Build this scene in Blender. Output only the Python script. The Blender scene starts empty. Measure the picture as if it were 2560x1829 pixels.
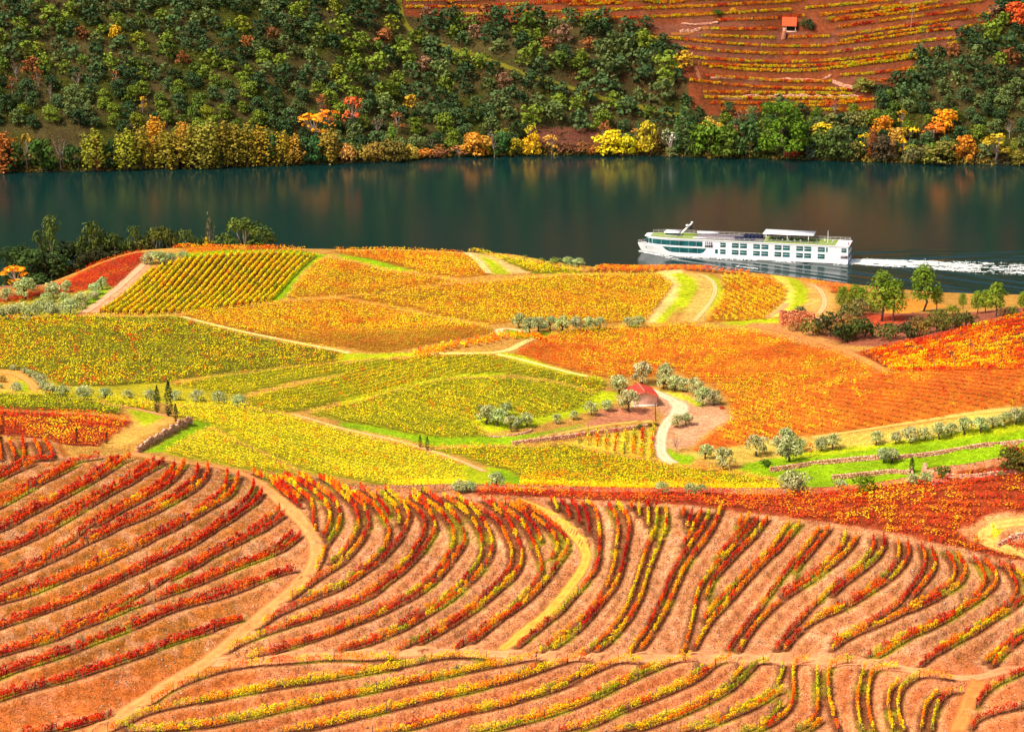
import bpy, math, random
import numpy as np
from mathutils import Vector, Matrix
from mathutils.kdtree import KDTree

random.seed(7)
rng = np.random.default_rng(11)
S = bpy.context.scene
C = S.collection
R = math.radians

# ------------------------------------------------------------------ camera
CAM_H = 225.0
PITCH = R(14.1)
FPX = 7259.0            # focal length in pixels of the 2560 px wide photograph
cam_d = bpy.data.cameras.new('camera')
cam_d.sensor_width = 36.0
cam_d.lens = FPX / 2560.0 * 36.0
cam_d.clip_start = 1.0
cam_d.clip_end = 6000.0
cam = bpy.data.objects.new('camera', cam_d)
C.objects.link(cam)
cam.location = (0, 0, CAM_H)
cam.rotation_euler = (R(90) - PITCH, 0, 0)
S.camera = cam

# ------------------------------------------------------------------ light
SUN_ELEV, SUN_AZ = R(52), R(-122)      # azimuth from +Y towards +X: behind the camera on the left
w = bpy.data.worlds.new('World'); S.world = w
w.use_nodes = True
nt = w.node_tree
sky = nt.nodes.new('ShaderNodeTexSky'); sky.sky_type = 'NISHITA'
sky.sun_disc = False; sky.sun_elevation = SUN_ELEV; sky.sun_rotation = SUN_AZ
sky.dust_density = 5.0; sky.air_density = 1.0; sky.ozone_density = 0.6
nt.links.new(sky.outputs[0], nt.nodes['Background'].inputs[0])
nt.nodes['Background'].inputs[1].default_value = 0.115
sd = bpy.data.lights.new('sun', 'SUN'); sd.energy = 3.1; sd.angle = R(9.0); sd.color = (1.0, 0.90, 0.75)
so = bpy.data.objects.new('sun', sd); C.objects.link(so)
sv = Vector((math.cos(SUN_ELEV) * math.sin(SUN_AZ), math.cos(SUN_ELEV) * math.cos(SUN_AZ), math.sin(SUN_ELEV)))
so.rotation_euler = sv.to_track_quat('Z', 'Y').to_euler()
so.location = (0, 0, 400)
S.view_settings.view_transform = 'Standard'
S.view_settings.look = 'None'
S.view_settings.exposure = 0.66
S.view_settings.gamma = 1.0
S.view_settings.use_curve_mapping = False
S.cycles.max_bounces = 6
S.cycles.transparent_max_bounces = 6

# ------------------------------------------------------------------ pixel helpers
cosP, sinP = math.cos(PITCH), math.sin(PITCH)
K4, K2 = 4.4375, 2.6198
REG = {'1': (0, 1100, K4), '2': (0, 1463, K4), '3': (512, 1100, K4), '4': (512, 1463, K4),
       '5': (1024, 1180, K4), '6': (1024, 1463, K4), '7': (1536, 1180, K4), '8': (1536, 1463, K4),
       '9': (2048, 1180, K4), '0': (2048, 1463, K4),
       'a': (0, 600, K2), 'b': (850, 600, K2), 'c': (1700, 600, K2),
       'h': (0, 0, K2), 'g': (850, 0, K2), 'f': (1700, 0, K2), 'e': (1500, 900, 5.6),
       'p': (0, 0, 1.0)}

def T(s):
    """traced outline -> full photograph pixels"""
    out = []; r = None
    for tok in s.split():
        if ':' in tok:
            k, tok = tok.split(':'); r = REG[k]
        x, y = tok.split(',')
        out.append((r[0] + float(x) / r[2], r[1] + float(y) / r[2]))
    return np.array(out)

def beyond(P, d):
    """carry an outline that is cut by the edge of the photograph on past it"""
    P = P.copy(); P[:, 0] = np.where(P[:, 0] > 2550, P[:, 0] + d, np.where(P[:, 0] < 8, P[:, 0] - d, P[:, 0]))
    return P
def run_on(P, d):
    """carry a traced row on past the edge of the photograph"""
    for a, b in ((0, 1), (-1, -2)):
        x, y = P[a]
        if x < 2:
            t = P[a] - P[b]; q = P[a] + t / np.linalg.norm(t) * d
            P = np.vstack([q, P]) if a == 0 else np.vstack([P, q])
    return P

def pix_dir(px, py):
    u = (np.asarray(px, float) - 1280.0) / FPX
    v = (914.5 - np.asarray(py, float)) / FPX
    return u, cosP + v * sinP, -sinP + v * cosP

def project(P):
    P = np.asarray(P, float)
    x, y, z = P[..., 0], P[..., 1], P[..., 2] - CAM_H
    d = y * cosP - z * sinP
    return 1280 + FPX * x / d, 914.5 - FPX * (y * sinP + z * cosP) / d

def raycast(px, py, zf, y0, y1, step=0.8):
    px = np.atleast_1d(np.asarray(px, float)); py = np.atleast_1d(np.asarray(py, float))
    u, dy, dz = pix_dir(px, py)
    ux, uz = u / dy, dz / dy
    ys = np.arange(y0, y1, step)
    hit = np.full(px.shape, np.nan)
    for i in range(len(px)):
        zz = zf(ux[i] * ys, ys)
        rz = CAM_H + uz[i] * ys
        b = np.nonzero(rz <= zz)[0]
        if len(b):
            k = b[0]
            if k > 0:
                a0 = rz[k - 1] - zz[k - 1]; a1 = rz[k] - zz[k]
                hit[i] = ys[k - 1] + step * a0 / (a0 - a1 + 1e-9)
            else:
                hit[i] = ys[0]
        else:
            hit[i] = ys[-1]
    X = ux * hit
    return np.stack([X, hit, zf(X, hit)], 1)

def at_z(px, py, z):
    u, dy, dz = pix_dir(px, py)
    y = (z - CAM_H) / (dz / dy)
    return np.stack([u / dy * y, y, np.full(np.shape(y), z)], -1)

def chaikin(P, n=2):
    P = np.asarray(P, float)
    for _ in range(n):
        if len(P) < 3: return P
        a = P[:-1] * .75 + P[1:] * .25; b = P[:-1] * .25 + P[1:] * .75
        q = np.empty((2 * len(a), P.shape[1])); q[0::2] = a; q[1::2] = b
        P = np.vstack([P[:1], q, P[-1:]])
    return P

def resample(P, ds):
    P = np.asarray(P, float)
    L = np.concatenate([[0], np.cumsum(np.linalg.norm(np.diff(P[:, :2], axis=0), axis=1))])
    n = max(2, int(round(L[-1] / ds)) + 1)
    t = np.linspace(0, L[-1], n)
    return np.stack([np.interp(t, L, P[:, k]) for k in range(P.shape[1])], 1)

def sm(a, b, x):
    t = np.clip((x - a) / (b - a), 0, 1); return t * t * (3 - 2 * t)

def vnoise(x, y, seed=0, scale=1.0):
    x = np.asarray(x, float) / scale; y = np.asarray(y, float) / scale
    xi = np.floor(x).astype(np.int64); yi = np.floor(y).astype(np.int64)
    fx = x - xi; fy = y - yi
    fx = fx * fx * (3 - 2 * fx); fy = fy * fy * (3 - 2 * fy)
    def h(a, b):
        n = (a * 374761393 + b * 668265263 + seed * 974634711) & 0xffffffff
        n = ((n ^ (n >> 13)) * 1274126177) & 0xffffffff
        return ((n ^ (n >> 16)) & 0xffff) / 65535.0
    return (h(xi, yi) * (1 - fx) + h(xi + 1, yi) * fx) * (1 - fy) + (h(xi, yi + 1) * (1 - fx) + h(xi + 1, yi + 1) * fx) * fy

def fbm(x, y, seed=0, scale=1.0, n=3):
    s = 0; a = 1; t = 0
    for k in range(n):
        s = s + a * vnoise(x, y, seed + k * 17, scale / 2 ** k); t += a; a *= .5
    return s / t

def inpoly(x, y, poly):
    x = np.asarray(x); y = np.asarray(y)
    r = np.zeros(x.shape, bool); n = len(poly)
    bx0, by0 = poly[:, :2].min(0); bx1, by1 = poly[:, :2].max(0)
    m = (x >= bx0) & (x <= bx1) & (y >= by0) & (y <= by1)
    xx = x[m]; yy = y[m]; rr = np.zeros(xx.shape, bool)
    for i in range(n):
        x0, y0 = poly[i][:2]; x1, y1 = poly[(i + 1) % n][:2]
        if y0 == y1: continue
        c = ((y0 > yy) != (y1 > yy)) & (xx < (x1 - x0) * (yy - y0) / (y1 - y0) + x0)
        rr ^= c
    r[m] = rr
    return r

def lin(r, g, b):
    f = lambda c: (c / 255 / 12.92) if c / 255 <= .04045 else ((c / 255 + .055) / 1.055) ** 2.4
    return np.array([f(r), f(g), f(b)])

# ------------------------------------------------------------------ mesh helpers
def mesh_from(name, V, F4=None, F3=None, col=None, smooth=False, extra=None):
    V = np.asarray(V, np.float32).reshape(-1, 3)
    parts = []; counts = []
    if F4 is not None and len(F4):
        F4 = np.asarray(F4, np.int32).reshape(-1, 4); parts.append(F4.ravel()); counts.append(np.full(len(F4), 4))
    if F3 is not None and len(F3):
        F3 = np.asarray(F3, np.int32).reshape(-1, 3); parts.append(F3.ravel()); counts.append(np.full(len(F3), 3))
    li = np.concatenate(parts).astype(np.int32); ct = np.concatenate(counts)
    st = np.concatenate([[0], np.cumsum(ct)[:-1]]).astype(np.int32)
    me = bpy.data.meshes.new(name)
    me.vertices.add(len(V)); me.vertices.foreach_set('co', V.ravel())
    me.loops.add(len(li)); me.loops.foreach_set('vertex_index', li)
    me.polygons.add(len(ct)); me.polygons.foreach_set('loop_start', st)
    if smooth: me.polygons.foreach_set('use_smooth', np.ones(len(ct), bool))
    if col is not None:
        c4 = np.ones((len(V), 4), np.float32); c4[:, :3] = col
        a = me.attributes.new('tint', 'FLOAT_COLOR', 'POINT'); a.data.foreach_set('color', c4.ravel())
    if extra is not None:
        for k, v in extra.items():
            a = me.attributes.new(k, 'FLOAT', 'POINT'); a.data.foreach_set('value', np.asarray(v, np.float32))
    me.update(calc_edges=True)
    return me

class Acc:
    def __init__(s): s.V = []; s.Q = []; s.T = []; s.Cl = []; s.n = 0
    def add(s, V, Q=None, Tr=None, col=(1, 1, 1)):
        V = np.asarray(V, float).reshape(-1, 3)
        s.V.append(V)
        c = np.asarray(col, float)
        s.Cl.append(np.broadcast_to(c, (len(V), 3)) if c.ndim == 1 else c)
        if Q is not None and len(Q): s.Q.append(np.asarray(Q).reshape(-1, 4) + s.n)
        if Tr is not None and len(Tr): s.T.append(np.asarray(Tr).reshape(-1, 3) + s.n)
        s.n += len(V)
    def quads(s, V, col): s.add(V, np.arange(len(V)).reshape(-1, 4), None, col)
    def box(s, c, d, rz=0.0, col=(1, 1, 1), tilt=0.0):
        x, y, z = np.array(d) / 2
        v = np.array([[-x, -y, -z], [x, -y, -z], [x, y, -z], [-x, y, -z], [-x, -y, z], [x, -y, z], [x, y, z], [-x, y, z]])
        if tilt:
            ct, st_ = math.cos(tilt), math.sin(tilt)
            v = np.stack([v[:, 0] * ct + v[:, 2] * st_, v[:, 1], -v[:, 0] * st_ + v[:, 2] * ct], 1)
        cr, sr = math.cos(rz), math.sin(rz)
        v = np.stack([v[:, 0] * cr - v[:, 1] * sr, v[:, 0] * sr + v[:, 1] * cr, v[:, 2]], 1) + np.array(c)
        s.add(v, [[0, 3, 2, 1], [4, 5, 6, 7], [0, 1, 5, 4], [1, 2, 6, 5], [2, 3, 7, 6], [3, 0, 4, 7]], None, col)
    def tube(s, P, r, n=6, col=(1, 1, 1)):
        P = np.asarray(P, float); r = np.broadcast_to(np.asarray(r, float), (len(P),))
        d = np.gradient(P, axis=0); d /= np.linalg.norm(d, axis=1, keepdims=True) + 1e-9
        up = np.where(np.abs(d[:, 2:3]) > .9, np.array([[1., 0, 0]]), np.array([[0, 0, 1.]]))
        a = np.cross(d, up); a /= np.linalg.norm(a, axis=1, keepdims=True); b = np.cross(d, a)
        th = np.arange(n) * 2 * math.pi / n
        V = P[:, None] + r[:, None, None] * (a[:, None] * np.cos(th)[None, :, None] + b[:, None] * np.sin(th)[None, :, None])
        Q = []
        for i in range(len(P) - 1):
            for k in range(n):
                k2 = (k + 1) % n
                Q.append([i * n + k, i * n + k2, (i + 1) * n + k2, (i + 1) * n + k])
        s.add(V.reshape(-1, 3), Q, None, col)
    def mesh(s, name, smooth=False):
        return mesh_from(name, np.vstack(s.V), np.vstack(s.Q) if s.Q else None, np.vstack(s.T) if s.T else None, np.vstack(s.Cl), smooth)

def leafquads(cen, nrm, size, asp=1.0, r=None):
    r = r or rng
    n = len(cen)
    nrm = nrm / (np.linalg.norm(nrm, axis=1, keepdims=True) + 1e-9)
    t = r.normal(size=(n, 3)); t -= nrm * (t * nrm).sum(1, keepdims=True)
    t /= np.linalg.norm(t, axis=1, keepdims=True) + 1e-9
    b = np.cross(nrm, t)
    h = (np.broadcast_to(size, (n,)) * .5)[:, None]
    k = h * asp
    return np.stack([cen - t * h - b * k * .35, cen + t * h * .1 - b * k, cen + t * h + b * k * .35, cen - t * h * .1 + b * k], 1).reshape(-1, 3)

def link(name, me, mat=None, parent=None, loc=None, rz=0, scale=None):
    o = bpy.data.objects.new(name, me)
    C.objects.link(o)
    if mat is not None and me is not None and len(me.materials) == 0: me.materials.append(mat)
    if parent is not None: o.parent = parent
    if loc is not None: o.location = loc
    if rz: o.rotation_euler = (0, 0, rz)
    if scale is not None: o.scale = scale if hasattr(scale, '__len__') else (scale,) * 3
    return o

def tag(o, label=None, cat=None, group=None, kind=None):
    if label: o['label'] = label
    if cat: o['category'] = cat
    if group: o['group'] = group
    if kind: o['kind'] = kind
    return o

ORD = ['first', 'second', 'third', 'fourth', 'fifth', 'sixth', 'seventh', 'eighth', 'ninth', 'tenth', 'eleventh', 'twelfth',
       'thirteenth', 'fourteenth', 'fifteenth', 'sixteenth', 'seventeenth', 'eighteenth', 'nineteenth', 'twentieth']
def ordn(i):
    if i < 20: return ORD[i]
    n = i + 1
    tens = {2: 'twenty', 3: 'thirty', 4: 'forty', 5: 'fifty', 6: 'sixty', 7: 'seventy', 8: 'eighty', 9: 'ninety'}
    if n >= 100: return str(n) + 'th'
    if n % 10 == 0: return tens[n // 10][:-1] + 'ieth'
    return tens[n // 10] + '-' + ORD[n % 10 - 1]

# ------------------------------------------------------------------ materials
def mat_new(name):
    m = bpy.data.materials.new(name); m.use_nodes = True
    return m, m.node_tree, m.node_tree.nodes['Principled BSDF']

def N(nt, t, **k):
    n = nt.nodes.new(t)
    for a, b in k.items(): setattr(n, a, b)
    return n

def leaf_mat(name, trans=0.3, use_obj=True, rough=.75):
    m, nt, b = mat_new(name)
    at = N(nt, 'ShaderNodeAttribute', attribute_name='tint')
    out = at.outputs['Color']
    if use_obj:
        oi = N(nt, 'ShaderNodeObjectInfo')
        mx = N(nt, 'ShaderNodeMix', data_type='RGBA', blend_type='MULTIPLY'); mx.inputs[0].default_value = 1
        nt.links.new(out, mx.inputs[6]); nt.links.new(oi.outputs['Color'], mx.inputs[7]); out = mx.outputs[2]
    nt.links.new(out, b.inputs['Base Color'])
    b.inputs['Roughness'].default_value = rough
    b.inputs['Specular IOR Level'].default_value = .12
    tr = N(nt, 'ShaderNodeBsdfTranslucent'); nt.links.new(out, tr.inputs[0])
    ms = N(nt, 'ShaderNodeMixShader'); ms.inputs[0].default_value = trans
    nt.links.new(b.outputs[0], ms.inputs[1]); nt.links.new(tr.outputs[0], ms.inputs[2])
    nt.links.new(ms.outputs[0], nt.nodes['Material Output'].inputs[0])
    return m

def plain_mat(name, col, rough=.7, spec=.3, noise=0.0, nscale=3.0, bump=0.0, attr=False, metal=0.0):
    m, nt, b = mat_new(name)
    b.inputs['Roughness'].default_value = rough; b.inputs['Specular IOR Level'].default_value = spec
    b.inputs['Metallic'].default_value = metal
    if attr:
        at = N(nt, 'ShaderNodeAttribute', attribute_name='tint'); base = at.outputs['Color']
    else:
        rgb = N(nt, 'ShaderNodeRGB'); rgb.outputs[0].default_value = (*col, 1); base = rgb.outputs[0]
    if noise or bump:
        tc = N(nt, 'ShaderNodeTexCoord')
        nz = N(nt, 'ShaderNodeTexNoise'); nz.inputs['Scale'].default_value = nscale; nz.inputs['Detail'].default_value = 6
        nt.links.new(tc.outputs['Object'], nz.inputs['Vector'])
        mr = N(nt, 'ShaderNodeMapRange'); mr.inputs[1].default_value = .3; mr.inputs[2].default_value = .7
        mr.inputs[3].default_value = 1 - noise; mr.inputs[4].default_value = 1 + noise
        nt.links.new(nz.outputs[0], mr.inputs[0])
        mx = N(nt, 'ShaderNodeMix', data_type='RGBA', blend_type='MULTIPLY'); mx.inputs[0].default_value = 1
        nt.links.new(base, mx.inputs[6]); nt.links.new(mr.outputs[0], mx.inputs[7]); base = mx.outputs[2]
        if bump:
            bp = N(nt, 'ShaderNodeBump'); bp.inputs['Strength'].default_value = .8; bp.inputs['Distance'].default_value = bump
            nt.links.new(nz.outputs[0], bp.inputs['Height']); nt.links.new(bp.outputs[0], b.inputs['Normal'])
    nt.links.new(base, b.inputs['Base Color'])
    return m

def ground_mat(name, bump=.25):
    m, nt, b = mat_new(name)
    b.inputs['Roughness'].default_value = .95; b.inputs['Specular IOR Level'].default_value = .05
    at = N(nt, 'ShaderNodeAttribute', attribute_name='tint')
    tc = N(nt, 'ShaderNodeTexCoord')
    base = at.outputs['Color']
    for sc, lo, hi, det in ((.09, .82, 1.18, 4), (.8, .66, 1.26, 6), (3.2, .55, 1.38, 5)):
        nz = N(nt, 'ShaderNodeTexNoise'); nz.inputs['Scale'].default_value = sc; nz.inputs['Detail'].default_value = det
        nt.links.new(tc.outputs['Object'], nz.inputs['Vector'])
        mr = N(nt, 'ShaderNodeMapRange'); mr.inputs[1].default_value = .3; mr.inputs[2].default_value = .7
        mr.inputs[3].default_value = lo; mr.inputs[4].default_value = hi
        nt.links.new(nz.outputs[0], mr.inputs[0])
        mx = N(nt, 'ShaderNodeMix', data_type='RGBA', blend_type='MULTIPLY'); mx.inputs[0].default_value = 1
        nt.links.new(base, mx.inputs[6]); nt.links.new(mr.outputs[0], mx.inputs[7]); base = mx.outputs[2]
    bp = N(nt, 'ShaderNodeBump'); bp.inputs['Strength'].default_value = 1.0; bp.inputs['Distance'].default_value = bump * 1.5
    nz = N(nt, 'ShaderNodeTexNoise'); nz.inputs['Scale'].default_value = 1.6; nz.inputs['Detail'].default_value = 8; nz.inputs['Roughness'].default_value = .7
    nt.links.new(tc.outputs['Object'], nz.inputs['Vector'])
    nt.links.new(nz.outputs[0], bp.inputs['Height']); nt.links.new(bp.outputs[0], b.inputs['Normal'])
    nt.links.new(base, b.inputs['Base Color'])
    return m

def ribbon_mat(name):
    m, nt, b = mat_new(name)
    b.inputs['Roughness'].default_value = .95; b.inputs['Specular IOR Level'].default_value = .05
    at = N(nt, 'ShaderNodeAttribute', attribute_name='tint'); ed = N(nt, 'ShaderNodeAttribute', attribute_name='edge')
    tc = N(nt, 'ShaderNodeTexCoord')
    nz = N(nt, 'ShaderNodeTexNoise'); nz.inputs['Scale'].default_value = .9; nz.inputs['Detail'].default_value = 6
    nt.links.new(tc.outputs['Object'], nz.inputs['Vector'])
    mr = N(nt, 'ShaderNodeMapRange'); mr.inputs[1].default_value = .3; mr.inputs[2].default_value = .7; mr.inputs[3].default_value = .8; mr.inputs[4].default_value = 1.18
    nt.links.new(nz.outputs[0], mr.inputs[0])
    mx = N(nt, 'ShaderNodeMix', data_type='RGBA', blend_type='MULTIPLY'); mx.inputs[0].default_value = 1
    nt.links.new(at.outputs['Color'], mx.inputs[6]); nt.links.new(mr.outputs[0], mx.inputs[7])
    nt.links.new(mx.outputs[2], b.inputs['Base Color'])
    ad = N(nt, 'ShaderNodeMath', operation='MULTIPLY_ADD'); ad.inputs[1].default_value = .9
    nt.links.new(nz.outputs[0], ad.inputs[0]); nt.links.new(ed.outputs['Fac'], ad.inputs[2])
    al = N(nt, 'ShaderNodeMapRange'); al.inputs[1].default_value = 1.05; al.inputs[2].default_value = 1.4; al.inputs[3].default_value = 1; al.inputs[4].default_value = 0
    nt.links.new(ad.outputs[0], al.inputs[0]); nt.links.new(al.outputs[0], b.inputs['Alpha'])
    return m

M_leaf = leaf_mat('vine_leaf', .14, False)
M_tree = leaf_mat('tree_leaf', .14, True)
M_bark = plain_mat('bark', (.09, .06, .04), .9, .1, .35, 4)
M_pale_bark = plain_mat('pale_bark', (.32, .25, .2), .9, .1, .3, 4)
M_post = plain_mat('weathered_post', (.10, .07, .055), .9, .1, .2, 5)
M_ground = ground_mat('soil')
M_far = ground_mat('hill_soil', .5)
M_ribbon = ribbon_mat('track')
M_stone = plain_mat('dry_stone', (.3, .2, .15), .95, .1, .35, 2.5, .06, attr=True)

KEYS = [0, .2, .4, .6, .8, 1.0]
KC = np.array([lin(98, 116, 16), lin(176, 182, 18), lin(254, 222, 16), lin(254, 154, 10), lin(242, 60, 10), lin(176, 16, 18)])
def autumn(t):
    t = np.clip(t, 0, 1)
    return np.stack([np.interp(t, KEYS, KC[:, k]) for k in range(3)], -1)
# ------------------------------------------------------------------ near land: one smooth surface through surveyed points
CP = []
def cp(px, py, z):
    u, dy, dz = pix_dir(px, py)
    y = (z - CAM_H) / (dz / dy)
    CP.append((u / dy * y, y, z))
for px in (-300, 0, 640, 1280, 1920, 2560, 2860):
    cp(px, 1829, 30 + (3 if px > 2300 else 0)); cp(px, 1660, 36.7)
    cp(px, 1980, 24)
for px, z in ((-300, 45.5), (0, 45), (600, 45), (1280, 45), (1920, 46), (2560, 47), (2860, 47)): cp(px, 1450, z)
for a in ((-300, 1240, 52), (0, 1240, 52), (500, 1240, 52.5), (900, 1225, 53.5), (1200, 1240, 54), (1700, 1245, 54.5), (2100, 1235, 55.5), (2400, 1205, 60), (2560, 1190, 62), (2560, 1300, 55), (2860, 1190, 63),
          (0, 1100, 56), (0, 1000, 52), (0, 900, 46), (0, 800, 44), (0, 720, 38), (-300, 1100, 57), (-300, 950, 50), (-300, 780, 40),
          (300, 1080, 53), (500, 1100, 50.5), (500, 1000, 44), (500, 900, 42), (500, 800, 42), (500, 700, 40), (400, 640, 38), (450, 620, 37), (250, 660, 37), (330, 630, 36.5), (120, 715, 33), (0, 760, 36), (0, 730, 31),
          (1000, 1180, 42), (1000, 1100, 40), (1000, 1000, 40), (1000, 900, 42), (1200, 850, 43), (1000, 800, 38), (1000, 700, 40), (1000, 640, 38), (1000, 623, 36.5), (750, 622, 37), (750, 1150, 45), (750, 1000, 41),
          (1300, 640, 34.5), (1420, 669, 30), (1550, 672, 33), (1700, 672, 34), (1600, 760, 38), (1500, 850, 40), (1610, 1000, 38), (1500, 1100, 37), (1500, 1200, 38), (1250, 1180, 40), (1250, 1000, 41), (1250, 750, 40),
          (2234, 1195, 38), (1900, 1190, 37.5), (1900, 1100, 37.5), (2200, 1150, 39), (2500, 1100, 43), (2500, 1040, 47), (2400, 950, 48), (2500, 880, 50), (2500, 800, 52), (2540, 778, 51), (2350, 820, 46), (2100, 850, 42), (2100, 950, 42), (1850, 950, 39),
          (2150, 760, 40), (2150, 720, 36), (2000, 710, 36), (2400, 770, 38), (2310, 755, 32), (2560, 765, 40), (1890, 684, 33.5), (2050, 708, 32), (2200, 735, 31), (1900, 800, 40), (1800, 740, 37), (2860, 800, 54), (2860, 950, 52), (2860, 1080, 48)):
    cp(*a)
# hidden ground behind the front crest and down to the river
for x, y, z in ((-25, 603, 46.5), (25, 603, 45.5), (60, 603, 45), (85, 598, 46), (110, 598, 48), (135, 600, 50), (160, 605, 52), (-50, 606, 48), (200, 610, 53)):
    CP.append((x, y, z))
for x in (-260, -170, -90, 0, 90, 170, 260):
    CP += [(x, 945, 14.0 if x < 120 else 10), (x, 978, -3), (x, 1010, -7), (x, 1040, -8)]
CP += [(-260, 880, 12), (-260, 820, 28), (-150, 908, 19), (-172, 885, 22), (-120, 925, 20), (-205, 850, 24), (-150, 930, 12), (260, 880, 28), (-260, 700, 52), (260, 700, 52), (-260, 600, 58), (260, 590, 58), (-260, 520, 40), (260, 520, 42)]
CP = np.array(CP)

def tps(A, B):
    r2 = ((A[:, None, :] - B[None]) ** 2).sum(-1)
    return np.where(r2 > 0, .5 * r2 * np.log(r2 + 1e-12), 0)
PS = 100.0
XY = CP[:, :2] / PS
n = len(CP)
A = np.zeros((n + 3, n + 3)); A[:n, :n] = tps(XY, XY) + np.eye(n) * .0015
A[:n, n] = 1; A[:n, n + 1:] = XY; A[n, :n] = 1; A[n + 1:, :n] = XY.T
WT = np.linalg.solve(A, np.concatenate([CP[:, 2], [0, 0, 0]]))
GX = np.arange(-240, 241, 1.5); GY = np.arange(440, 1041, 1.5)
gx, gy = np.meshgrid(GX, GY)
pts = np.stack([gx.ravel(), gy.ravel()], 1) / PS
GZ = np.empty(len(pts))
for k in range(0, len(pts), 20000):
    q = pts[k:k + 20000]
    GZ[k:k + 20000] = tps(q, XY) @ WT[:n] + WT[n] + q @ WT[n + 1:]
GZ = GZ.reshape(gx.shape)

def bilin(xs, ys, Z, x, y):
    x = np.clip(x, xs[0], xs[-1] - 1e-6); y = np.clip(y, ys[0], ys[-1] - 1e-6)
    i = np.clip(np.searchsorted(xs, x, 'right') - 1, 0, len(xs) - 2); j = np.clip(np.searchsorted(ys, y, 'right') - 1, 0, len(ys) - 2)
    fx = (x - xs[i]) / (xs[i + 1] - xs[i]); fy = (y - ys[j]) / (ys[j + 1] - ys[j])
    return (Z[j, i] * (1 - fx) + Z[j, i + 1] * fx) * (1 - fy) + (Z[j + 1, i] * (1 - fx) + Z[j + 1, i + 1] * fx) * fy
def zbase(x, y): return bilin(GX, GY, GZ, x, y)
def rc(P, dy=0.0):
    P = np.asarray(P, float)
    return raycast(P[:, 0], P[:, 1] + dy, zbase, 445, 1030, .8)

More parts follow.
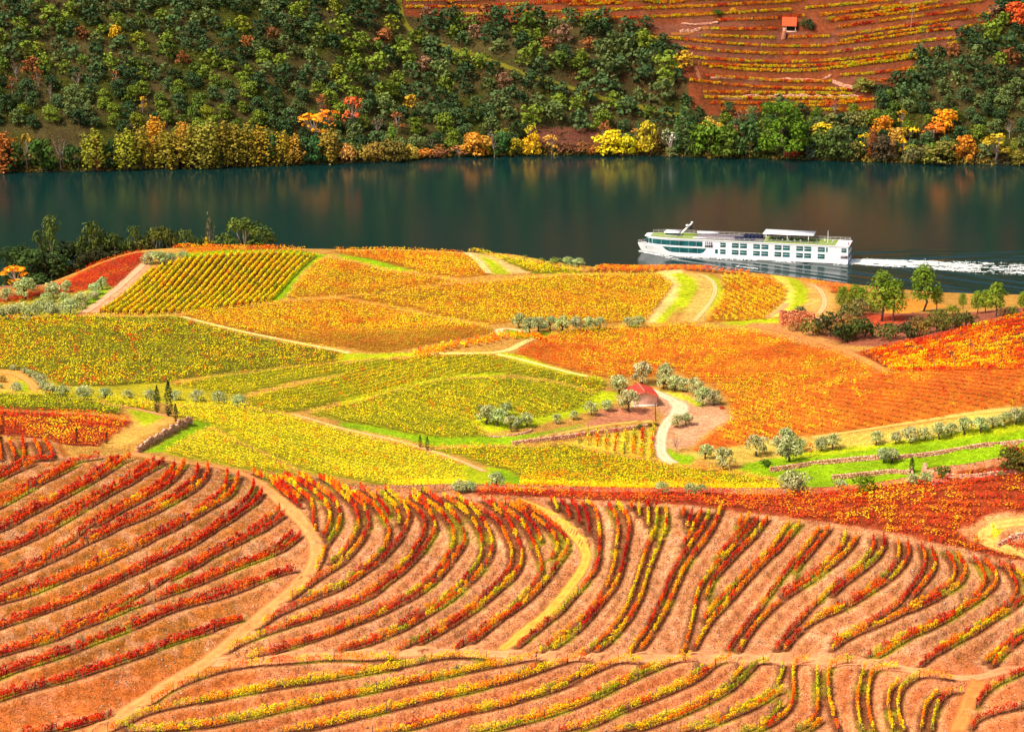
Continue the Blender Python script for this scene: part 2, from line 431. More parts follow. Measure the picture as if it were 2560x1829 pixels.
# ------------------------------------------------------------------ traced vine rows of the front slopes
LEFT = """1:-5,60 10,150 15,210
1:100,-10 130,60 155,130 170,190
1:250,-10 262,60 268,160
1:380,-20 410,40 440,110 460,190
1:490,-20 540,60 580,120 590,180
1:-60,390 60,330 150,280 240,225 330,200 480,195 600,190
1:-60,450 60,390 150,340 280,290 380,240
1:-60,660 150,580 300,490 440,410 560,360 700,290 800,230 900,200 1000,190 1110,175
1:-60,750 120,660 220,600 330,540 480,440 600,390 720,320 840,260
1:-60,940 130,870 260,800 420,690 560,650 740,540 900,450 1000,380 1110,310 1220,230 1320,180
1:-60,1010 130,940 250,850 400,780 560,690 720,610 900,510 1080,410 1180,340 1290,270 1360,220 1450,190
1:-40,1200 150,1140 320,1060 480,950 600,880 720,790 860,720 990,640 1100,580 1200,530 1330,450 1450,390 1550,310 1640,250 1720,220
1:-60,1270 30,1235 200,1160 350,1090 500,1020 640,930 780,850 950,740 1120,640 1280,540 1440,470 1580,370 1700,300 1830,230
1:-60,1520 130,1440 330,1360 500,1280 640,1190 720,1145 830,1070 930,960 1050,890 1200,800 1350,700 1450,650 1560,600 1700,520 1810,430 1880,360 1940,260
1:1060,940 1230,840 1350,760 1490,690 1600,630 1700,570 1830,500 1920,420 2000,340 2050,245
1:930,1060 1100,1010 1260,930 1400,850 1540,800 1650,740 1800,680 1900,620 2020,540 2100,480 2170,400 2200,280
1:-60,1600 100,1530 330,1440 500,1360 640,1290 750,1240 890,1160 1050,1090 1180,1040 1300,960 1440,910 1600,845 1740,775 1880,695 2020,615 2100,560 2190,500 2260,440 3:30,370 35,290
2:-60,140 130,90 280,40 1:420,1585 570,1540 760,1470 880,1430 1000,1370 1080,1300 1200,1260 1400,1190 1540,1110 1700,1030 1780,980 1900,920 2050,850 2160,790 2260,720 3:100,650 170,580 230,510 250,400 252,350
2:-60,205 150,150 300,110 420,60 560,0 1:700,1550 830,1490 1000,1430 1200,1345 1400,1245 1580,1160 1690,1090 1830,1025 1990,945 2110,865 2230,800 3:0,770 120,700 230,640 310,560 350,480 375,390
2:-60,430 130,355 250,315 350,295 480,250 600,190 750,140 900,100 1010,40 1:1140,1575 1300,1500 1440,1420 1560,1370 1700,1290 1780,1260 1900,1210 2000,1170 2080,1110 2180,1070 2260,1030 3:100,950 160,880 270,800 370,740 450,670 520,580 545,480
2:-60,480 150,405 280,370 380,330 500,280 650,225 780,175 930,115 1060,55 1:1200,1600 1400,1505 1560,1440 1650,1390 1800,1320 1920,1265 2050,1205 2180,1125 3:0,1060 90,1000 170,940 260,900 350,830 440,760 520,710 590,640 640,560
2:-60,720 80,695 200,650 330,610 450,550 620,510 800,420 900,390 1050,330 1200,260 1330,200 1400,155 1560,70 1680,10 1:1760,1570 1860,1490 1990,1440 2100,1360 2200,1310 2260,1275 3:100,1200 200,1160 330,1080 430,1040 500,990 600,920 680,870 760,800 835,740
1:1900,1540 2050,1455 2200,1385 3:0,1325 100,1270 200,1220 330,1155 420,1110 540,1040 650,990 720,940 800,880 890,800
2:1840,60 1960,15 1:2030,1595 2180,1530 2260,1495 3:150,1430 330,1370 470,1320 600,1270 720,1200 810,1160 900,1070 980,1000
2:-60,790 200,710 400,655 600,600 740,540 880,475 1040,415 1150,375 1300,310 1420,245 1560,195 1760,130 1960,65 2150,0 3:0,1560 150,1495 260,1450 400,1395 560,1335 680,1290 790,1250 900,1190 1000,1110 1060,1030
2:-60,980 250,850 400,800 560,745 690,695 820,645 1000,570 1180,510 1300,470 1450,410 1650,320 1800,260 1950,200 2080,160 2200,120 4:60,80 200,30 3:400,1575 560,1530 700,1490 850,1415 930,1395
2:-60,1040 200,925 400,870 560,825 750,755 900,695 1110,605 1250,560 1400,500 1580,430 1700,360 1850,295 2000,245 2200,185 4:60,165 150,135 300,85 450,30 3:560,1590 740,1515 880,1460 1010,1430
2:-60,1215 150,1150 400,1095 540,1055 700,1005 870,955 1000,895 1150,855 1350,780 1600,715 1780,640 1900,600 2020,555 2220,475 4:0,470 100,420 220,380 300,365 400,335
2:-60,1285 120,1220 300,1160 450,1115 560,1085 700,1060 900,1000 1080,935 1260,880 1400,825 1620,755 1750,690 1870,650 2000,605 2150,560 4:0,545 80,490 180,440 330,390 420,360
2:250,1625 400,1600 550,1580 700,1550 880,1500 1020,1460 1160,1450
2:600,1625 880,1560 1020,1500 1160,1460 1240,1390"""
MIDDLE = """3:740,450 830,540 930,620 1000,680 1070,730
3:540,350 640,400 750,420 850,480 930,540 1000,590 1050,640
3:800,390 900,430 980,480 1060,560 1120,610 1180,670 1210,750 1205,850 1210,940 1230,1000
3:880,380 1000,430 1130,500 1220,580 1300,640 1360,730 1395,820 1385,900 1350,1000 1310,1070
3:1040,380 1130,420 1250,510 1350,580 1420,640 1480,730 1510,830 1490,920 1460,990 1420,1060 1370,1130 1320,1200 1310,1280 1250,1370 1235,1440
3:1270,400 1400,470 1500,580 1580,650 1650,710 1690,800 1710,900 1690,980 1650,1060 1610,1130 1540,1210 1460,1290 1400,1350
3:1400,450 1560,540 1680,640 1760,730 1810,820 1825,920 1800,1000 1750,1090 1700,1170 1620,1260 1540,1350 1440,1420 1300,1500 1180,1580 4:1050,60 940,150
3:1600,540 1700,610 1800,670 1900,740 1960,830 2030,930 2050,1020 2030,1100 1990,1180 1900,1270 1820,1350 1700,1440 1600,1510 1520,1580 4:1330,40 1150,110
3:1720,520 1850,600 1920,660 1980,720 2030,790 2040,830
3:1900,560 2000,620 2080,690 2130,770 2165,850 2150,930
3:2000,520 2100,610 2190,680 2250,770 2270,850 2240,930 2190,1060 2110,1160 2010,1270 1930,1360 1800,1440 1720,1500 1600,1580 4:1440,60 1300,110 1150,170 950,250 800,310 650,410 600,460
5:-40,300 0,340 80,400 140,480 175,570 160,660 120,740 60,820 10,920 3:2180,1370 2100,1450 2000,1530 1900,1590 4:1800,60 1700,120 1580,180 1430,240 1250,290 1100,350 1000,380 880,420
5:0,250 90,320 180,370 240,460 280,550 290,640 230,740 190,820 120,900 40,990 3:2200,1460 2100,1530 2000,1600 4:1900,90 1780,160 1640,210 1500,260 1360,320 1200,360 1060,410 940,440 800,490 680,520 560,570 440,610 340,660 250,730
5:40,210 140,280 240,350 330,420 400,510 460,590 495,680 485,780 450,870 390,960 320,1060 240,1140 150,1220 60,1290 4:2210,105 2080,180 1950,240 1840,310 1700,370 1560,430 1420,490 1300,530 1150,570 1000,620 850,660 720,710 560,760 470,790
5:130,180 220,230 320,310 420,390 510,480 570,570 610,660 615,760 570,850 510,930 440,1030 370,1110 290,1210 200,1280 100,1350 20,1400 4:2150,210 2000,290 1880,340 1780,380 1660,420 1500,490 1400,530 1250,580 1080,640 900,700 760,740 700,780
5:370,240 480,330 560,390 640,460 710,530 760,620 800,720 810,830 780,930 730,1030 660,1110 590,1190 500,1270 420,1340 320,1410 200,1490 100,1550 0,1600 4:2150,430 2050,480 1960,520 1850,580 1700,620 1560,670 1470,730
5:520,240 620,330 700,400 780,480 840,580 890,670 920,780 910,890 870,980 810,1070 730,1170 640,1250 560,1330 460,1410 360,1480 260,1540 160,1600 6:40,420 4:2200,490 2060,540 1960,590 1840,640 1700,680 1600,710
5:680,340 800,410 900,480 990,550 1040,640 1090,750 1130,850 1135,960 1110,1060 1050,1150 960,1230 880,1310 790,1380 690,1460 600,1540 500,1600 6:400,410 300,470 200,530 100,590 0,620 4:2240,650 2120,700 2050,740
5:800,290 860,320 940,390 1030,470 1110,550 1160,640 1200,740 1240,840 1250,940 1230,1040 1180,1130 1110,1210 1020,1280 940,1350 850,1430 740,1520 620,1590 6:500,420 400,480 300,540 200,590 110,650
5:900,290 1000,370 1090,440 1190,500 1260,580 1330,690 1370,790 1410,880 1460,980 1470,1080 1430,1180 1350,1270 1280,1340 1210,1430 1120,1510 1020,1590 6:920,370 830,440 740,510 650,580 560,640 490,700
5:1060,310 1170,380 1270,470 1350,560 1400,620 1440,690 1465,770
5:1160,330 1290,420 1380,490 1450,550 1540,620 1610,700 1645,790 1630,880 1560,950
5:1210,310 1320,370 1420,430 1520,500 1600,570 1680,640 1740,730 1765,820 1730,900 1650,1000 1570,1130 1500,1210 1420,1310 1330,1400 1240,1470 1140,1540 1040,1600 6:930,440 840,510 760,580 680,640"""
RIGHT = """5:1570,290 1620,350 1650,420
5:1670,300 1740,380 1770,450 1775,510
5:1790,310 1850,390 1880,480 1885,580
5:1900,330 1950,420 1980,520 1990,620 1995,690
5:1960,310 2040,360 2080,460 2100,580 2110,700 2105,820 2100,940 2070,1070 2000,1160 1920,1260 1820,1370 1720,1490 1620,1590 6:1540,380 1430,480 1320,570 1190,680
5:2200,350 2250,430 7:10,480 40,560 45,650 25,760 10,880 5,980 5:2250,1070 2210,1200 2150,1310 2090,1420 2010,1520 1930,1590 6:1830,420 1720,510 1600,590 1500,680 1440,730
7:20,340 100,420 160,520 170,600 150,720 130,830 110,950 80,1080 40,1190 0,1280 5:2200,1370 2120,1460 2050,1550 6:2000,360 1920,450 1820,540 1700,620 1590,700
7:190,330 190,400
7:270,350 275,480
7:370,310 375,430 375,590
7:460,350 475,480 460,600 420,700 370,800 320,960 280,1070 250,1170 200,1320 150,1450 90,1560 8:30,400 6:2240,470 2170,550 2080,620 1980,700 1900,750
7:560,350 580,480 570,620 520,730 480,850 430,960 390,1070 350,1190 310,1350 250,1470 200,1580 8:100,450 0,560 6:2200,640 2120,700 2060,740
7:780,380 755,490
7:865,420 830,520 805,600
7:970,410 920,530 860,640 810,730 760,800
7:1060,420 1010,560 940,670 860,770 800,870 740,940 670,1060 610,1180 570,1280 530,1390 470,1500 430,1600 8:400,410 330,510 250,600 190,700 160,770
7:1180,370 1140,520 1080,630 1010,750 930,850 840,960 770,1080 720,1190 670,1310 620,1430 570,1540 8:520,370 450,480 390,590 330,670 290,720
7:1410,480 1370,600
7:1500,460 1440,590 1370,680 1290,760 1210,850 1140,930
7:1600,490 1520,600 1430,710 1340,810 1260,890 1170,980 1080,1070 1000,1180 940,1270 910,1380 890,1500 8:880,300 850,430 810,570 780,680 740,760
7:1700,490 1620,620 1530,740 1430,830 1340,920 1240,1040 1150,1120 1080,1220 1040,1320 1020,1400
7:1940,530 1880,620 1800,750 1740,830 1670,910 1580,990 1490,1060 1400,1150 1320,1240 1250,1310 1170,1400 1080,1490 8:1050,300 990,370
7:2060,540 1990,650 1890,770 1800,880 1710,950 1610,1050 1520,1150 1420,1260 1340,1360 1250,1460 1160,1550 8:1080,380 1000,500 940,600 880,720
7:2270,600 2210,710 2130,820 2030,930 1950,1030 1870,1130 1800,1240 1720,1340 1650,1440 1560,1560 8:1450,440 1370,540 1300,640 1260,730
9:110,590 60,690 0,760 7:2190,880 2080,990 2000,1120
9:300,650 280,750 220,850 120,950 40,1040 7:2200,1110 2080,1190 1960,1270 1860,1340
9:410,680 380,790 300,890 190,990 80,1080 0,1140 7:2180,1210 2060,1280 1940,1360 1840,1430 1750,1510 8:1640,360 1550,470 1470,580 1410,680 1370,750
9:600,700 610,790 570,880 500,960 400,1050 320,1130 220,1200 120,1290 30,1380 7:2200,1470 2110,1570 8:2080,350 1980,450 1890,550 1820,650 1800,720
9:715,680 730,790 680,900 620,980 500,1080 400,1150 300,1220 200,1310 150,1380
9:870,740 890,860 870,980 780,1080 690,1160 570,1250 480,1320 390,1380 280,1440 160,1500 40,1550
9:980,760 1000,880 960,1010 860,1120 790,1190 690,1250 580,1320 480,1390 380,1450 280,1510 160,1560 40,1600 8:2240,380 2120,450 2030,540 1960,620 1890,720
9:1130,790 1180,930 1170,1040 1100,1170 1010,1270 940,1370 860,1460 0:720,300 600,370 480,430 340,500 220,570 150,610
9:1250,830 1290,960 1280,1080 1210,1190 1110,1290 1040,1380
9:1410,870 1480,980 1510,1090 1480,1190 1400,1250 1310,1310 1210,1370 1090,1430 980,1490
9:1530,870 1590,990 1630,1090 1600,1200 1520,1290 1400,1350 1290,1420 1180,1470 1050,1530 0:900,310 820,370 700,420 560,480 440,520 320,580 220,640 140,720
9:1710,940 1780,1030 1840,1130 1850,1220 1770,1310 1680,1400 1600,1470 1500,1540 0:1420,320 1300,370 1180,430 1050,480 930,540 850,590 740,650 640,720 540,770
9:1840,940 1910,1050 1970,1150 1960,1260 1890,1330 1800,1400 1690,1470 1580,1530 0:1460,360 1350,410 1200,490 1050,540 930,610 800,690 700,760 630,810
9:1990,1000 2080,1060 2150,1150 2190,1250 2180,1340 2120,1430 2040,1490 1950,1550 0:1860,360 1720,470 1600,520 1500,580 1400,630 1310,680
9:2110,1000 2200,1080 2280,1170 2320,1290 2270,1400 2200,1480 2100,1550 0:2000,350 1880,420 1760,510 1640,570 1500,640 1380,710 1260,770 1180,830 1110,890
0:2400,370 2272,460 2150,540 2080,620 2000,690 1930,740 1850,830
0:2400,480 2272,570 2180,650 2080,730 1990,800 1930,890"""
BOTTOM = """2:1680,1290 1760,1230 1860,1160 1950,1110 2100,1050 2250,990 4:80,960 200,920 320,900 420,890 620,860 800,850 930,840 1100,820 1250,810 1400,810 1600,810 1750,810 1950,800 2150,790
2:1190,1605 1330,1540 1440,1490 1600,1410 1720,1380 1900,1330 2100,1290 2260,1245 4:140,1210 300,1160 480,1130 700,1090 880,1060 1050,1030 1250,1000 1400,980 1600,945 1750,925 1900,900 2100,875 6:40,855 160,815 400,785 600,770 720,780 880,780
4:-60,1290 180,1250 300,1215 500,1185 650,1160 800,1125 960,1105 1100,1085 1300,1055 1480,1025 1640,1000 1800,970 1960,935 2150,905
2:1400,1610 1700,1590 2000,1540 4:0,1520 180,1470 400,1430 560,1395 700,1360 900,1310 1100,1275 1250,1240 1500,1195 1700,1155 1900,1110 2100,1065 6:0,1035 150,1005 300,970 430,950 550,920 700,890 850,850 960,830
2:1720,1620 1900,1595 2260,1560 4:150,1550 300,1505 420,1485 550,1460 650,1435 800,1400 950,1355 1150,1320 1300,1285 1500,1240 1700,1200 1850,1170 2000,1140 2150,1105 6:0,1075 150,1050 300,1025 480,985 640,945 850,905 950,880 1100,855 1250,815 1430,790
4:850,1605 1000,1580 1200,1535 1400,1470 1600,1440 1800,1390 1950,1350 2100,1310 6:0,1270 140,1240 300,1205 450,1170 650,1125 800,1095 950,1050 1100,1015 1250,950 1400,900 1540,830
4:1100,1605 1250,1570 1400,1540 1560,1500 1700,1455 1900,1415 2100,1360 6:60,1310 200,1270 400,1225 600,1190 800,1140 900,1095 1100,1060 1250,1010 1430,950 1550,900 1700,850 1820,800 1960,810
4:1850,1620 2050,1590 2260,1540 6:100,1490 280,1440 450,1400 600,1370 740,1340 900,1310 1050,1280 1150,1250 1330,1200 1480,1150 1650,1080 1800,1010 1950,920 2060,880
4:2050,1625 6:0,1585 130,1550 300,1500 440,1455 620,1415 800,1380 950,1350 1130,1305 1250,1255 1400,1220 1560,1170 1750,1110 1850,1055 1950,990 2050,950 2180,880 8:0,835 150,815 300,830
6:650,1610 900,1550 1100,1500 1300,1440 1500,1390 1650,1340 1850,1270 2050,1190 2200,1120 8:0,1075 100,1020 230,960 350,900 470,840
6:900,1620 1150,1550 1300,1510 1450,1470 1600,1420 1800,1360 2000,1270 2150,1205 8:0,1130 150,1060 300,990 440,930 580,870 700,810 860,810
6:1650,1610 1850,1540 2050,1470 2260,1380 8:130,1310 300,1265 500,1175 650,1110 780,1050 880,980 970,900 1030,840
6:1900,1610 2100,1530 8:0,1425 150,1370 300,1310 450,1250 600,1190 750,1120 900,1060 1000,980 1080,900 1180,830 1300,810
8:0,1600 150,1570 300,1520 500,1450 700,1380 850,1320 1000,1240 1150,1170 1260,1090 1340,1000 1400,910 1430,860
8:250,1610 450,1545 650,1475 850,1390 1000,1315 1150,1235 1300,1150 1400,1060 1480,970 1550,880 1590,820 1720,830
8:720,1610 900,1550 1100,1460 1300,1370 1450,1310 1600,1240 1730,1160 1810,1080 1860,960 1870,850
8:900,1620 1100,1545 1300,1460 1500,1380 1650,1300 1780,1210 1870,1150
8:1400,1610 1550,1560 1700,1480 1800,1380 1860,1280
8:1600,1610 1750,1540 1880,1440 1960,1340 1990,1230 1990,1100 1980,980 1985,900 2010,830 2150,820
8:2000,1610 2150,1530 2240,1420 2260,1280 2250,1150 2250,1020 2250,910
8:2170,1615 2250,1540 0:30,1470
0:215,1620 180,1490 140,1370 110,1230 100,1100 95,980 120,860 240,820 380,830
0:485,1620 440,1480 420,1320 430,1170 460,1040 490,940 515,870
0:605,1620 570,1480 540,1330 540,1190 555,1070 590,960 650,900 760,880 870,900
0:825,1620 780,1470 760,1330 770,1190 820,1100 900,1040
0:945,1620 900,1490 870,1350 880,1210 920,1130 1020,1040 1110,990 1230,960 1350,1000 1480,1020
0:1130,1620 1150,1450 1180,1320 1240,1220 1340,1150
0:1250,1620 1270,1450 1310,1320 1380,1220 1480,1150 1580,1160
0:1740,1340 1790,1230 1880,1130 2000,1050 2130,1000 2260,940 2380,880
0:1700,1610 1720,1510 1800,1440 1950,1400 2100,1360 2272,1320 2380,1290"""
ROWS = []           # (block, world polyline with z)
for blk, txt in (('left', LEFT), ('middle', MIDDLE), ('right', RIGHT), ('bottom', BOTTOM)):
    for ln in txt.strip().split('\n'):
        P = run_on(chaikin(T(ln), 2), 110)
        ROWS.append([blk, resample(rc(P, 9.0), .4)])
# the two rows of a terrace share one level
kd = KDTree(sum(len(r[1]) for r in ROWS))
idx = []
for i, (_, P) in enumerate(ROWS):
    for j, p in enumerate(P):
        kd.insert((p[0], p[1], 0), len(idx)); idx.append((i, j))
kd.balance()
newz = []
for i, (_, P) in enumerate(ROWS):
    z = P[:, 2].copy()
    for j, p in enumerate(P):
        best = None
        for co, k, d in kd.find_range((p[0], p[1], 0), 2.7):
            if idx[k][0] != i and (best is None or d < best[0]): best = (d, idx[k])
        if best:
            q = ROWS[best[1][0]][1][best[1][1]]
            wgt = .5 * (1 - max(0, best[0] - 2.0) / .7) if best[0] > 2.0 else .5
            z[j] = z[j] * (1 - wgt) + q[2] * wgt
    k = 9
    zp = np.pad(z, (k, k), 'edge'); z = np.convolve(zp, np.ones(2 * k + 1) / (2 * k + 1), 'valid')
    newz.append(z)
for r, z in zip(ROWS, newz): r[1][:, 2] = z
ROWZ = np.concatenate([r[1][:, 2] for r in ROWS])

# ------------------------------------------------------------------ retaining walls: (trace of the wall foot, height, raises ground behind)
WALLS = [
 ('long dry stone retaining wall holding up the grass strip with the olive row', 'c:590,1515 750,1490 900,1470 1100,1450 1260,1440 1450,1435 1650,1400 1850,1370 2050,1330 2300,1295', 1.6),
 ('short dry stone wall jutting out into the bright lawn', 'c:1000,1562 1100,1555 1200,1545 1300,1535 1410,1527', 1.6),
 ('low dark stone wall behind the dome shaped cypress on the lawn', 'c:1415,1528 1550,1532 1780,1552 1930,1545 2090,1520 2300,1490', 1.3),
 ('dry stone wall with red vines above it, under the shed', 'b:1130,1338 1300,1318 1500,1290 1700,1262 1850,1245 2010,1225', 1.3),
 ('stone retaining wall leading up to the three cypresses', 'a:900,1385 1000,1330 1100,1275 1180,1232 1255,1205', 1.5),
 ('pinkish stone wall at the bend of the grassy farm track', '9:1985,800 2010,790 2100,745 2180,700 2290,650', 1.8),
 ('low curved stone wall round the picnic spot under the olives', 'b:985,1282 1060,1290 1150,1288 1220,1275 1255,1255', .7),
]
WW = []
for lab, tr, h in WALLS:
    WW.append((lab, resample(rc(chaikin(beyond(T(tr), 150), 1)), .5), h))

# ------------------------------------------------------------------ final ground grid
SEAM = 611.0
FX1 = np.concatenate([np.arange(-230, -126, 4.0), np.arange(-126, 126, .5), np.arange(126, 231, 4.0)])
FY1 = np.concatenate([np.arange(446, 480, 2.0), np.arange(480, SEAM + .01, .5)])
FX2 = np.concatenate([np.arange(-230, -150, 3.0), np.arange(-150, 150, 1.0), np.arange(150, 231, 3.0)])
FY2 = np.concatenate([np.arange(SEAM - 1.2, 930, 1.2), np.arange(930, 1035, 3.5)])
def make_grid(FX, FY):
    fx, fy = np.meshgrid(FX, FY)
    zr = (zbase(fx, fy) + (fbm(fx, fy, 3, 9.0, 3) - .5) * .5).ravel()
    xr, yr = fx.ravel(), fy.ravel()
    row_d = np.full(len(xr), 99.0)
    zb0 = zbase(fx, fy).ravel()
    if FY[0] < 500:
        for v in np.nonzero((yr > 478) & (np.abs(xr) < 140))[0]:
            co, k, d = kd.find((xr[v], yr[v], 0))
            if d < 4.5:
                row_d[v] = d
                if zb0[v] < ROWZ[k]:        # downhill: flat, a low berm at the lip, then a steep rounded bank
                    f_ = min(max((d - 1.0) / 2.4, 0), 1); wv = 1 - f_ * f_
                    berm = .16 * math.exp(-((d - 1.15) / .38) ** 2)
                    zr[v] = zr[v] * (1 - wv) + ROWZ[k] * wv + berm
                else:                       # uphill: cut into the foot of the next bank
                    wv = 1 - sm(.6, 1.3, d)
                    zr[v] = zr[v] * (1 - wv) + ROWZ[k] * wv
        rill = (fbm(xr, yr, 13, 1.3, 2) - .5) * .30 * sm(1.3, 2.0, row_d) * (row_d < 50)
        zr = zr + rill
    for lab, P, h in WW:
        x0, y0 = P[:, 0].min() - 7, P[:, 1].min() - 8; x1, y1 = P[:, 0].max() + 7, P[:, 1].max() + 12
        vs = np.nonzero((xr > x0) & (xr < x1) & (yr > y0) & (yr < y1))[0]
        kw = KDTree(len(P))
        for j, p in enumerate(P): kw.insert((p[0], p[1], 0), j)
        kw.balance()
        for v in vs:
            co, k, d = kw.find((xr[v], yr[v], 0))
            if d < 9 and 0 < k < len(P) - 1:
                t = P[min(k + 1, len(P) - 1), :2] - P[max(k - 1, 0), :2]
                side = t[0] * (yr[v] - P[k, 1]) - t[1] * (xr[v] - P[k, 0])
                if side > 0: zr[v] += h * .85 * (1 - d / 9)
    return xr, yr, zr, row_d
G1 = make_grid(FX1, FY1); G2 = make_grid(FX2, FY2)
FZ1 = G1[2].reshape(len(FY1), len(FX1)); FZ2 = G2[2].reshape(len(FY2), len(FX2))
def zg(x, y):
    x = np.asarray(x, float); y = np.asarray(y, float)
    return np.where(y < SEAM - .05, bilin(FX1, FY1, FZ1, x, y), bilin(FX2, FY2, FZ2, x, y))
def rcg(P, dy=0.0):
    P = np.asarray(P, float).reshape(-1, 2)
    return raycast(P[:, 0], P[:, 1] + dy, zg, 450, 1030, .8)

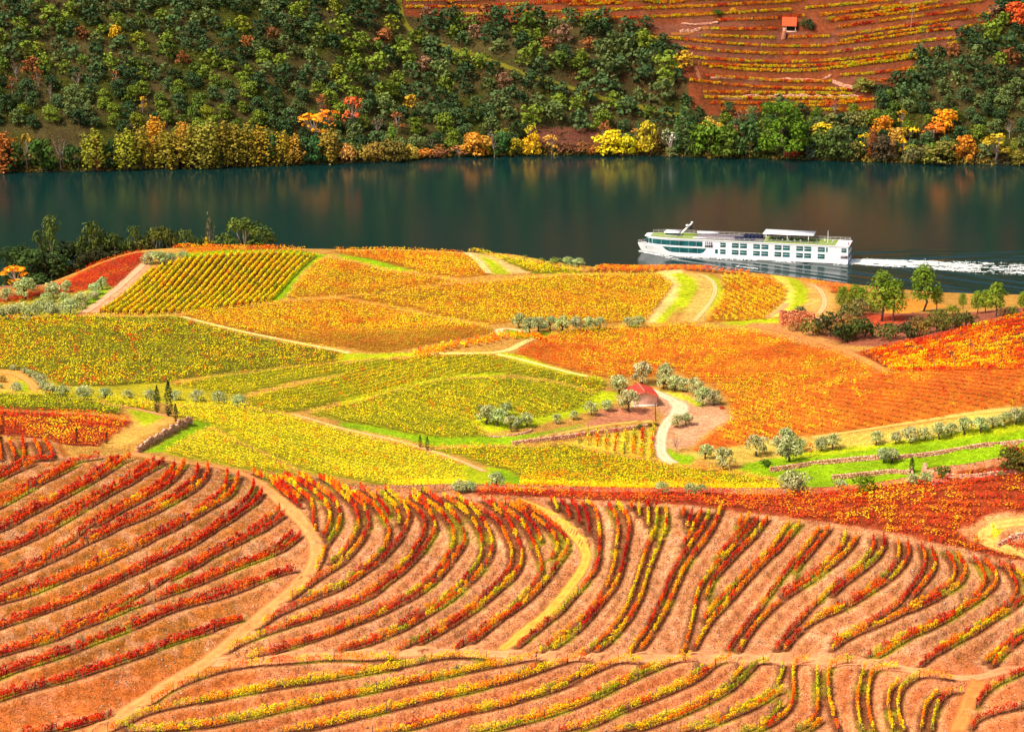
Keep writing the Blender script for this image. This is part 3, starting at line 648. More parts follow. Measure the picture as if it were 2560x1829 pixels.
# ------------------------------------------------------------------ plots (vineyards between the tracks)
# name, outline, row direction (two pixels), mean hue t, patch amplitude, scatter, row spacing, ground colour, label
G_GREEN = lin(128, 122, 22); G_OLIVE = lin(104, 94, 24); G_BROWN = lin(140, 84, 36); G_RED = lin(140, 58, 30); G_GOLD = lin(158, 104, 28)
PLOTS = [
 ('red', 'a:-40,470 -40,410 0,400 250,330 330,290 500,215 700,130 800,95 950,70 935,130 830,230 740,310 640,290 560,330 470,360 300,350 150,405 0,440', 'a:300,320 900,90', .82, .22, .18, 2.2, G_RED, 'red vineyard on the shoulder above the grey olive clump by the river'),
 ('olive', 'a:-60,515 500,488 900,492 1150,492 1300,535 1600,608 1900,668 2250,722 2250,780 1900,812 1500,865 1200,902 1000,935 700,950 420,960 300,900 200,850 -60,790', 'a:200,640 1500,690', .31, .22, .26, 2.5, G_OLIVE, 'wide olive green vineyard speckled with red below the striped field'),
 ('lime', 'a:1100,935 1500,872 1900,820 2253,785 2253,868 1900,920 1700,970 1550,1010 1300,985 1180,960', 'a:1300,960 2200,840', .33, .2, .2, 2.5, G_GREEN, 'thin yellow green vineyard strip right of the tall cypresses'),
 ('gold', 'a:1630,1015 1900,945 2253,875 b:0,795 300,768 700,742 1000,742 1200,805 1450,865 1700,905 1755,945 1690,985 1400,905 1100,872 800,880 600,910 300,975 0,1040 a:2100,1080 1900,1118 1700,1092 1620,1062', 'a:1700,1060 b:600,850', .36, .2, .24, 2.5, G_GREEN, 'golden green vineyard arching over the grassy ring track'),
 ('green', 'a:2005,1128 b:0,1072 300,985 560,925 750,895 1100,892 1400,922 1690,992 1660,1060 1560,1100 1450,1120 1270,1165 1200,1130 1050,1085 900,1110 880,1180 930,1235 950,1280 700,1292 450,1265 250,1220 0,1172', 'b:300,1000 800,1130', .31, .2, .22, 2.5, G_GREEN, 'domed green and yellow vineyard enclosed by the grassy ring track'),
 ('yellow', 'a:1120,1075 1500,1078 1650,1092 1880,1140 2253,1240 b:0,1250 380,1325 620,1398 800,1462 835,1530 825,1600 5:640,130 400,172 0,130 3:2000,480 1550,400 1150,345 800,170 400,0 a:1530,1300 1400,1205 1190,1165', 'a:1500,1150 b:500,1500', .36, .12, .16, 2.5, lin(160, 150, 30), 'large bright yellow vineyard in the dip behind the red terraces'),
 ('yellow', 'a:1390,1230 1540,1320 3:350,20 750,180 1100,365 800,325 400,300 0,210 1:2100,190 1900,150 1700,90 a:1080,1380 1240,1290', 'a:1250,1330 1700,1480', .37, .12, .16, 2.5, lin(160, 150, 30), 'yellow vineyard wedge below the bright green verge and stone wall'),
 ('moss', 'a:-60,985 300,1003 640,1055 800,1092 780,1135 600,1120 300,1105 -60,1085', 'a:0,1050 700,1090', .24, .25, .22, 2.2, G_OLIVE, 'mossy green vineyard strip under the row of round olives'),
 ('moss', 'a:690,1030 1015,1062 1010,1115 870,1092 700,1068', 'a:700,1050 1000,1090', .38, .2, .2, 2.2, G_GREEN, 'small yellow vineyard corner left of the first tall cypress'),
 ('scarlet', 'a:-60,1092 300,1112 600,1125 860,1172 880,1192 780,1240 700,1300 640,1335 400,1318 330,1288 -60,1228', 'a:0,1150 800,1200', .72, .3, .5, 2.2, G_RED, 'scarlet vineyard left of the tan farm track and two small cypresses'),
 ('amber', 'b:370,1290 620,1358 900,1340 1130,1345 1500,1330 1800,1395 2050,1435 2253,1478 c:300,1508 640,1568 660,1604 7:1800,238 1100,235 500,215 0,220 5:1400,188 1220,160 b:1180,1530 1000,1470 800,1405 620,1372', 'b:900,1440 2000,1470', .42, .24, .26, 2.4, G_GREEN, 'amber and yellow vineyard in the hollow behind the red crest'),
 ('crest', '5:750,195 1400,195 2272,228 7:1100,243 1900,262 9:0,248 400,190 1000,112 1500,62 2350,35 2350,430 1980,500 1790,535 1650,615 1540,640 1680,745 1820,790 2050,885 2350,990 2350,1080 1950,960 1600,850 1200,790 700,660 0,560 7:1900,495 1200,430 560,360 0,325 5:2000,320 1650,292 1100,272 745,262', '7:200,290 9:1800,420', .74, .26, .40, 1.9, G_RED, 'fiery red vineyard draped over the crest above the pale terraces'),
 ('orange', 'b:1140,738 1270,655 1420,603 1740,568 2253,545 c:450,580 700,642 1000,722 1180,792 1330,852 1000,880 700,890 300,938 170,925 b:2190,850 2050,880 1900,885 1750,893 1550,848 1300,788', 'b:1300,700 c:900,790', .49, .28, .48, 2.4, lin(182, 106, 32), 'glowing orange vineyard above the red roofed shed'),
 ('flame', 'c:200,945 700,888 1300,862 2350,825 2350,1060 1900,1122 1500,1190 1000,1250 600,1292 400,1332 250,1352 80,1382 150,1300 330,1180 340,1085 290,1000', 'c:500,1000 1300,1170', .475, .22, .50, 2.4, lin(182, 102, 32), 'yellow to red vineyard sloping down to the olive row on the grass strip'),
 ('amber', 'b:0,362 200,345 500,302 1000,262 1500,222 2080,212 2165,250 2178,290 2100,400 2000,540 1850,530 1740,540 1500,530 1130,530 1000,545 800,510 500,450 200,392', 'b:300,380 1900,480', .42, .22, .30, 2.5, G_GOLD, 'amber vineyard below the river between the two hilltop tracks'),
 ('amber', 'a:1870,370 2050,155 2140,108 2253,130 b:20,122 300,190 520,216 760,262 500,298 200,340 20,350', 'a:1950,250 b:600,270', .43, .24, .30, 2.5, G_GOLD, 'yellow and red vineyard right of the striped hilltop field'),
 ('rust', 'b:-60,62 300,58 500,62 800,84 900,130 980,200 980,222 800,240 560,212 300,140 0,80', 'b:100,70 800,180', .50, .22, .26, 2.4, G_GOLD, 'rust coloured vineyard on the hilltop edge beside the river'),
 ('lime', 'b:815,66 1000,92 1300,142 1580,192 1600,208 1270,212 1100,150 920,88', 'b:900,85 1500,190', .36, .24, .2, 2.1, G_GREEN, 'narrow green and gold vineyard tongue pointing at the ship'),
 ('plum', 'a:1175,482 1250,462 1500,442 1750,412 1850,392 2230,372 b:0,372 300,425 600,488 980,562 990,600 800,640 500,690 300,728 150,718 0,690 a:2200,690 1900,640 1500,570 1300,522', 'a:1400,500 b:700,640', .47, .24, .32, 2.4, G_GOLD, 'orange vineyard darkening to plum just above the pale diagonal track'),
 ('knoll', 'c:275,235 400,222 600,242 695,330 690,370 600,465 550,515 170,528 240,420 285,345', 'c:300,250 600,420', .47, .26, .30, 2.4, G_GOLD, 'orange vineyard on the knoll between two looping grass tracks'),
 ('rust', 'b:1600,202 1900,178 2253,172 c:250,192 460,208 440,228 240,205 0,192 b:2050,205', 'b:1650,195 2200,178', .66, .2, .2, 2.0, G_BROWN, 'thin rusty vine strip on the brink in front of the ship'),
 ('rust', 'c:770,256 1100,300 1230,335 1000,338 850,282', 'c:780,262 1100,310', .74, .2, .2, 2.0, G_BROWN, 'small dark red vine strip behind the looping tracks'),
 ('amber', 'a:1080,45 1300,42 1700,45 2000,60 2000,72 1700,66 1480,72 1300,92 1240,98 1230,70', 'a:1100,55 1900,62', .62, .3, .2, 2.0, G_GOLD, 'thin red and gold vine strip along the top of the striped field'),
 ('red', '9:2110,740 2350,640 2350,960 2180,880 2030,795', '9:2100,760 2300,850', .84, .2, .2, 2.0, G_RED, 'dark red vines enclosed by the pinkish wall at the right edge'),
]
PW = []
def rcp(P, dy, lo, hi=913.0):
    H = rc(P, dy)[:, :2]
    y = np.clip(H[:, 1], lo, hi)
    return np.stack([H[:, 0] / H[:, 1] * y, y], 1)
for p in PLOTS:
    near = p[0] in ('crest', 'scarlet') or p[1].startswith('9:')
    PW.append(rcp(beyond(T(p[1]), 170), (-3.0 if p[0] == 'crest' else 7.0) if near else 4.0, 450.0 if near else 588.0, 607.0 if p[0] == 'crest' else 913.0))

# ------------------------------------------------------------------ lawns, verges and tracks (painted into the ground / laid on as ribbons)
LAWN = lin(132, 164, 16); VERGE = lin(172, 180, 22); TAN = lin(215, 140, 85); PINK = lin(215, 150, 115); CREAM = lin(232, 190, 150)
AREAS = [
 ('c:380,1505 420,1460 600,1425 830,1445 1300,1365 2300,1190 2300,1275 1450,1420 1300,1432 900,1462 600,1508', LAWN),
 ('c:330,1505 600,1490 900,1450 1260,1418 1450,1405 1850,1350 2300,1268 2300,1500 2090,1525 1800,1550 1500,1600 1480,1610 1100,1624 850,1610 690,1600 640,1565', LAWN),
 ('c:0,1390 300,1360 600,1300 700,1300 1300,1250 2300,1090 2300,1190 1300,1365 830,1445 600,1425 420,1460 200,1450', lin(200, 165, 70)),
 ('c:1300,1330 2300,1150 2300,1195 1300,1368 850,1445 620,1430 700,1400', VERGE),
 ('a:800,1095 1000,1125 1110,1160 1180,1195 1000,1280 820,1370 700,1350 740,1280 880,1195', lin(225, 165, 75)),
 ('a:830,1100 1000,1130 1080,1160 960,1230 900,1190', VERGE),
 ('a:1190,1168 1400,1205 1240,1290 1080,1385 930,1390 1020,1345 1130,1280 1250,1215', LAWN),
 ('b:300,972 600,908 800,878 1100,870 1100,892 750,897 560,928 300,990 0,1080 0,1045', VERGE),
 ('b:0,1185 250,1225 450,1268 700,1296 950,1284 1150,1300 1350,1270 1600,1215 1600,1240 1400,1295 1150,1345 900,1335 620,1350 370,1290 0,1222', LAWN),
 ('b:860,1195 1000,1270 1150,1255 1300,1210 1500,1160 1690,1110 1800,1060 1840,1000 1700,985 1690,1000 1560,1105 1270,1168 1060,1100 950,1100', VERGE),
 ('b:1150,1345 1350,1310 1600,1245 1700,1110 1830,1090 2050,1100 2070,1180 1900,1200 1600,1232', lin(190, 120, 85)),
 ('b:1480,1330 1800,1268 2060,1220 2060,1420 1800,1390 1600,1345', lin(205, 180, 55)),
 ('b:1080,590 1170,580 1250,610 1420,600 1270,650 1150,640', LAWN),
 ('b:1050,735 1200,760 1450,845 1700,900 1760,940 1640,905 1440,870 1200,808 1000,745', VERGE),
 ('b:0,745 200,742 500,735 700,738 300,768 0,795', VERGE),
 ('b:790,1450 900,1490 1000,1480 1180,1550 1200,1624 850,1624', VERGE),
 ('b:1000,1500 1100,1500 1190,1560 1200,1624 1050,1624', LAWN),
 ('b:2070,210 2253,190 2253,330 2180,430 2090,545 2000,545 2110,400 2185,290', lin(230, 190, 110)),
 ('b:2170,225 2253,215 2253,400 2180,480 2120,545 2060,545 2200,380 2225,290', VERGE),
 ('c:0,210 90,250 115,320 60,420 0,480', VERGE),
 ('c:30,215 200,225 285,320 240,420 150,535 0,535 60,430 120,330 100,260', lin(205, 165, 80)),
 ('c:130,220 230,240 285,320 240,420 170,500 210,400 245,320 200,260', VERGE),
 ('c:600,232 760,255 840,320 835,400 760,450 640,500 560,512 690,400 705,330', lin(225, 200, 80)),
 ('c:680,240 780,265 840,330 835,400 750,450 700,470 740,400 750,330', VERGE),
 ('c:780,260 950,290 1010,400 1000,470 880,495 780,465 840,400 845,325', lin(215, 160, 80)),
 ('c:250,540 560,515 660,510 660,540 430,560', VERGE),
 ('c:430,545 700,540 900,600 950,640 1100,700 1180,760 1000,720 700,640', lin(190, 130, 70)),
 ('c:1030,480 1500,470 1800,480 2300,420 2300,470 2000,540 1700,620 1300,700 1100,690 900,620 800,560', lin(150, 85, 60)),
 ('c:1350,380 1520,385 1750,440 1500,480 1350,480', lin(225, 140, 50)),
 ('c:1220,480 1480,500 1480,540 1230,560', lin(190, 75, 45)),
 ('b:800,80 1000,100 1090,150 1250,215 1000,226 900,130', lin(235, 180, 110)),
 ('b:900,90 1010,130 1120,222 1000,226 940,140', VERGE),
 ('a:1100,95 1500,66 2000,72 2140,100 1990,200 1870,370 1790,405 1740,400 1870,270 2060,110 1800,78 1480,92 1260,115', LAWN),
 ('b:-20,95 200,125 480,200 400,205 150,150 0,112', LAWN),
 ('a:560,470 760,310 950,150 990,165 700,440 650,475', lin(205, 150, 105)),
 ('a:640,475 1000,190 1270,110 1800,85 2060,100 1870,270 1750,398 1500,440 900,485', lin(112, 70, 30)),
 ('a:0,500 500,485 640,390 740,310 640,290 560,330 300,360 0,440', lin(160, 150, 50)),
 ('a:600,340 740,310 660,390 560,470 560,410', LAWN),
 ('a:0,830 100,850 200,900 260,1000 0,985', lin(225, 160, 70)),
 ('a:130,900 200,910 270,1000 100,990', VERGE),
 ('a:300,895 420,960 700,952 1000,937 1100,935 1200,960 1550,1010 1640,1090 1120,1075 1010,1060 640,1050 300,1000', lin(180, 165, 35)),
 ('c:1130,742 1300,702 1700,622 2000,542 2300,472 2300,830 1700,842 1380,850 1230,782', lin(150, 62, 28)),
 ('9:2350,430 1980,500 1790,540 1650,620 1540,640 1680,745 1820,790 2350,960 2350,930 2180,880 2030,795 1985,800 2110,740 2350,620', TAN),
 ('9:2350,510 2000,590 1830,660 1700,710 1760,760 1950,800 2000,740 2110,650 2350,570', VERGE),
 ('e:640,420 760,440 1200,480 1500,520 1700,640 1850,820 1500,1000 1300,1200 1000,1250 930,1100 1000,900 820,700 780,560', lin(205, 145, 105)),
 ('e:1200,480 1400,560 1480,640 1300,640 1240,560', VERGE), ('e:800,410 1000,440 1280,520 1200,560 900,450', VERGE),
 ('e:930,1180 1060,1290 1350,1350 1250,1470 1020,1440 920,1300', LAWN),
]
TRACKS = [   # trace, width m, colour, label-less structure name
 ('farm_track', '1:1400,130 1700,200 3:-100,270 60,290 300,330 480,400 650,510 800,640 950,760 1050,870 1150,980 1220,1080 1250,1200 1230,1330 1170,1450 1080,1570 4:1000,30 850,150 700,280 560,410 400,540 250,660 100,780 20,860 2:2100,960 1950,1050 1800,1150 1650,1250 1500,1340 1350,1430 1200,1530 1080,1620 950,1720', 3.2, lin(216, 138, 78)),
 ('farm_track', '4:20,860 100,850 300,860 600,830 900,800 1400,770 2000,760 6:200,720 900,750 1400,790 1700,790 8:100,800 600,800 1200,800 1800,800 0:0,850 300,860 700,880 1000,940 1300,990 1500,1020 1700,1040 1900,990 2080,920 2272,850 2400,790', 2.2, lin(218, 140, 92)),
 ('farm_track', '0:1800,1030 1740,1100 1690,1220 1620,1400 1560,1540 1500,1700', 3.4, lin(205, 120, 60)),
 ('grass_track', '5:1150,300 1300,330 1450,400 1600,500 1750,620 1880,740 1960,850 1975,960 1920,1080 1830,1200 1750,1310 1650,1430 1560,1520 6:1450,390 1300,480 1180,580 1080,690 960,750', 2.0, lin(214, 150, 66)),
 ('gravel_road', 'e:640,390 780,455 950,525 1080,600 1110,680 1020,790 900,930 850,1060 840,1200 860,1320 940,1410 1060,1460', 3.0, CREAM),
 ('gravel_road', 'e:1000,560 1120,620 1130,700 1050,770', 4.6, CREAM),
 ('farm_track', 'a:500,490 560,475 680,385 800,290 900,195 950,150', 2.6, lin(225, 160, 120)),
 ('farm_track', 'a:1180,498 1350,543 1600,603 1900,663 2200,722 b:80,745', 1.8, lin(235, 190, 120)),
 ('farm_track', 'b:480,742 800,742 1000,742 1120,720 1200,670 1280,640', 2.0, lin(238, 190, 110)),
 ('farm_track', 'b:1230,610 1150,585 1050,575 1035,595 1060,620', 2.2, lin(240, 185, 130)),
 ('farm_track', 'b:1000,742 1200,785 1450,855 1650,900', 2.0, lin(240, 195, 110)),
 ('farm_track', 'a:1890,1135 2100,1190 b:0,1235 380,1312 620,1385 800,1450 960,1520', 2.0, lin(232, 165, 105)),
 ('grass_track', 'b:2080,1180 1900,1195 1700,1215 1500,1255 1350,1295 1150,1335', 1.6, lin(215, 160, 80)),
 ('grass_track', 'c:830,1295 1000,1275 1200,1243 1600,1182 2000,1120 2300,1075', 1.6, lin(222, 156, 84)),
 ('farm_track', 'a:640,1068 800,1085 1000,1130 1110,1160', 1.8, lin(225, 150, 95)),
 ('farm_track', 'a:0,845 80,865 150,895 210,940 250,1000', 2.8, lin(228, 150, 75)),
 ('farm_track', 'c:90,535 180,435 232,350 230,290 180,240 100,218', 1.5, lin(225, 175, 110)),
 ('farm_track', 'c:905,490 950,430 945,370 905,310 850,285', 1.7, lin(225, 165, 110)),
 ('farm_track', 'c:560,512 650,465 705,410', 1.6, lin(225, 150, 100)),
 ('farm_track', 'c:430,560 700,600 900,660 1050,715 1180,770 1330,850', 2.2, lin(205, 125, 65)),
 ('farm_track', '9:2350,490 2050,560 1850,640 1740,690 1800,770 2000,820 2150,895 2350,975', 2.2, lin(230, 165, 85)),
 ('farm_track', 'b:830,82 900,130 980,222', 2.2, lin(240, 190, 130)),
]
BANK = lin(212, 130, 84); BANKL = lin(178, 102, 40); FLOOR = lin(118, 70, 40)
AW = [(rcp(beyond(T(tr), 170), 0.0, 450.0 if tr.startswith('9:') else 598.0), c) for tr, c in AREAS]
def ground_colour(xr, yr, row_d):
    col = np.empty((len(xr), 3))
    nz1 = fbm(xr, yr, 21, 6.0, 3)
    col[:] = lin(185, 135, 60) * (.85 + .3 * nz1[:, None])
    fm = (yr < 588) | (row_d < 3.5)
    mixl = sm(-35, -60, xr)[:, None]
    dry = sm(.40, .62, fbm(xr, yr, 31, 3.0, 4))[:, None]
    bank = BANK * (1 - mixl) + BANKL * mixl
    bank = bank * (1 - .6 * dry) + (lin(176, 108, 60) * (1 - mixl) + lin(150, 92, 30) * mixl) * (.6 * dry)
    scr = (sm(.46, .64, fbm(xr, yr, 131, 1.5, 3)))[:, None]              # scrub and bare clods
    bank = bank * (1 - .5 * scr) + lin(132, 84, 40) * (.5 * scr)
    shl = (sm(.56, .70, fbm(xr, yr, 151, 2.2, 3)))[:, None]              # pale shale scree
    bank = bank * (1 - .35 * shl) + lin(234, 172, 132) * (.35 * shl)
    bot = (sm(522, 512, yr) * .55)[:, None]
    bank = bank * (1 - bot) + lin(188, 92, 42) * bot
    lip = (np.exp(-((row_d - 1.35) / .4) ** 2) * .45)[:, None]          # pale shale along the terrace lips, brightened to paint light on the rounded edge
    bank = bank * (1 - lip) + lin(238, 176, 122) * lip
    col[fm] = bank[fm]
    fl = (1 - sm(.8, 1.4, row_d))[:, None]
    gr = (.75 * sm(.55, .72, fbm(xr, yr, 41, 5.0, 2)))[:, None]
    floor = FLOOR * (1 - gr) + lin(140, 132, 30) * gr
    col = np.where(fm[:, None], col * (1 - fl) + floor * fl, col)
    for p, P in zip(PLOTS, PW):
        m = inpoly(xr, yr, P); col[m] = p[7] * (.8 + .4 * nz1[m][:, None])
    for P, c in AW:
        m = inpoly(xr, yr, P); col[m] = c * (.85 + .3 * nz1[m][:, None])
    col[yr > 940] = lin(70, 75, 35)
    return col
for (xr, yr, zr, rd), FX, FY in ((G1, FX1, FY1), (G2, FX2, FY2)):
    col = ground_colour(xr, yr, rd)
    cg = col.reshape(len(FY), len(FX), 3)
    cg[1:-1, 1:-1] = cg[1:-1, 1:-1] * .5 + (cg[:-2, 1:-1] + cg[2:, 1:-1] + cg[1:-1, :-2] + cg[1:-1, 2:]) * .125
    ii = np.arange(len(xr)).reshape(len(FY), len(FX))
    F4 = np.stack([ii[:-1, :-1], ii[:-1, 1:], ii[1:, 1:], ii[1:, :-1]], -1).reshape(-1, 4)
    zz = zr.copy()
    if FX is FX2: zz[ii[0]] -= .2
    me = mesh_from('ground', np.stack([xr, yr, zz], 1), F4, None, cg.reshape(-1, 3), True)
    tag(link('ground', me, M_ground), kind='structure')

for nm, tr, wd, c in TRACKS:
    P = resample(rcg(chaikin(beyond(T(tr), 150), 2)), .8)[:, :2]
    k = 3
    for a in range(2):
        q = np.pad(P[:, a], (k, k), 'edge'); P[:, a] = np.convolve(q, np.ones(2 * k + 1) / (2 * k + 1), 'valid')
    d = np.gradient(P, axis=0); d /= np.linalg.norm(d, axis=1, keepdims=True) + 1e-9
    nrm = np.stack([-d[:, 1], d[:, 0]], 1)
    ts = np.array([-1, -.72, -.4, -.15, .15, .4, .72, 1.0])
    wob = 1 + .25 * (vnoise(P[:, 0], P[:, 1], 5, 4.0) - .5)
    V = P[:, None] + nrm[:, None] * (ts[None, :, None] * wd * .62 * wob[:, None, None])
    vx, vy = V[..., 0].ravel(), V[..., 1].ravel()
    V3 = np.stack([vx, vy, zg(vx, vy) + .07], 1)
    n = len(P); ii = np.arange(n * 8).reshape(n, 8)
    F4 = np.stack([ii[:-1, :-1], ii[:-1, 1:], ii[1:, 1:], ii[1:, :-1]], -1).reshape(-1, 4)
    e = np.abs(np.tile(ts, (n, 1)))
    endf = np.minimum(np.arange(n), np.arange(n)[::-1]) / 4.0
    e = np.maximum(e, (1 - np.clip(endf, 0, 1))[:, None])
    rut = np.exp(-((np.abs(np.tile(ts, (n, 1))) - .4) / .22) ** 2)
    cc = c * (.84 + .22 * rut.ravel()[:, None])
    if nm == 'grass_track': cc = cc * .85 + VERGE * .15
    me = mesh_from(nm, V3, F4, None, cc, True, {'edge': e.ravel()})
    tag(link(nm, me, M_ribbon), kind='structure')
# ------------------------------------------------------------------ river
def nonuni(a, b, c, d, fine, coarse):
    return np.concatenate([np.arange(a, b, coarse), np.arange(b, c, fine), np.arange(c, d + 1, coarse)])
WX = nonuni(-900, 20, 210, 900, 1.1, 25.0); WY = nonuni(925, 990, 1080, 1345, .7, 15.0)
wx, wy = np.meshgrid(WX, WY)
SHIP_B = at_z(1606, 629, 0.0)           # bow at the waterline
SHIP_S = at_z(2120, 656, 0.0)           # near stern corner at the waterline
bs = SHIP_S[:2] - SHIP_B[:2]
SL = float(np.hypot(*bs)) * 1.004; SYAW = math.atan2(bs[1], bs[0]) + R(1.4)
ex = np.array([math.cos(SYAW), math.sin(SYAW)]); ey = np.array([-ex[1], ex[0]])
rel = np.stack([wx - SHIP_B[0], wy - SHIP_B[1]], -1)
lx = rel @ ex; ly = rel @ ey
env = sm(990, 1002, wy) * sm(1080, 1068, wy) * sm(20, 40, wx) * sm(210, 195, wx)
wave = np.zeros_like(wx)
side = np.abs(ly)
for lam, ang, amp in ((6.5, 21, .09), (4.4, 24, .06), (9.5, 18, .07)):
    ca, sa = math.cos(R(ang)), math.sin(R(ang))
    ph = (side * ca - lx * sa) * 2 * math.pi / lam
    wave += amp * np.sin(ph + 1.5 * vnoise(wx, wy, 3, 14.0)) * sm(8, 18, lx) * np.exp(-np.maximum(side - .42 * lx - 6, 0) / 8)
wave += .05 * (fbm(wx, wy, 9, 2.2, 2) - .5)
wz = wave * env
ii = np.arange(wx.size).reshape(wx.shape)
F4 = np.stack([ii[:-1, :-1], ii[:-1, 1:], ii[1:, 1:], ii[1:, :-1]], -1).reshape(-1, 4)
mw, wnt, wb = mat_new('river_water')
wb.inputs['Base Color'].default_value = (.003, .021, .020, 1)
wb.inputs['Roughness'].default_value = .06; wb.inputs['IOR'].default_value = 1.333; wb.inputs['Specular IOR Level'].default_value = .36
tc = N(wnt, 'ShaderNodeTexCoord'); mp = N(wnt, 'ShaderNodeMapping'); mp.inputs['Scale'].default_value = (.35, .8, 1)
wnt.links.new(tc.outputs['Object'], mp.inputs[0])
n1 = N(wnt, 'ShaderNodeTexNoise'); n1.inputs['Scale'].default_value = 1.6; n1.inputs['Detail'].default_value = 5; n1.inputs['Roughness'].default_value = .6
wnt.links.new(mp.outputs[0], n1.inputs['Vector'])
bp = N(wnt, 'ShaderNodeBump'); bp.inputs['Strength'].default_value = .34; bp.inputs['Distance'].default_value = .12
wnt.links.new(n1.outputs[0], bp.inputs['Height']); wnt.links.new(bp.outputs[0], wb.inputs['Normal'])
me = mesh_from('river_water', np.stack([wx.ravel(), wy.ravel(), wz.ravel()], 1), F4, None, None, True)
tag(link('river_water', me, mw), kind='structure')

# ------------------------------------------------------------------ far bank hillside
SHX = []; 
for px, py in ((-900, 440), (-300, 436), (0, 431), (200, 428), (400, 421), (600, 417), (750, 412), (880, 408), (1000, 399), (1150, 391), (1300, 389), (1450, 388), (1650, 390), (1800, 394), (2000, 399), (2200, 406), (2400, 411), (2560, 413), (2900, 416), (3400, 420)):
    SHX.append(at_z(px, py, 0.0)[:2])
SHX = np.array(SHX)
def zfar(x, y):
    ysh = np.interp(x, SHX[:, 0], SHX[:, 1])
    t = y - ysh
    z = np.where(t < 0, t * .4, .42 * np.minimum(t, 8) + .57 * np.maximum(t - 8, 0))
    z = z + (fbm(x, y * .5, 51, 55.0, 3) - .5) * 16 * sm(6, 50, t) + (fbm(x, y, 61, 9.0, 2) - .5) * 1.2 * sm(2, 8, t)
    return z
def rcf(P, dy=0.0):
    P = np.asarray(P, float).reshape(-1, 2)
    return raycast(P[:, 0], P[:, 1] + dy, lambda x, y: np.maximum(zfar(x, y), -.2), 1180, 1640, 1.0)

FAR = """f:-60,52 300,35 700,15 800,5
f:-60,108 200,95 450,80 730,65
f:240,135 500,130 820,105
f:820,55 1100,30 1400,0
f:920,100 1200,70 1500,40 1700,10
f:990,140 1200,115 1500,80 1700,45 1980,5
f:1040,180 1300,145 1600,105 1900,65
f:1030,235 1200,215 1500,170 1800,125 2050,95
f:140,235 400,245 620,250
f:710,248 980,240
f:0,258 300,288 600,306 900,308 1100,285 1400,240 1700,195 1890,195
f:20,310 300,340 600,355 970,352
f:1000,345 1300,310 1600,270 1800,250
f:50,375 300,395 600,410 900,405 1120,385 1400,350 1700,320
f:190,440 450,460 700,468 900,462 1100,435 1400,400 1640,370
f:170,500 400,515 700,535 990,535
f:1050,495 1300,480 1550,445
f:60,525 300,555 600,580 900,582 1130,590
f:160,640 500,645 800,645 1200,645
f:270,720 500,715 800,700 1000,690 1300,650
f:1160,535 1400,525 1540,515
f:1750,300 1930,235
f:200,190 450,195 640,190
f:1850,185 2030,155
g:430,48 800,50 1200,30 1500,12 2230,-8
g:610,95 900,97 1300,85 1700,70 2180,50
g:1450,130 1900,120 2230,105
g:430,8 1000,-2
g:1980,240 2250,258
f:800,720 1000,722 1240,715
f:1980,110 2100,60
f:-60,5 300,-6 700,-12
f:150,603 500,612 850,612 1140,618
f:190,676 600,682 1000,668 1260,658
f:120,420 400,434 800,440 1150,412 1600,352
f:1050,268 1400,214 1750,164
f:1120,75 1450,25
f:960,130 1300,85 1600,40
g:1500,35 2250,12"""
FROWS = []
for ln in FAR.split('\n'):
    H = rcf(chaikin(T(ln), 2), 3.0)
    FROWS.append(resample(H, .8))
FRP = np.vstack(FROWS)
fkd = KDTree(len(FRP))
for j, p in enumerate(FRP): fkd.insert((p[0], p[1], 0), j)
fkd.balance()
FHX = np.concatenate([np.arange(-620, -300, 8.0), np.arange(-300, 300, 1.8), np.arange(300, 621, 8.0)])
FHY = np.concatenate([np.arange(1210, 1262, 3.0), np.arange(1262, 1420, 1.4), np.arange(1420, 1800, 7.0)])
hx, hy = np.meshgrid(FHX, FHY)
hz = zfar(hx, hy)
FARV = T('g:390,-200 400,60 430,110 620,130 1100,150 1300,130 1700,130 2000,180 2080,230 2200,330 2250,420 f:60,700 200,760 700,740 1250,745 1310,640 1440,520 1560,380 1800,320 1960,200 2080,110 2060,-200')
HP = np.stack([hx.ravel(), hy.ravel(), hz.ravel()], 1)
hpx, hpy = project(HP)
inv = inpoly(hpx, hpy, FARV)
hzr = hz.ravel().copy(); hd = np.full(hzr.size, 99.0)
for v in np.nonzero(inv)[0]:
    co, k, d = fkd.find((HP[v, 0], HP[v, 1], 0))
    hd[v] = d
    if d < 2.6:
        wv = 1 - sm(1.1, 2.4, d)
        hzr[v] = hzr[v] * (1 - wv) + FRP[k, 2] * wv
nzf = fbm(HP[:, 0], HP[:, 1], 71, 14.0, 3)[:, None]
hc = lin(76, 66, 36) * (.7 + .5 * nzf) 
gmix = sm(.5, .7, fbm(HP[:, 0], HP[:, 1], 77, 18.0, 2))[:, None]
hc = hc * (1 - gmix) + lin(62, 64, 20) * gmix
vc = lin(126, 64, 36) * (.75 + .5 * nzf)
pk = sm(.5, .68, fbm(HP[:, 0], HP[:, 1] * 3, 81, 22.0, 2))[:, None]
vc = vc * (1 - pk) + lin(124, 72, 52) * pk
vf = (1 - sm(1.0, 2.2, hd))[:, None]
vc = vc * (1 - vf * .6) + lin(66, 46, 22) * vf * .6
hc = np.where(inv[:, None], vc, hc)
br = inpoly(hpx, hpy, T('g:1180,830 1300,830 1700,850 1700,960 1500,990 1330,980'))
hc[br] = lin(104, 62, 48)
for tr in ('g:1900,480 2250,520 2253,640 2100,660 1950,600', 'g:1450,420 1900,480 1850,640 1500,540', 'g:850,380 1150,480 1100,560 900,470'):
    m = inpoly(hpx, hpy, T(tr)); hc[m] = hc[m] * .5 + lin(84, 52, 30) * .5
ii = np.arange(hx.size).reshape(hx.shape)
F4 = np.stack([ii[:-1, :-1], ii[:-1, 1:], ii[1:, 1:], ii[1:, :-1]], -1).reshape(-1, 4)
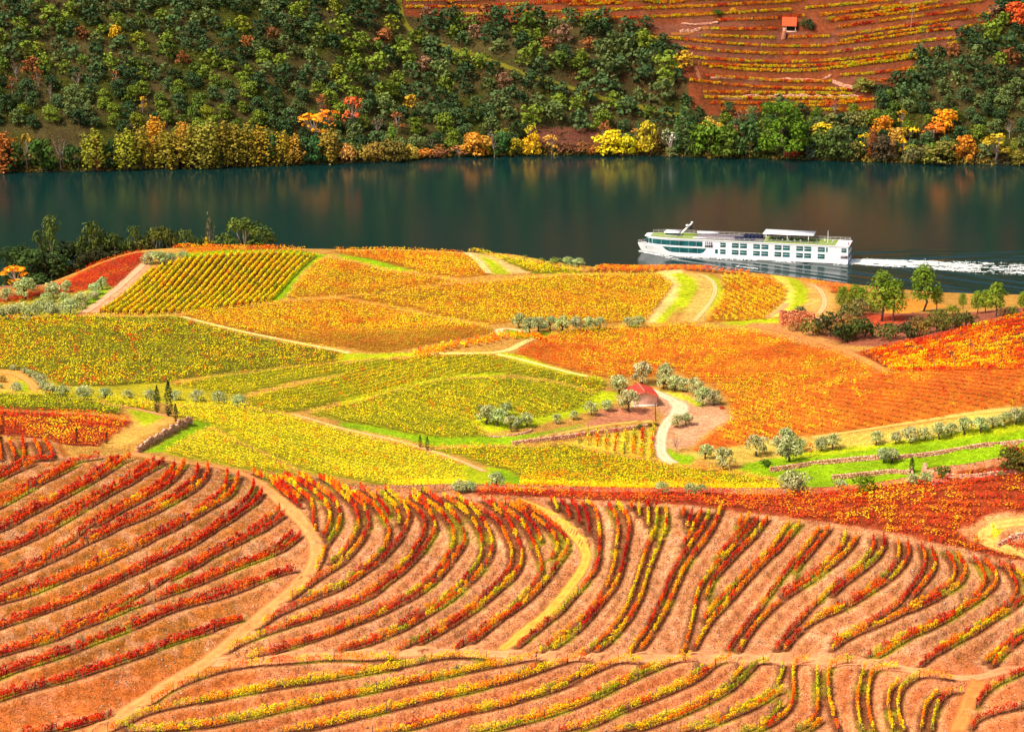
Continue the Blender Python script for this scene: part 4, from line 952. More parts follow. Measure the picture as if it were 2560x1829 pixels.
me = mesh_from('far_hillside', np.stack([HP[:, 0], HP[:, 1], hzr], 1), F4, None, hc, True)
tag(link('far_hillside', me, M_far), kind='structure')
HZ = hzr.reshape(hx.shape)
def zh(x, y): return bilin(FHX, FHY, HZ, np.asarray(x, float), np.asarray(y, float))
for nm, tr, wd, c in (('hill_path', 'g:385,-30 395,60 420,150 470,215 560,262 720,322 900,372 1120,452 1300,522 1500,572 1750,662 2050,722 2230,765', 2.6, lin(104, 98, 28)),
                      ('hill_path', 'f:-60,225 60,225 120,195 190,185', 2.0, lin(140, 86, 40)),
                      ('hill_path', 'f:0,350 100,440 130,520', 2.0, lin(130, 76, 52))):
    P = resample(rcf(chaikin(T(tr), 2)), 1.2)[:, :2]
    d = np.gradient(P, axis=0); d /= np.linalg.norm(d, axis=1, keepdims=True) + 1e-9
    nrm = np.stack([-d[:, 1], d[:, 0]], 1)
    ts = np.array([-1, -.6, -.2, .2, .6, 1.0])
    V = P[:, None] + nrm[:, None] * ts[None, :, None] * wd * .6
    vx, vy = V[..., 0].ravel(), V[..., 1].ravel()
    n = len(P); ii = np.arange(n * 6).reshape(n, 6)
    F4 = np.stack([ii[:-1, :-1], ii[:-1, 1:], ii[1:, 1:], ii[1:, :-1]], -1).reshape(-1, 4)
    me = mesh_from(nm, np.stack([vx, vy, zh(vx, vy) + .25], 1), F4, None, c * np.ones((n * 6, 1)), True, {'edge': np.abs(np.tile(ts, (n, 1))).ravel()})
    tag(link(nm, me, M_ribbon), kind='structure')

# ------------------------------------------------------------------ vine rows that can be told apart
def hue_track(L, mean, spread, seed):
    """autumn hue of each metre of a row: whole plants turn together"""
    s = np.arange(0, L + 3, 1.15)
    r = np.random.default_rng(seed)
    slow = np.interp(s, np.arange(0, L + 14, 7.0), r.normal(0, 1, len(np.arange(0, L + 14, 7.0))))
    return s, np.clip(mean + spread * (.7 * slow + .85 * np.repeat(r.normal(0, 1, len(s) // 2 + 1), 2)[:len(s)]), .14, 1), r.random(len(s))

def vine_leaves(P, mean, spread, seed, per_m=76, size=.205, hgt=1.8, base=.48, wid=.155, gap=.05, hedge=0.0):
    r = np.random.default_rng(seed)
    L = np.concatenate([[0], np.cumsum(np.linalg.norm(np.diff(P[:, :2], axis=0), axis=1))])
    n = max(12, int(L[-1] * per_m))
    s = r.random(n) * L[-1]
    st, tt, gg = hue_track(L[-1], mean, spread, seed + 1)
    k = np.clip(np.round(s / 1.15).astype(int), 0, len(tt) - 1)
    keep = gg[k] > gap
    s, k = s[keep], k[keep]; n = len(s)
    xyz = np.stack([np.interp(s, L, P[:, a]) for a in range(3)], 1)
    dx = np.interp(s, L, np.gradient(P[:, 0])); dy = np.interp(s, L, np.gradient(P[:, 1]))
    dn = np.hypot(dx, dy) + 1e-9; nx, ny = -dy / dn, dx / dn
    ph = np.abs((s / 1.15) - k)                          # distance from the plant's middle
    vig = .72 + .5 * ((gg[k] * 7.3) % 1)
    vig = vig * (1 - hedge) + .97 * hedge; ph = ph * (1 - hedge)
    top = hgt * vig * (1 - .9 * ph ** 2)
    h = base + (top - base) * r.random(n) ** .75
    lat = r.normal(0, wid, n) * (1.1 - .35 * h / hgt)
    c = xyz + np.stack([nx * lat, ny * lat, h], 1)
    nr = np.stack([nx * lat * 2.2, ny * lat * 2.2, .45 + .5 * (h / hgt - .4)], 1) + r.normal(0, .45, (n, 3))
    V = leafquads(c, nr, size * (.7 + .7 * r.random(n)), 1.0, r)
    t = tt[k] + r.normal(0, .06, n)
    cl = autumn(t) * (.82 + .36 * r.random(n))[:, None]
    return V, np.repeat(cl, 4, 0)

def trellis(P, seed, post_step=5.2, trunk_step=1.15):
    A = Acc(); r = random.Random(seed)
    L = np.concatenate([[0], np.cumsum(np.linalg.norm(np.diff(P[:, :2], axis=0), axis=1))])
    for s in np.arange(.15, L[-1], post_step):
        p = [np.interp(s, L, P[:, a]) for a in range(3)]
        A.box((p[0], p[1], p[2] + .85), (.11, .11, 2.1), r.random() * 3)
    for s in np.arange(.5, L[-1], trunk_step):
        p = [np.interp(s, L, P[:, a]) for a in range(3)]
        A.box((p[0], p[1], p[2] + .25), (.08, .08, .7), r.random() * 3, tilt=r.uniform(-.25, .25))
    return A.mesh('trellis')

HUEW = [(.30, 'mossy green'), (.42, 'yellow green'), (.52, 'golden yellow'), (.64, 'amber'), (.76, 'orange'), (.88, 'scarlet'), (2, 'crimson')]
def hue_word(t):
    for a, b in HUEW:
        if t < a: return b
BLK = {'left': ('red left terraces', .84, .11, 'vine rows of the red terraces on the left'),
       'middle': ('curving middle terraces', .68, .22, 'vine rows of the curving middle terraces'),
       'right': ('fanning right terraces', .66, .22, 'vine rows of the fanning terraces on the right'),
       'bottom': ('lowest slope', .47, .16, 'vine rows of the lowest slope')}
cnt = {}
for i, (blk, P) in enumerate(ROWS):
    nm, mean, spread, grp = BLK[blk]
    P = P.copy(); P[:, 2] = zg(P[:, 0], P[:, 1])
    k = cnt.get(blk, 0); cnt[blk] = k + 1
    r = random.Random(i * 31 + 5)
    mu = mean + r.gauss(0, .05)
    if blk == 'bottom' and k == 0: mu = .55
    if blk == 'bottom' and k >= 28: mu = .85
    V, cl = vine_leaves(P, mu, spread, 1000 + i * 7, size=.24 if blk == 'left' else .205)
    mid = P[len(P) // 2]
    root = link('vine_row', None, None, None, (P[0, 0], P[0, 1], P[0, 2]))
    off = np.array(P[0])
    A = Acc(); A.quads(V - off, cl)
    link('foliage', A.mesh('foliage'), M_leaf, root)
    me = trellis(P - off, i)
    tag(link('trellis', me, M_post, root), kind='stuff')
    Ln = np.linalg.norm(np.diff(P[:, :2], axis=0), axis=1).sum()
    szw = 'short ' if Ln < 14 else ('long ' if Ln > 45 else '')
    tag(root, f'{szw}{hue_word(mu)} vine row, {ordn(k)} of the {nm}', 'vine row', grp)

# striped hilltop field
bots = chaikin(T('a:655,468 900,482 1200,466 1500,440 1755,396'), 2); tops = T('a:1005,188 1060,165 1120,148 1175,132 1225,112 1290,100 1480,84 1800,74 2065,92')
bx = np.array(bots); bx = resample(bx, .5); tx = resample(tops, .5)
NS = 23
for i in range(NS):
    f_ = i / (NS - 1)
    a = bx[int(round(f_ * (len(bx) - 1)))]; b = tx[int(round(f_ ** .9 * (len(tx) - 1)))]
    H = rcg(np.stack([a, b]), 5.0)
    P = resample(H, .8); P[:, 2] = zg(P[:, 0], P[:, 1])
    V, cl = vine_leaves(P, .37, .07, 5000 + i * 3, 40, .33, 1.45, .3, .2, .0, .85)
    root = link('vine_row', None, None, None, tuple(P[0])); A = Acc(); A.quads(V - P[0], cl)
    link('foliage', A.mesh('foliage'), M_leaf, root); tag(link('trellis', trellis(P - P[0], i, 6, 2.3), M_post, root), kind='stuff')
    tag(root, f'yellow green vine row, {ordn(i)} from the left in the striped hilltop field', 'vine row', 'vine rows of the striped hilltop field')

# short rows beside the pale bend of the track
heads = T('b:485,738 510,728 560,716 610,702 660,690 712,680 770,668 830,658 885,648 940,640 990,630 1040,618 1100,616 1160,618 1222,622 1268,628')
for i, h in enumerate(heads):
    ln = 26 + 8 * math.sin(i)
    H = rcg(np.stack([h, h + np.array([ln, 9.0])]), 5.0); P = resample(H, .5); P[:, 2] = zg(P[:, 0], P[:, 1])
    V, cl = vine_leaves(P, .58, .09, 6000 + i * 3, 26, .4, 1.8, .3, .34, .01)
    root = link('vine_row', None, None, None, tuple(P[0])); A = Acc(); A.quads(V - P[0], cl)
    link('foliage', A.mesh('foliage'), M_leaf, root); tag(link('trellis', trellis(P - P[0], i, 6, 2.3), M_post, root), kind='stuff')
    tag(root, f'short amber vine row, {ordn(i)} from the left beside the pale bend of the track', 'vine row', 'short amber vine rows by the track bend')

# sparse garden rows under the stone wall
GR = ['e:95,1000 90,1110 80,1230', 'e:235,985 222,1130 205,1275', 'e:355,995 345,1140 340,1290', 'e:480,985 470,1140 455,1295', 'e:600,975 590,1150 570,1335', 'e:752,945 730,1150 710,1345', 'b:1685,1270 1685,1340', 'b:1625,1240 1628,1335', 'b:1565,1290 1565,1330']
for i, tr in enumerate(GR):
    P = resample(rcg(T(tr), 5.0), .5); P[:, 2] = zg(P[:, 0], P[:, 1])
    V, cl = vine_leaves(P, .5 + .12 * math.sin(i * 2.1), .26, 6500 + i * 3, 20, .36, 1.7, .25, .3, .12)
    root = link('vine_row', None, None, None, tuple(P[0])); A = Acc(); A.quads(V - P[0], cl)
    link('foliage', A.mesh('foliage'), M_leaf, root); tag(link('trellis', trellis(P - P[0], i, 4, 2.3), M_post, root), kind='stuff')
    tag(root, f'sparse garden vine row, {ordn(i)} from the left in the grass plot under the wall' if i < 6 else f'stubby sparse vine row, {ordn(i - 6)} from the right in the grass plot under the wall', 'vine row', 'sparse vine rows in the grass plot')

# long rows on the red slope at the right edge
sl_t = T('c:1200,742 1320,702 1700,622 2000,542 2300,470 2520,415'); sl_b = T('c:1390,846 1500,846 1700,842 2000,836 2300,828 2520,822')
for i in range(13):
    f_ = i / 12
    nL = 14
    a = resample(sl_t, 2); b = resample(sl_b, 2)
    A_ = np.stack([np.interp(np.linspace(0, 1, nL), np.linspace(0, 1, len(a)), a[:, k]) for k in (0, 1)], 1)
    B_ = np.stack([np.interp(np.linspace(0, 1, nL), np.linspace(0, 1, len(b)), b[:, k]) for k in (0, 1)], 1)
    H = rcg(A_ * (1 - f_) + B_ * f_, 5.0); P = resample(H, .7); P[:, 2] = zg(P[:, 0], P[:, 1])
    V, cl = vine_leaves(P, .66 - .18 * abs(math.sin(i * 1.3)) * f_, .13, 7000 + i * 3, 34, .3, 1.25, .25, .24, .02, .5)
    root = link('vine_row', None, None, None, tuple(P[0])); A = Acc(); A.quads(V - P[0], cl)
    link('foliage', A.mesh('foliage'), M_leaf, root); tag(link('trellis', trellis(P - P[0], i, 6, 2.3), M_post, root), kind='stuff')
    tag(root, f'red orange vine row, {ordn(i)} from the top of the slope by the dark thicket', 'vine row', 'vine rows of the red slope at the right edge')

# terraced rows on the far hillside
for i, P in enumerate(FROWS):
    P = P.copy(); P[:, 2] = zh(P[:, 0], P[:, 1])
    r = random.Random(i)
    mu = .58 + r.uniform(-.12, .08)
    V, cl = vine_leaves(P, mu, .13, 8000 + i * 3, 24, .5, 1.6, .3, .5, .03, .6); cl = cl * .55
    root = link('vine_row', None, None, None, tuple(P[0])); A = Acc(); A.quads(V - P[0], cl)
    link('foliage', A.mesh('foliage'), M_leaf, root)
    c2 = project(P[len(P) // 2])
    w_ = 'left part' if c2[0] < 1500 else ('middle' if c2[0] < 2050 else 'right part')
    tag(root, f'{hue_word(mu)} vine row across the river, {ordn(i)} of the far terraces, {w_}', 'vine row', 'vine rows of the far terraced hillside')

# ------------------------------------------------------------------ vineyards seen as one mass of leaves
def scan_rows(poly, d, spacing):
    d = d / np.linalg.norm(d); nrm = np.array([-d[1], d[0]])
    a = poly @ d; b = poly @ nrm
    out = []
    for q in np.arange(b.min() + spacing * .5, b.max(), spacing):
        xs = []
        for i in range(len(poly)):
            j = (i + 1) % len(poly)
            if (b[i] > q) != (b[j] > q):
                xs.append(a[i] + (q - b[i]) / (b[j] - b[i]) * (a[j] - a[i]))
        xs.sort()
        for k in range(0, len(xs) - 1, 2):
            if xs[k + 1] - xs[k] > 1.0: out.append((q, xs[k], xs[k + 1]))
    return out, d, nrm

for pi, (p, poly) in enumerate(zip(PLOTS, PW)):
    nm, _, dr, mean, amp, rnd, spc, gcol, lab = p
    D = rc(T(dr)); d = D[1, :2] - D[0, :2]
    segs, d, nrm = scan_rows(poly, d, spc)
    pos = []; q_ = []
    r = np.random.default_rng(300 + pi)
    for q, a0, a1 in segs:
        n = int((a1 - a0) * (18 if nm == 'crest' else 13))
        s = a0 + (a1 - a0) * r.random(n)
        pos.append(np.stack([s, np.full(n, q)], 1))
    pos = np.vstack(pos); n = len(pos)
    plant = (np.round(pos[:, 0] / 1.3 + pos[:, 1] * .37) - pos[:, 1] * .37) * 1.3
    px_, py_ = plant[:, None] * d + pos[:, 1:] * nrm, None
    wob = (vnoise(pos[:, 0], pos[:, 1], 7, 12.0) - .5) * .5
    lat = r.normal(0, .34 if nm in ('crest', 'scarlet', 'red') else .17, n)
    XYp = pos[:, :1] * d + (pos[:, 1:] + (lat + wob)[:, None]) * nrm
    hv = ((np.sin(px_[:, 0] * 12.9898 + px_[:, 1] * 78.233) * 43758.5453) % 1)
    keep = hv > .05
    XYp, hv, lat, px_ = XYp[keep], hv[keep], lat[keep], px_[keep]; n = len(XYp)
    h = .25 + (1.1 + .2 * hv) * r.random(n) ** .8
    z = zg(XYp[:, 0], XYp[:, 1])
    cen = np.concatenate([XYp, (z + h)[:, None]], 1)
    nr = np.concatenate([nrm[None] * (lat * 1.6)[:, None], np.full((n, 1), 1.15)], 1) + r.normal(0, .26, (n, 3))
    V = leafquads(cen, nr, .29 * (.7 + .65 * r.random(n)), 1.0, r)
    hv2 = ((np.sin(px_[:, 0] * 39.3 + px_[:, 1] * 11.1) * 24634.6) % 1)
    hv3 = ((np.sin(px_[:, 0] * 21.7 + px_[:, 1] * 91.7) * 15731.7) % 1)
    al, ac = px_ @ d, px_ @ nrm
    streak = vnoise(al / 5.5, ac / 1.1, 500 + pi, 1.0) - .5          # hue streaks along each row, painted for the shaded lines between rows
    cl_ = vnoise(px_[:, 0], px_[:, 1], 700 + pi, 2.6) - .5
    t = mean + amp * 1.5 * (fbm(px_[:, 0], px_[:, 1], 400 + pi, 13.0, 3) - .5) + rnd * ((.22 if mean < .4 else .4) * (hv2 - .5) + .95 * streak + .7 * cl_) + np.where(hv3 > (.9 if nm == 'olive' else .93), .42 if nm == 'olive' else .28, 0) + r.normal(0, .04, n)
    if nm == 'flame': t += .30 * sm(50, 108, px_[:, 0]) - .10 * sm(75, 45, px_[:, 0]) + .42 * sm(60, 48, px_[:, 0]) * sm(714, 698, px_[:, 1])
    if nm == 'orange': t += .25 * sm(16, 0, px_[:, 0] - 2) + .14 * sm(770, 752, px_[:, 1])
    if nm == 'plum': t += np.where(px_[:, 1] < 830, .0, 0) ; 
    cl = autumn(t) * (.9 + .2 * r.random(n))[:, None]
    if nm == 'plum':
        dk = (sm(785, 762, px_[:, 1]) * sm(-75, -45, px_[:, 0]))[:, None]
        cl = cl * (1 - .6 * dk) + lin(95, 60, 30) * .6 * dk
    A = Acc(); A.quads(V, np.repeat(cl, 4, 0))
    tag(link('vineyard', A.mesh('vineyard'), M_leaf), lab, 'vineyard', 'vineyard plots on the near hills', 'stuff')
# ------------------------------------------------------------------ trees: mesh makers
def sph(n, r):
    v = r.normal(size=(n, 3)); return v / np.linalg.norm(v, axis=1, keepdims=True)

def crown_mesh(name, clumps, per, leaf, seed, c0=(1, 1, 1), c1=None, jit=.22, droop=0.0, up=.25):
    """clumps: (x, y, z, rx, rz); leaves sit in the outer shell of every clump"""
    r = np.random.default_rng(seed); Vs = []; Cs = []
    c0 = np.array(c0, float); c1 = c0 if c1 is None else np.array(c1, float)
    for (x, y, z, rx, rz) in clumps:
        n = max(6, int(per * (.7 + .6 * r.random())))
        d = sph(n, r); d[:, 2] = np.where(d[:, 2] < -.8, -d[:, 2], d[:, 2])
        rad = .62 + .45 * r.random(n) ** .6
        cen = np.array([x, y, z]) + d * rad[:, None] * np.array([rx, rx, rz])
        if droop: cen[:, 2] -= droop * r.random(n) ** 2
        nr = d * np.array([1, 1, rx / rz]) + r.normal(0, .42, (n, 3)); nr[:, 2] += up
        V = leafquads(cen, nr, leaf * (.65 + .7 * r.random(n)), 1.0, r)
        m = np.clip(r.random() * .7 + .3 * r.random(n), 0, 1)[:, None]
        cl = (c0 * (1 - m) + c1 * m) * (1 - jit + 2 * jit * r.random(n))[:, None]
        Vs.append(V); Cs.append(np.repeat(cl, 4, 0))
    A = Acc(); A.quads(np.vstack(Vs), np.vstack(Cs))
    return A.mesh(name)

def clumps_round(n, R_, H, z0, seed, cr=(.32, .5), flat=.8, top=.55):
    r = np.random.default_rng(seed); out = []
    for i in range(n):
        a = i * 2.399 + r.random() * .8; q = math.sqrt((i + .5) / n)
        rr = R_ * q * .78
        c = R_ * r.uniform(*cr)
        hi = z0 + (H - z0) * (.42 + top * math.sqrt(max(0, 1 - q * q * .8))); lo = z0 + c * flat * .9
        z = min(H - c * flat * .95, lo + (hi - lo) * (.35 + .65 * r.random()) if i % 3 else lo + .15 * (hi - lo) * r.random() if q > .55 else hi)
        out.append((rr * math.cos(a), rr * math.sin(a), z, c, c * flat))
    return out

def trunk_mesh(name, H, r0, limbs, seed, lean=.1):
    r = np.random.default_rng(seed); A = Acc()
    top = np.array([lean * H * r.normal(), lean * H * r.normal() * .5, H])
    pts = np.linspace(0, 1, 5)[:, None] * top + np.concatenate([np.zeros((1, 3)), r.normal(0, .04 * H, (4, 3)) * [1, 1, 0]])
    pts[0, 2] = -.5
    A.tube(pts, np.linspace(r0 * 1.25, r0 * .7, 5), 6)
    for (x, y, z) in limbs:
        e = np.array([x, y, z]); m = (pts[-2] + e) / 2 + r.normal(0, .05 * H, 3)
        A.tube(np.stack([pts[-2], pts[-2] * .45 + m * .55, m * .45 + e * .55, e]), np.array([.6, .5, .35, .15]) * r0, 5)
    return A.mesh(name, True)

W1 = np.array([1., 1., 1.])
KIND = {}
def add_kind(k, crown, trunk, bark=None): KIND.setdefault(k, []).append((crown, trunk, bark or M_bark))
for s in range(4):      # round holm oaks and olives of the far slope, 8 m tall, 8 m across
    cl = clumps_round(19, 4.1, 7.6, .5, s, (.27, .42))
    add_kind('oakmass', crown_mesh('crown', cl, 9, 1.25, s, W1 * .9, W1 * 1.25), None); add_kind('oak', crown_mesh('crown', cl, 36, .72, s, W1 * .9, W1 * 1.25), trunk_mesh('trunk', 3.0, .28, [c[:3] for c in cl[1:9:3]], s))
for s in range(3):      # upright tree with a narrow drooping crown, 14 m tall
    r = random.Random(s); cl = []
    for i in range(24):
        z = 2.2 + 10.3 * (i / 23) * r.uniform(.85, 1.08); rr = 2.9 * math.sin(math.pi * (.25 + .66 * i / 23)); a = i * 2.4 + r.random()
        cl.append((rr * .65 * math.cos(a), rr * .7 * math.sin(a), z, 1.35 * (.7 + .6 * r.random()), 2.5))
    add_kind('willow', crown_mesh('crown', cl, 40, .6, 20 + s, W1 * .8, W1 * 1.3, .2, 2.4), trunk_mesh('trunk', 7.5, .3, [c[:3] for c in cl[6:16:3]], s))
for s in range(2):      # big broad riverside tree, 20 m
    cl = clumps_round(34, 8.8, 18.5, 2.0, 40 + s, (.2, .32), .85, .7) + [(6.2 * math.cos(a), 6.2 * math.sin(a), 4.5 + 2 * (k % 2), 2.7, 2.5) for k, a in enumerate(np.arange(0, 6.28, .6))]
    add_kind('broad', crown_mesh('crown', cl, 70, .75, 40 + s, W1 * .78, W1 * 1.2), trunk_mesh('trunk', 8, .5, [c[:3] for c in cl[1:20:4]], s))
for s in range(3):      # thin autumn tree, leaves scattered along bare limbs, 9 m
    cl = clumps_round(11, 3.4, 9.0, 2.5, 60 + s, (.22, .36), .9, .6)
    add_kind('airy', crown_mesh('crown', cl, 15, .75, 60 + s, W1 * .85, W1 * 1.2), trunk_mesh('trunk', 4.5, .2, [c[:3] for c in cl], s), M_pale_bark)
for s in range(2):      # nearly bare tree
    r = np.random.default_rng(70 + s); lm = [(x, y, 7.5 + z) for x, y, z in r.normal(0, 1.6, (11, 3))]
    add_kind('bare', crown_mesh('crown', [(*l, .9, .9) for l in lm], 4, .5, 70 + s, W1 * .8, W1 * 1.2), trunk_mesh('trunk', 4.5, .2, lm, s), M_pale_bark)
for s in range(2):      # wide low shrub, 3 m
    cl = clumps_round(10, 3.2, 3.0, .1, 80 + s, (.32, .5), .75, .5)
    add_kind('shrub', crown_mesh('crown', cl, 40, .45, 80 + s, W1 * .82, W1 * 1.2), trunk_mesh('trunk', .9, .15, [c[:3] for c in cl[1:6:2]], s))
OL0, OL1 = lin(108, 118, 58), lin(206, 210, 142)
for s in range(5):      # olive, 4 m tall, 4.6 m across, dense grey green lumps on a short twisted trunk
    cl = clumps_round(17 + s, 2.2, 4.2, .75, 100 + s, (.27, .42), .95, .55)
    add_kind('olive', crown_mesh('crown', cl, 62, .29, 100 + s, OL0, OL1, .25), trunk_mesh('trunk', 1.5, .22, [c[:3] for c in cl[1:9:2]], s, .12))
for s in range(3):      # olive clipped low and round, foliage down to the grass
    cl = clumps_round(18, 2.3, 3.5, .05, 110 + s, (.3, .44), .85, .5)
    add_kind('olivebush', crown_mesh('crown', cl, 62, .29, 110 + s, OL0, OL1, .25), trunk_mesh('trunk', .8, .2, [c[:3] for c in cl[1:6:2]], s))
for s in range(3):      # cypress, 10 m spindle
    cl = []
    for i in range(16):
        f_ = i / 15; cl.append((0, 0, .7 + 9.0 * f_, 1.05 * (math.sin(math.pi * min(1, f_ * .86 + .16)) ** .7) + .08, .62))
    add_kind('cypress', crown_mesh('crown', cl, 46, .30, 120 + s, lin(28, 42, 17), lin(54, 70, 28), .25, 0, .0), trunk_mesh('trunk', 1.4, .18, [], s, .02))
for s in range(3):      # pine, 12 m: bare stem, tufted branches
    r = np.random.default_rng(130 + s); cl = []; lm = []
    for i in range(34):
        f_ = i / 33; z = 3.6 + 8.0 * f_; a = i * 2.4; rr = 2.9 * math.sin(math.pi * (.22 + .70 * f_)) * (.5 + .55 * r.random()) + .15
        c_ = (rr * math.cos(a), rr * math.sin(a), z, 1.35 * (.75 + .4 * r.random()), .95); cl.append(c_); lm.append(c_[:3])
    add_kind('pine', crown_mesh('crown', cl, 56, .46, 130 + s, lin(76, 104, 22), lin(148, 168, 44), .22, 0, .5), trunk_mesh('trunk', 10.5, .22, lm[::3], s, .02))
for s in range(3):      # eucalyptus, 16 m, billowing clumps on pale forked limbs
    r = np.random.default_rng(140 + s); cl = clumps_round(30, 7.0, 15.8, 2.0, 140 + s, (.2, .31), .85, .62)
    add_kind('gum', crown_mesh('crown', cl, 56, .62, 140 + s, lin(52, 66, 24), lin(112, 122, 52), .25), trunk_mesh('trunk', 6.5, .42, [c[:3] for c in cl[::2]], s, .04), M_pale_bark)

def place_tree(name, kind, loc, scale, tint, label, cat='tree', group=None, rz=None, v=None, sz=None):
    vs = KIND[kind]; c, t, bk = vs[(random.randrange(len(vs)) if v is None else v) % len(vs)]
    root = link(name, None, None, None, (float(loc[0]), float(loc[1]), float(loc[2])), random.random() * 6.28 if rz is None else rz,
                (scale, scale, scale * (sz or 1)))
    oc = link('crown', c, M_tree, root); oc.color = (*[float(q) for q in tint], 1)
    link('trunk', t, bk, root)
    tag(root, label, cat, group)
    return root

def px_per_m(p): 
    return FPX / (p[1] * cosP - (p[2] - CAM_H) * sinP)

# ------------------------------------------------------------------ olives and other single trees on the near hills
def grp(txt, base=0.0):
    out = []
    for tok in txt.split():
        k, rest = tok.split(':'); x, y, w_ = [float(q) for q in rest.split(',')]
        ox, oy, s_ = REG[k]; out.append((ox + x / s_, oy + y / s_, w_ / s_))
    return out
def put_group(name, kind, txt, words, place, group, cat='olive tree', tint=(1, 1, 1), natural=4.2, hfrac=.42, sq=1.0, ref='from the left'):
    L_ = sorted(grp(txt))
    for i, (x, y, w_) in enumerate(L_):
        p = rcg([[x, y + w_ * hfrac]])[0]
        sc = w_ / px_per_m(p) / natural
        r = random.Random(int(x * 13 + y))
        tn = [c * r.uniform(.9, 1.1) for c in tint]
        n = f'{ordn(i)} {ref} ' if len(L_) > 1 else ''
        place_tree(name, kind, (p[0], p[1], p[2] - .1), sc, tn, f'{words}, {n}{place}', cat, group, sz=sq * r.uniform(.92, 1.08))
OG = 'olive trees among the vineyards'
put_group('olive_tree', 'olivebush', 'a:985,110,110 a:1050,115,110 a:1110,112,90 a:1200,95,75', 'pale grey green olive', 'in the clump atop the striped field', OG)
put_group('olive_tree', 'olive', 'a:165,320,150 a:40,365,90 a:350,335,120 a:435,310,80 a:670,292,80 a:622,325,85', 'silvery olive tree', 'beside the scarlet shoulder by the river', OG)
put_group('olive_tree', 'olivebush', 'a:-10,470,110 a:60,470,110 a:130,445,120 a:205,470,120 a:270,425,100 a:340,450,130 a:310,375,90 a:460,432,130 a:430,375,90 a:535,375,115 a:540,428,60 a:615,362,70', 'rounded olive', 'in the low thicket left of the pink track', OG)
put_group('olive_tree', 'olivebush', 'a:90,830,48 a:160,848,52 a:200,868,62 a:240,888,62 a:270,908,82 a:285,945,85', 'small grey olive', 'strung along the looping tan track', OG)
put_group('olive_tree', 'olivebush', 'a:322,970,100 a:412,985,95 a:550,995,112 a:690,1000,92 a:840,1005,78 a:985,1010,82 a:1150,1015,72 a:1290,1012,96 a:1435,1025,96 a:1565,1045,98', 'neat round olive', 'of the spaced row crossing the green vineyards', OG)
put_group('olive_tree', 'olivebush', 'a:110,957,80 a:0,950,45', 'lone round olive', 'inside the loop of the tan track', OG)
put_group('bush', 'shrub', 'a:10,890,90', 'rust and green bush', 'at the left border above the loop track', None, 'bush', lin(150, 120, 50), 6.4)
put_group('olive_tree', 'olive', 'b:1172,538,95 b:1240,572,115 b:1300,560,110 b:1375,555,95 b:1460,558,115 b:1550,555,95 b:1630,555,95 b:1700,552,80', 'grey olive', 'in the hedge like row by the bend', OG, hfrac=.38)
put_group('olive_tree', 'olivebush', 'b:1890,535,80 b:1955,535,90', 'low flat olive', 'peeking over the orange vineyard under the knoll tracks', OG)
put_group('olive_tree', 'olive', 'b:1830,945,135 b:1890,1050,155 b:1750,1082,80 b:1645,1105,90 b:1530,1145,62 b:1420,1170,68', 'full olive tree', 'on the grass ramp below the shed', OG, hfrac=.45)
put_group('olive_tree', 'olive', 'b:1975,882,145 b:2130,872,125 b:2120,932,105 b:2190,942,105 b:2245,952,90 e:1340,390,270', 'dark olive tree', 'in the line behind the shed and gravel road', OG, hfrac=.42)
put_group('olive_tree', 'olive', 'e:1440,530,260 e:1590,540,230', 'spreading olive', 'at the outer bend of the gravel yard', OG, hfrac=.4)
put_group('olive_tree', 'olive', 'e:1080,860,190 e:1210,830,190', 'light green olive', 'inside the bend of the cream gravel road', OG, hfrac=.4)
put_group('olive_tree', 'olive', 'b:960,1140,140 b:1030,1160,130 b:1085,1110,90 b:1120,1195,95 b:1165,1190,80 b:1225,1178,95', 'clustered olive', 'above the picnic circle in the green vineyard', OG, hfrac=.45)
put_group('olive_tree', 'olive', 'c:170,1385,105 c:285,1430,150', 'stout olive', 'at the corner where the flame vineyard ends', OG, hfrac=.45)
put_group('olive_tree', 'olive', 'c:500,1350,145 c:690,1310,160 c:660,1350,130 c:715,1375,170 c:785,1345,90 c:925,1340,95 c:1000,1322,115 c:1285,1300,98', 'big silvery olive', 'on the stony slope over the retaining wall', OG, hfrac=.45)
put_group('olive_tree', 'olive', 'c:1415,1300,85 c:1510,1280,115 c:1600,1272,95 c:1700,1258,115 c:1775,1242,85 c:1860,1222,115 c:1970,1215,115 c:2050,1192,90 c:2120,1180,95 c:2200,1160,110 c:2270,1140,100', 'terrace olive', 'of the long row on the green strip', OG, hfrac=.42)
put_group('olive_tree', 'olive', 'c:1335,1408,105 c:1390,1412,100', 'solitary twin olive', 'at the inner wall corner of the lawn', OG, hfrac=.45)
put_group('olive_tree', 'olivebush', 'c:1530,1560,95 c:1620,1550,105', 'pale olive', 'in front of the pink hipped roof', OG)
put_group('olive_tree', 'olivebush', 'c:740,1590,195', 'large dome shaped olive', 'standing against the lawn at the amber vineyard end', OG, hfrac=.35)
put_group('olive_tree', 'olivebush', 'c:1055,1608,92', 'small dome olive', 'at the lawn edge above the red crest', OG, hfrac=.3)
put_group('olive_tree', 'olivebush', '5:560,170,200 5:665,170,160', 'wide clipped olive', 'on the crest above the curving terraces', OG, hfrac=.3)
put_group('olive_tree', 'olivebush', '5:960,85,185', 'tall round olive', 'on the green wedge where the pale track ends', OG, hfrac=.35)
put_group('olive_tree', 'olivebush', '7:530,180,175 7:840,195,145 7:955,195,140', 'half hidden olive', 'poking up behind the fiery red crest', OG, hfrac=.3)
put_group('bush', 'shrub', 'c:1205,1592,175', 'bright green round bush', 'on the lawn just above the red crest', None, 'bush', lin(92, 120, 20), 6.4, .3, 1.25)
put_group('bush', 'shrub', 'c:560,1452,95 c:1720,1512,135', 'dark green bush', 'on the lawn below a dry stone wall', None, 'bush', lin(70, 95, 25), 6.4, .35, 1.3)
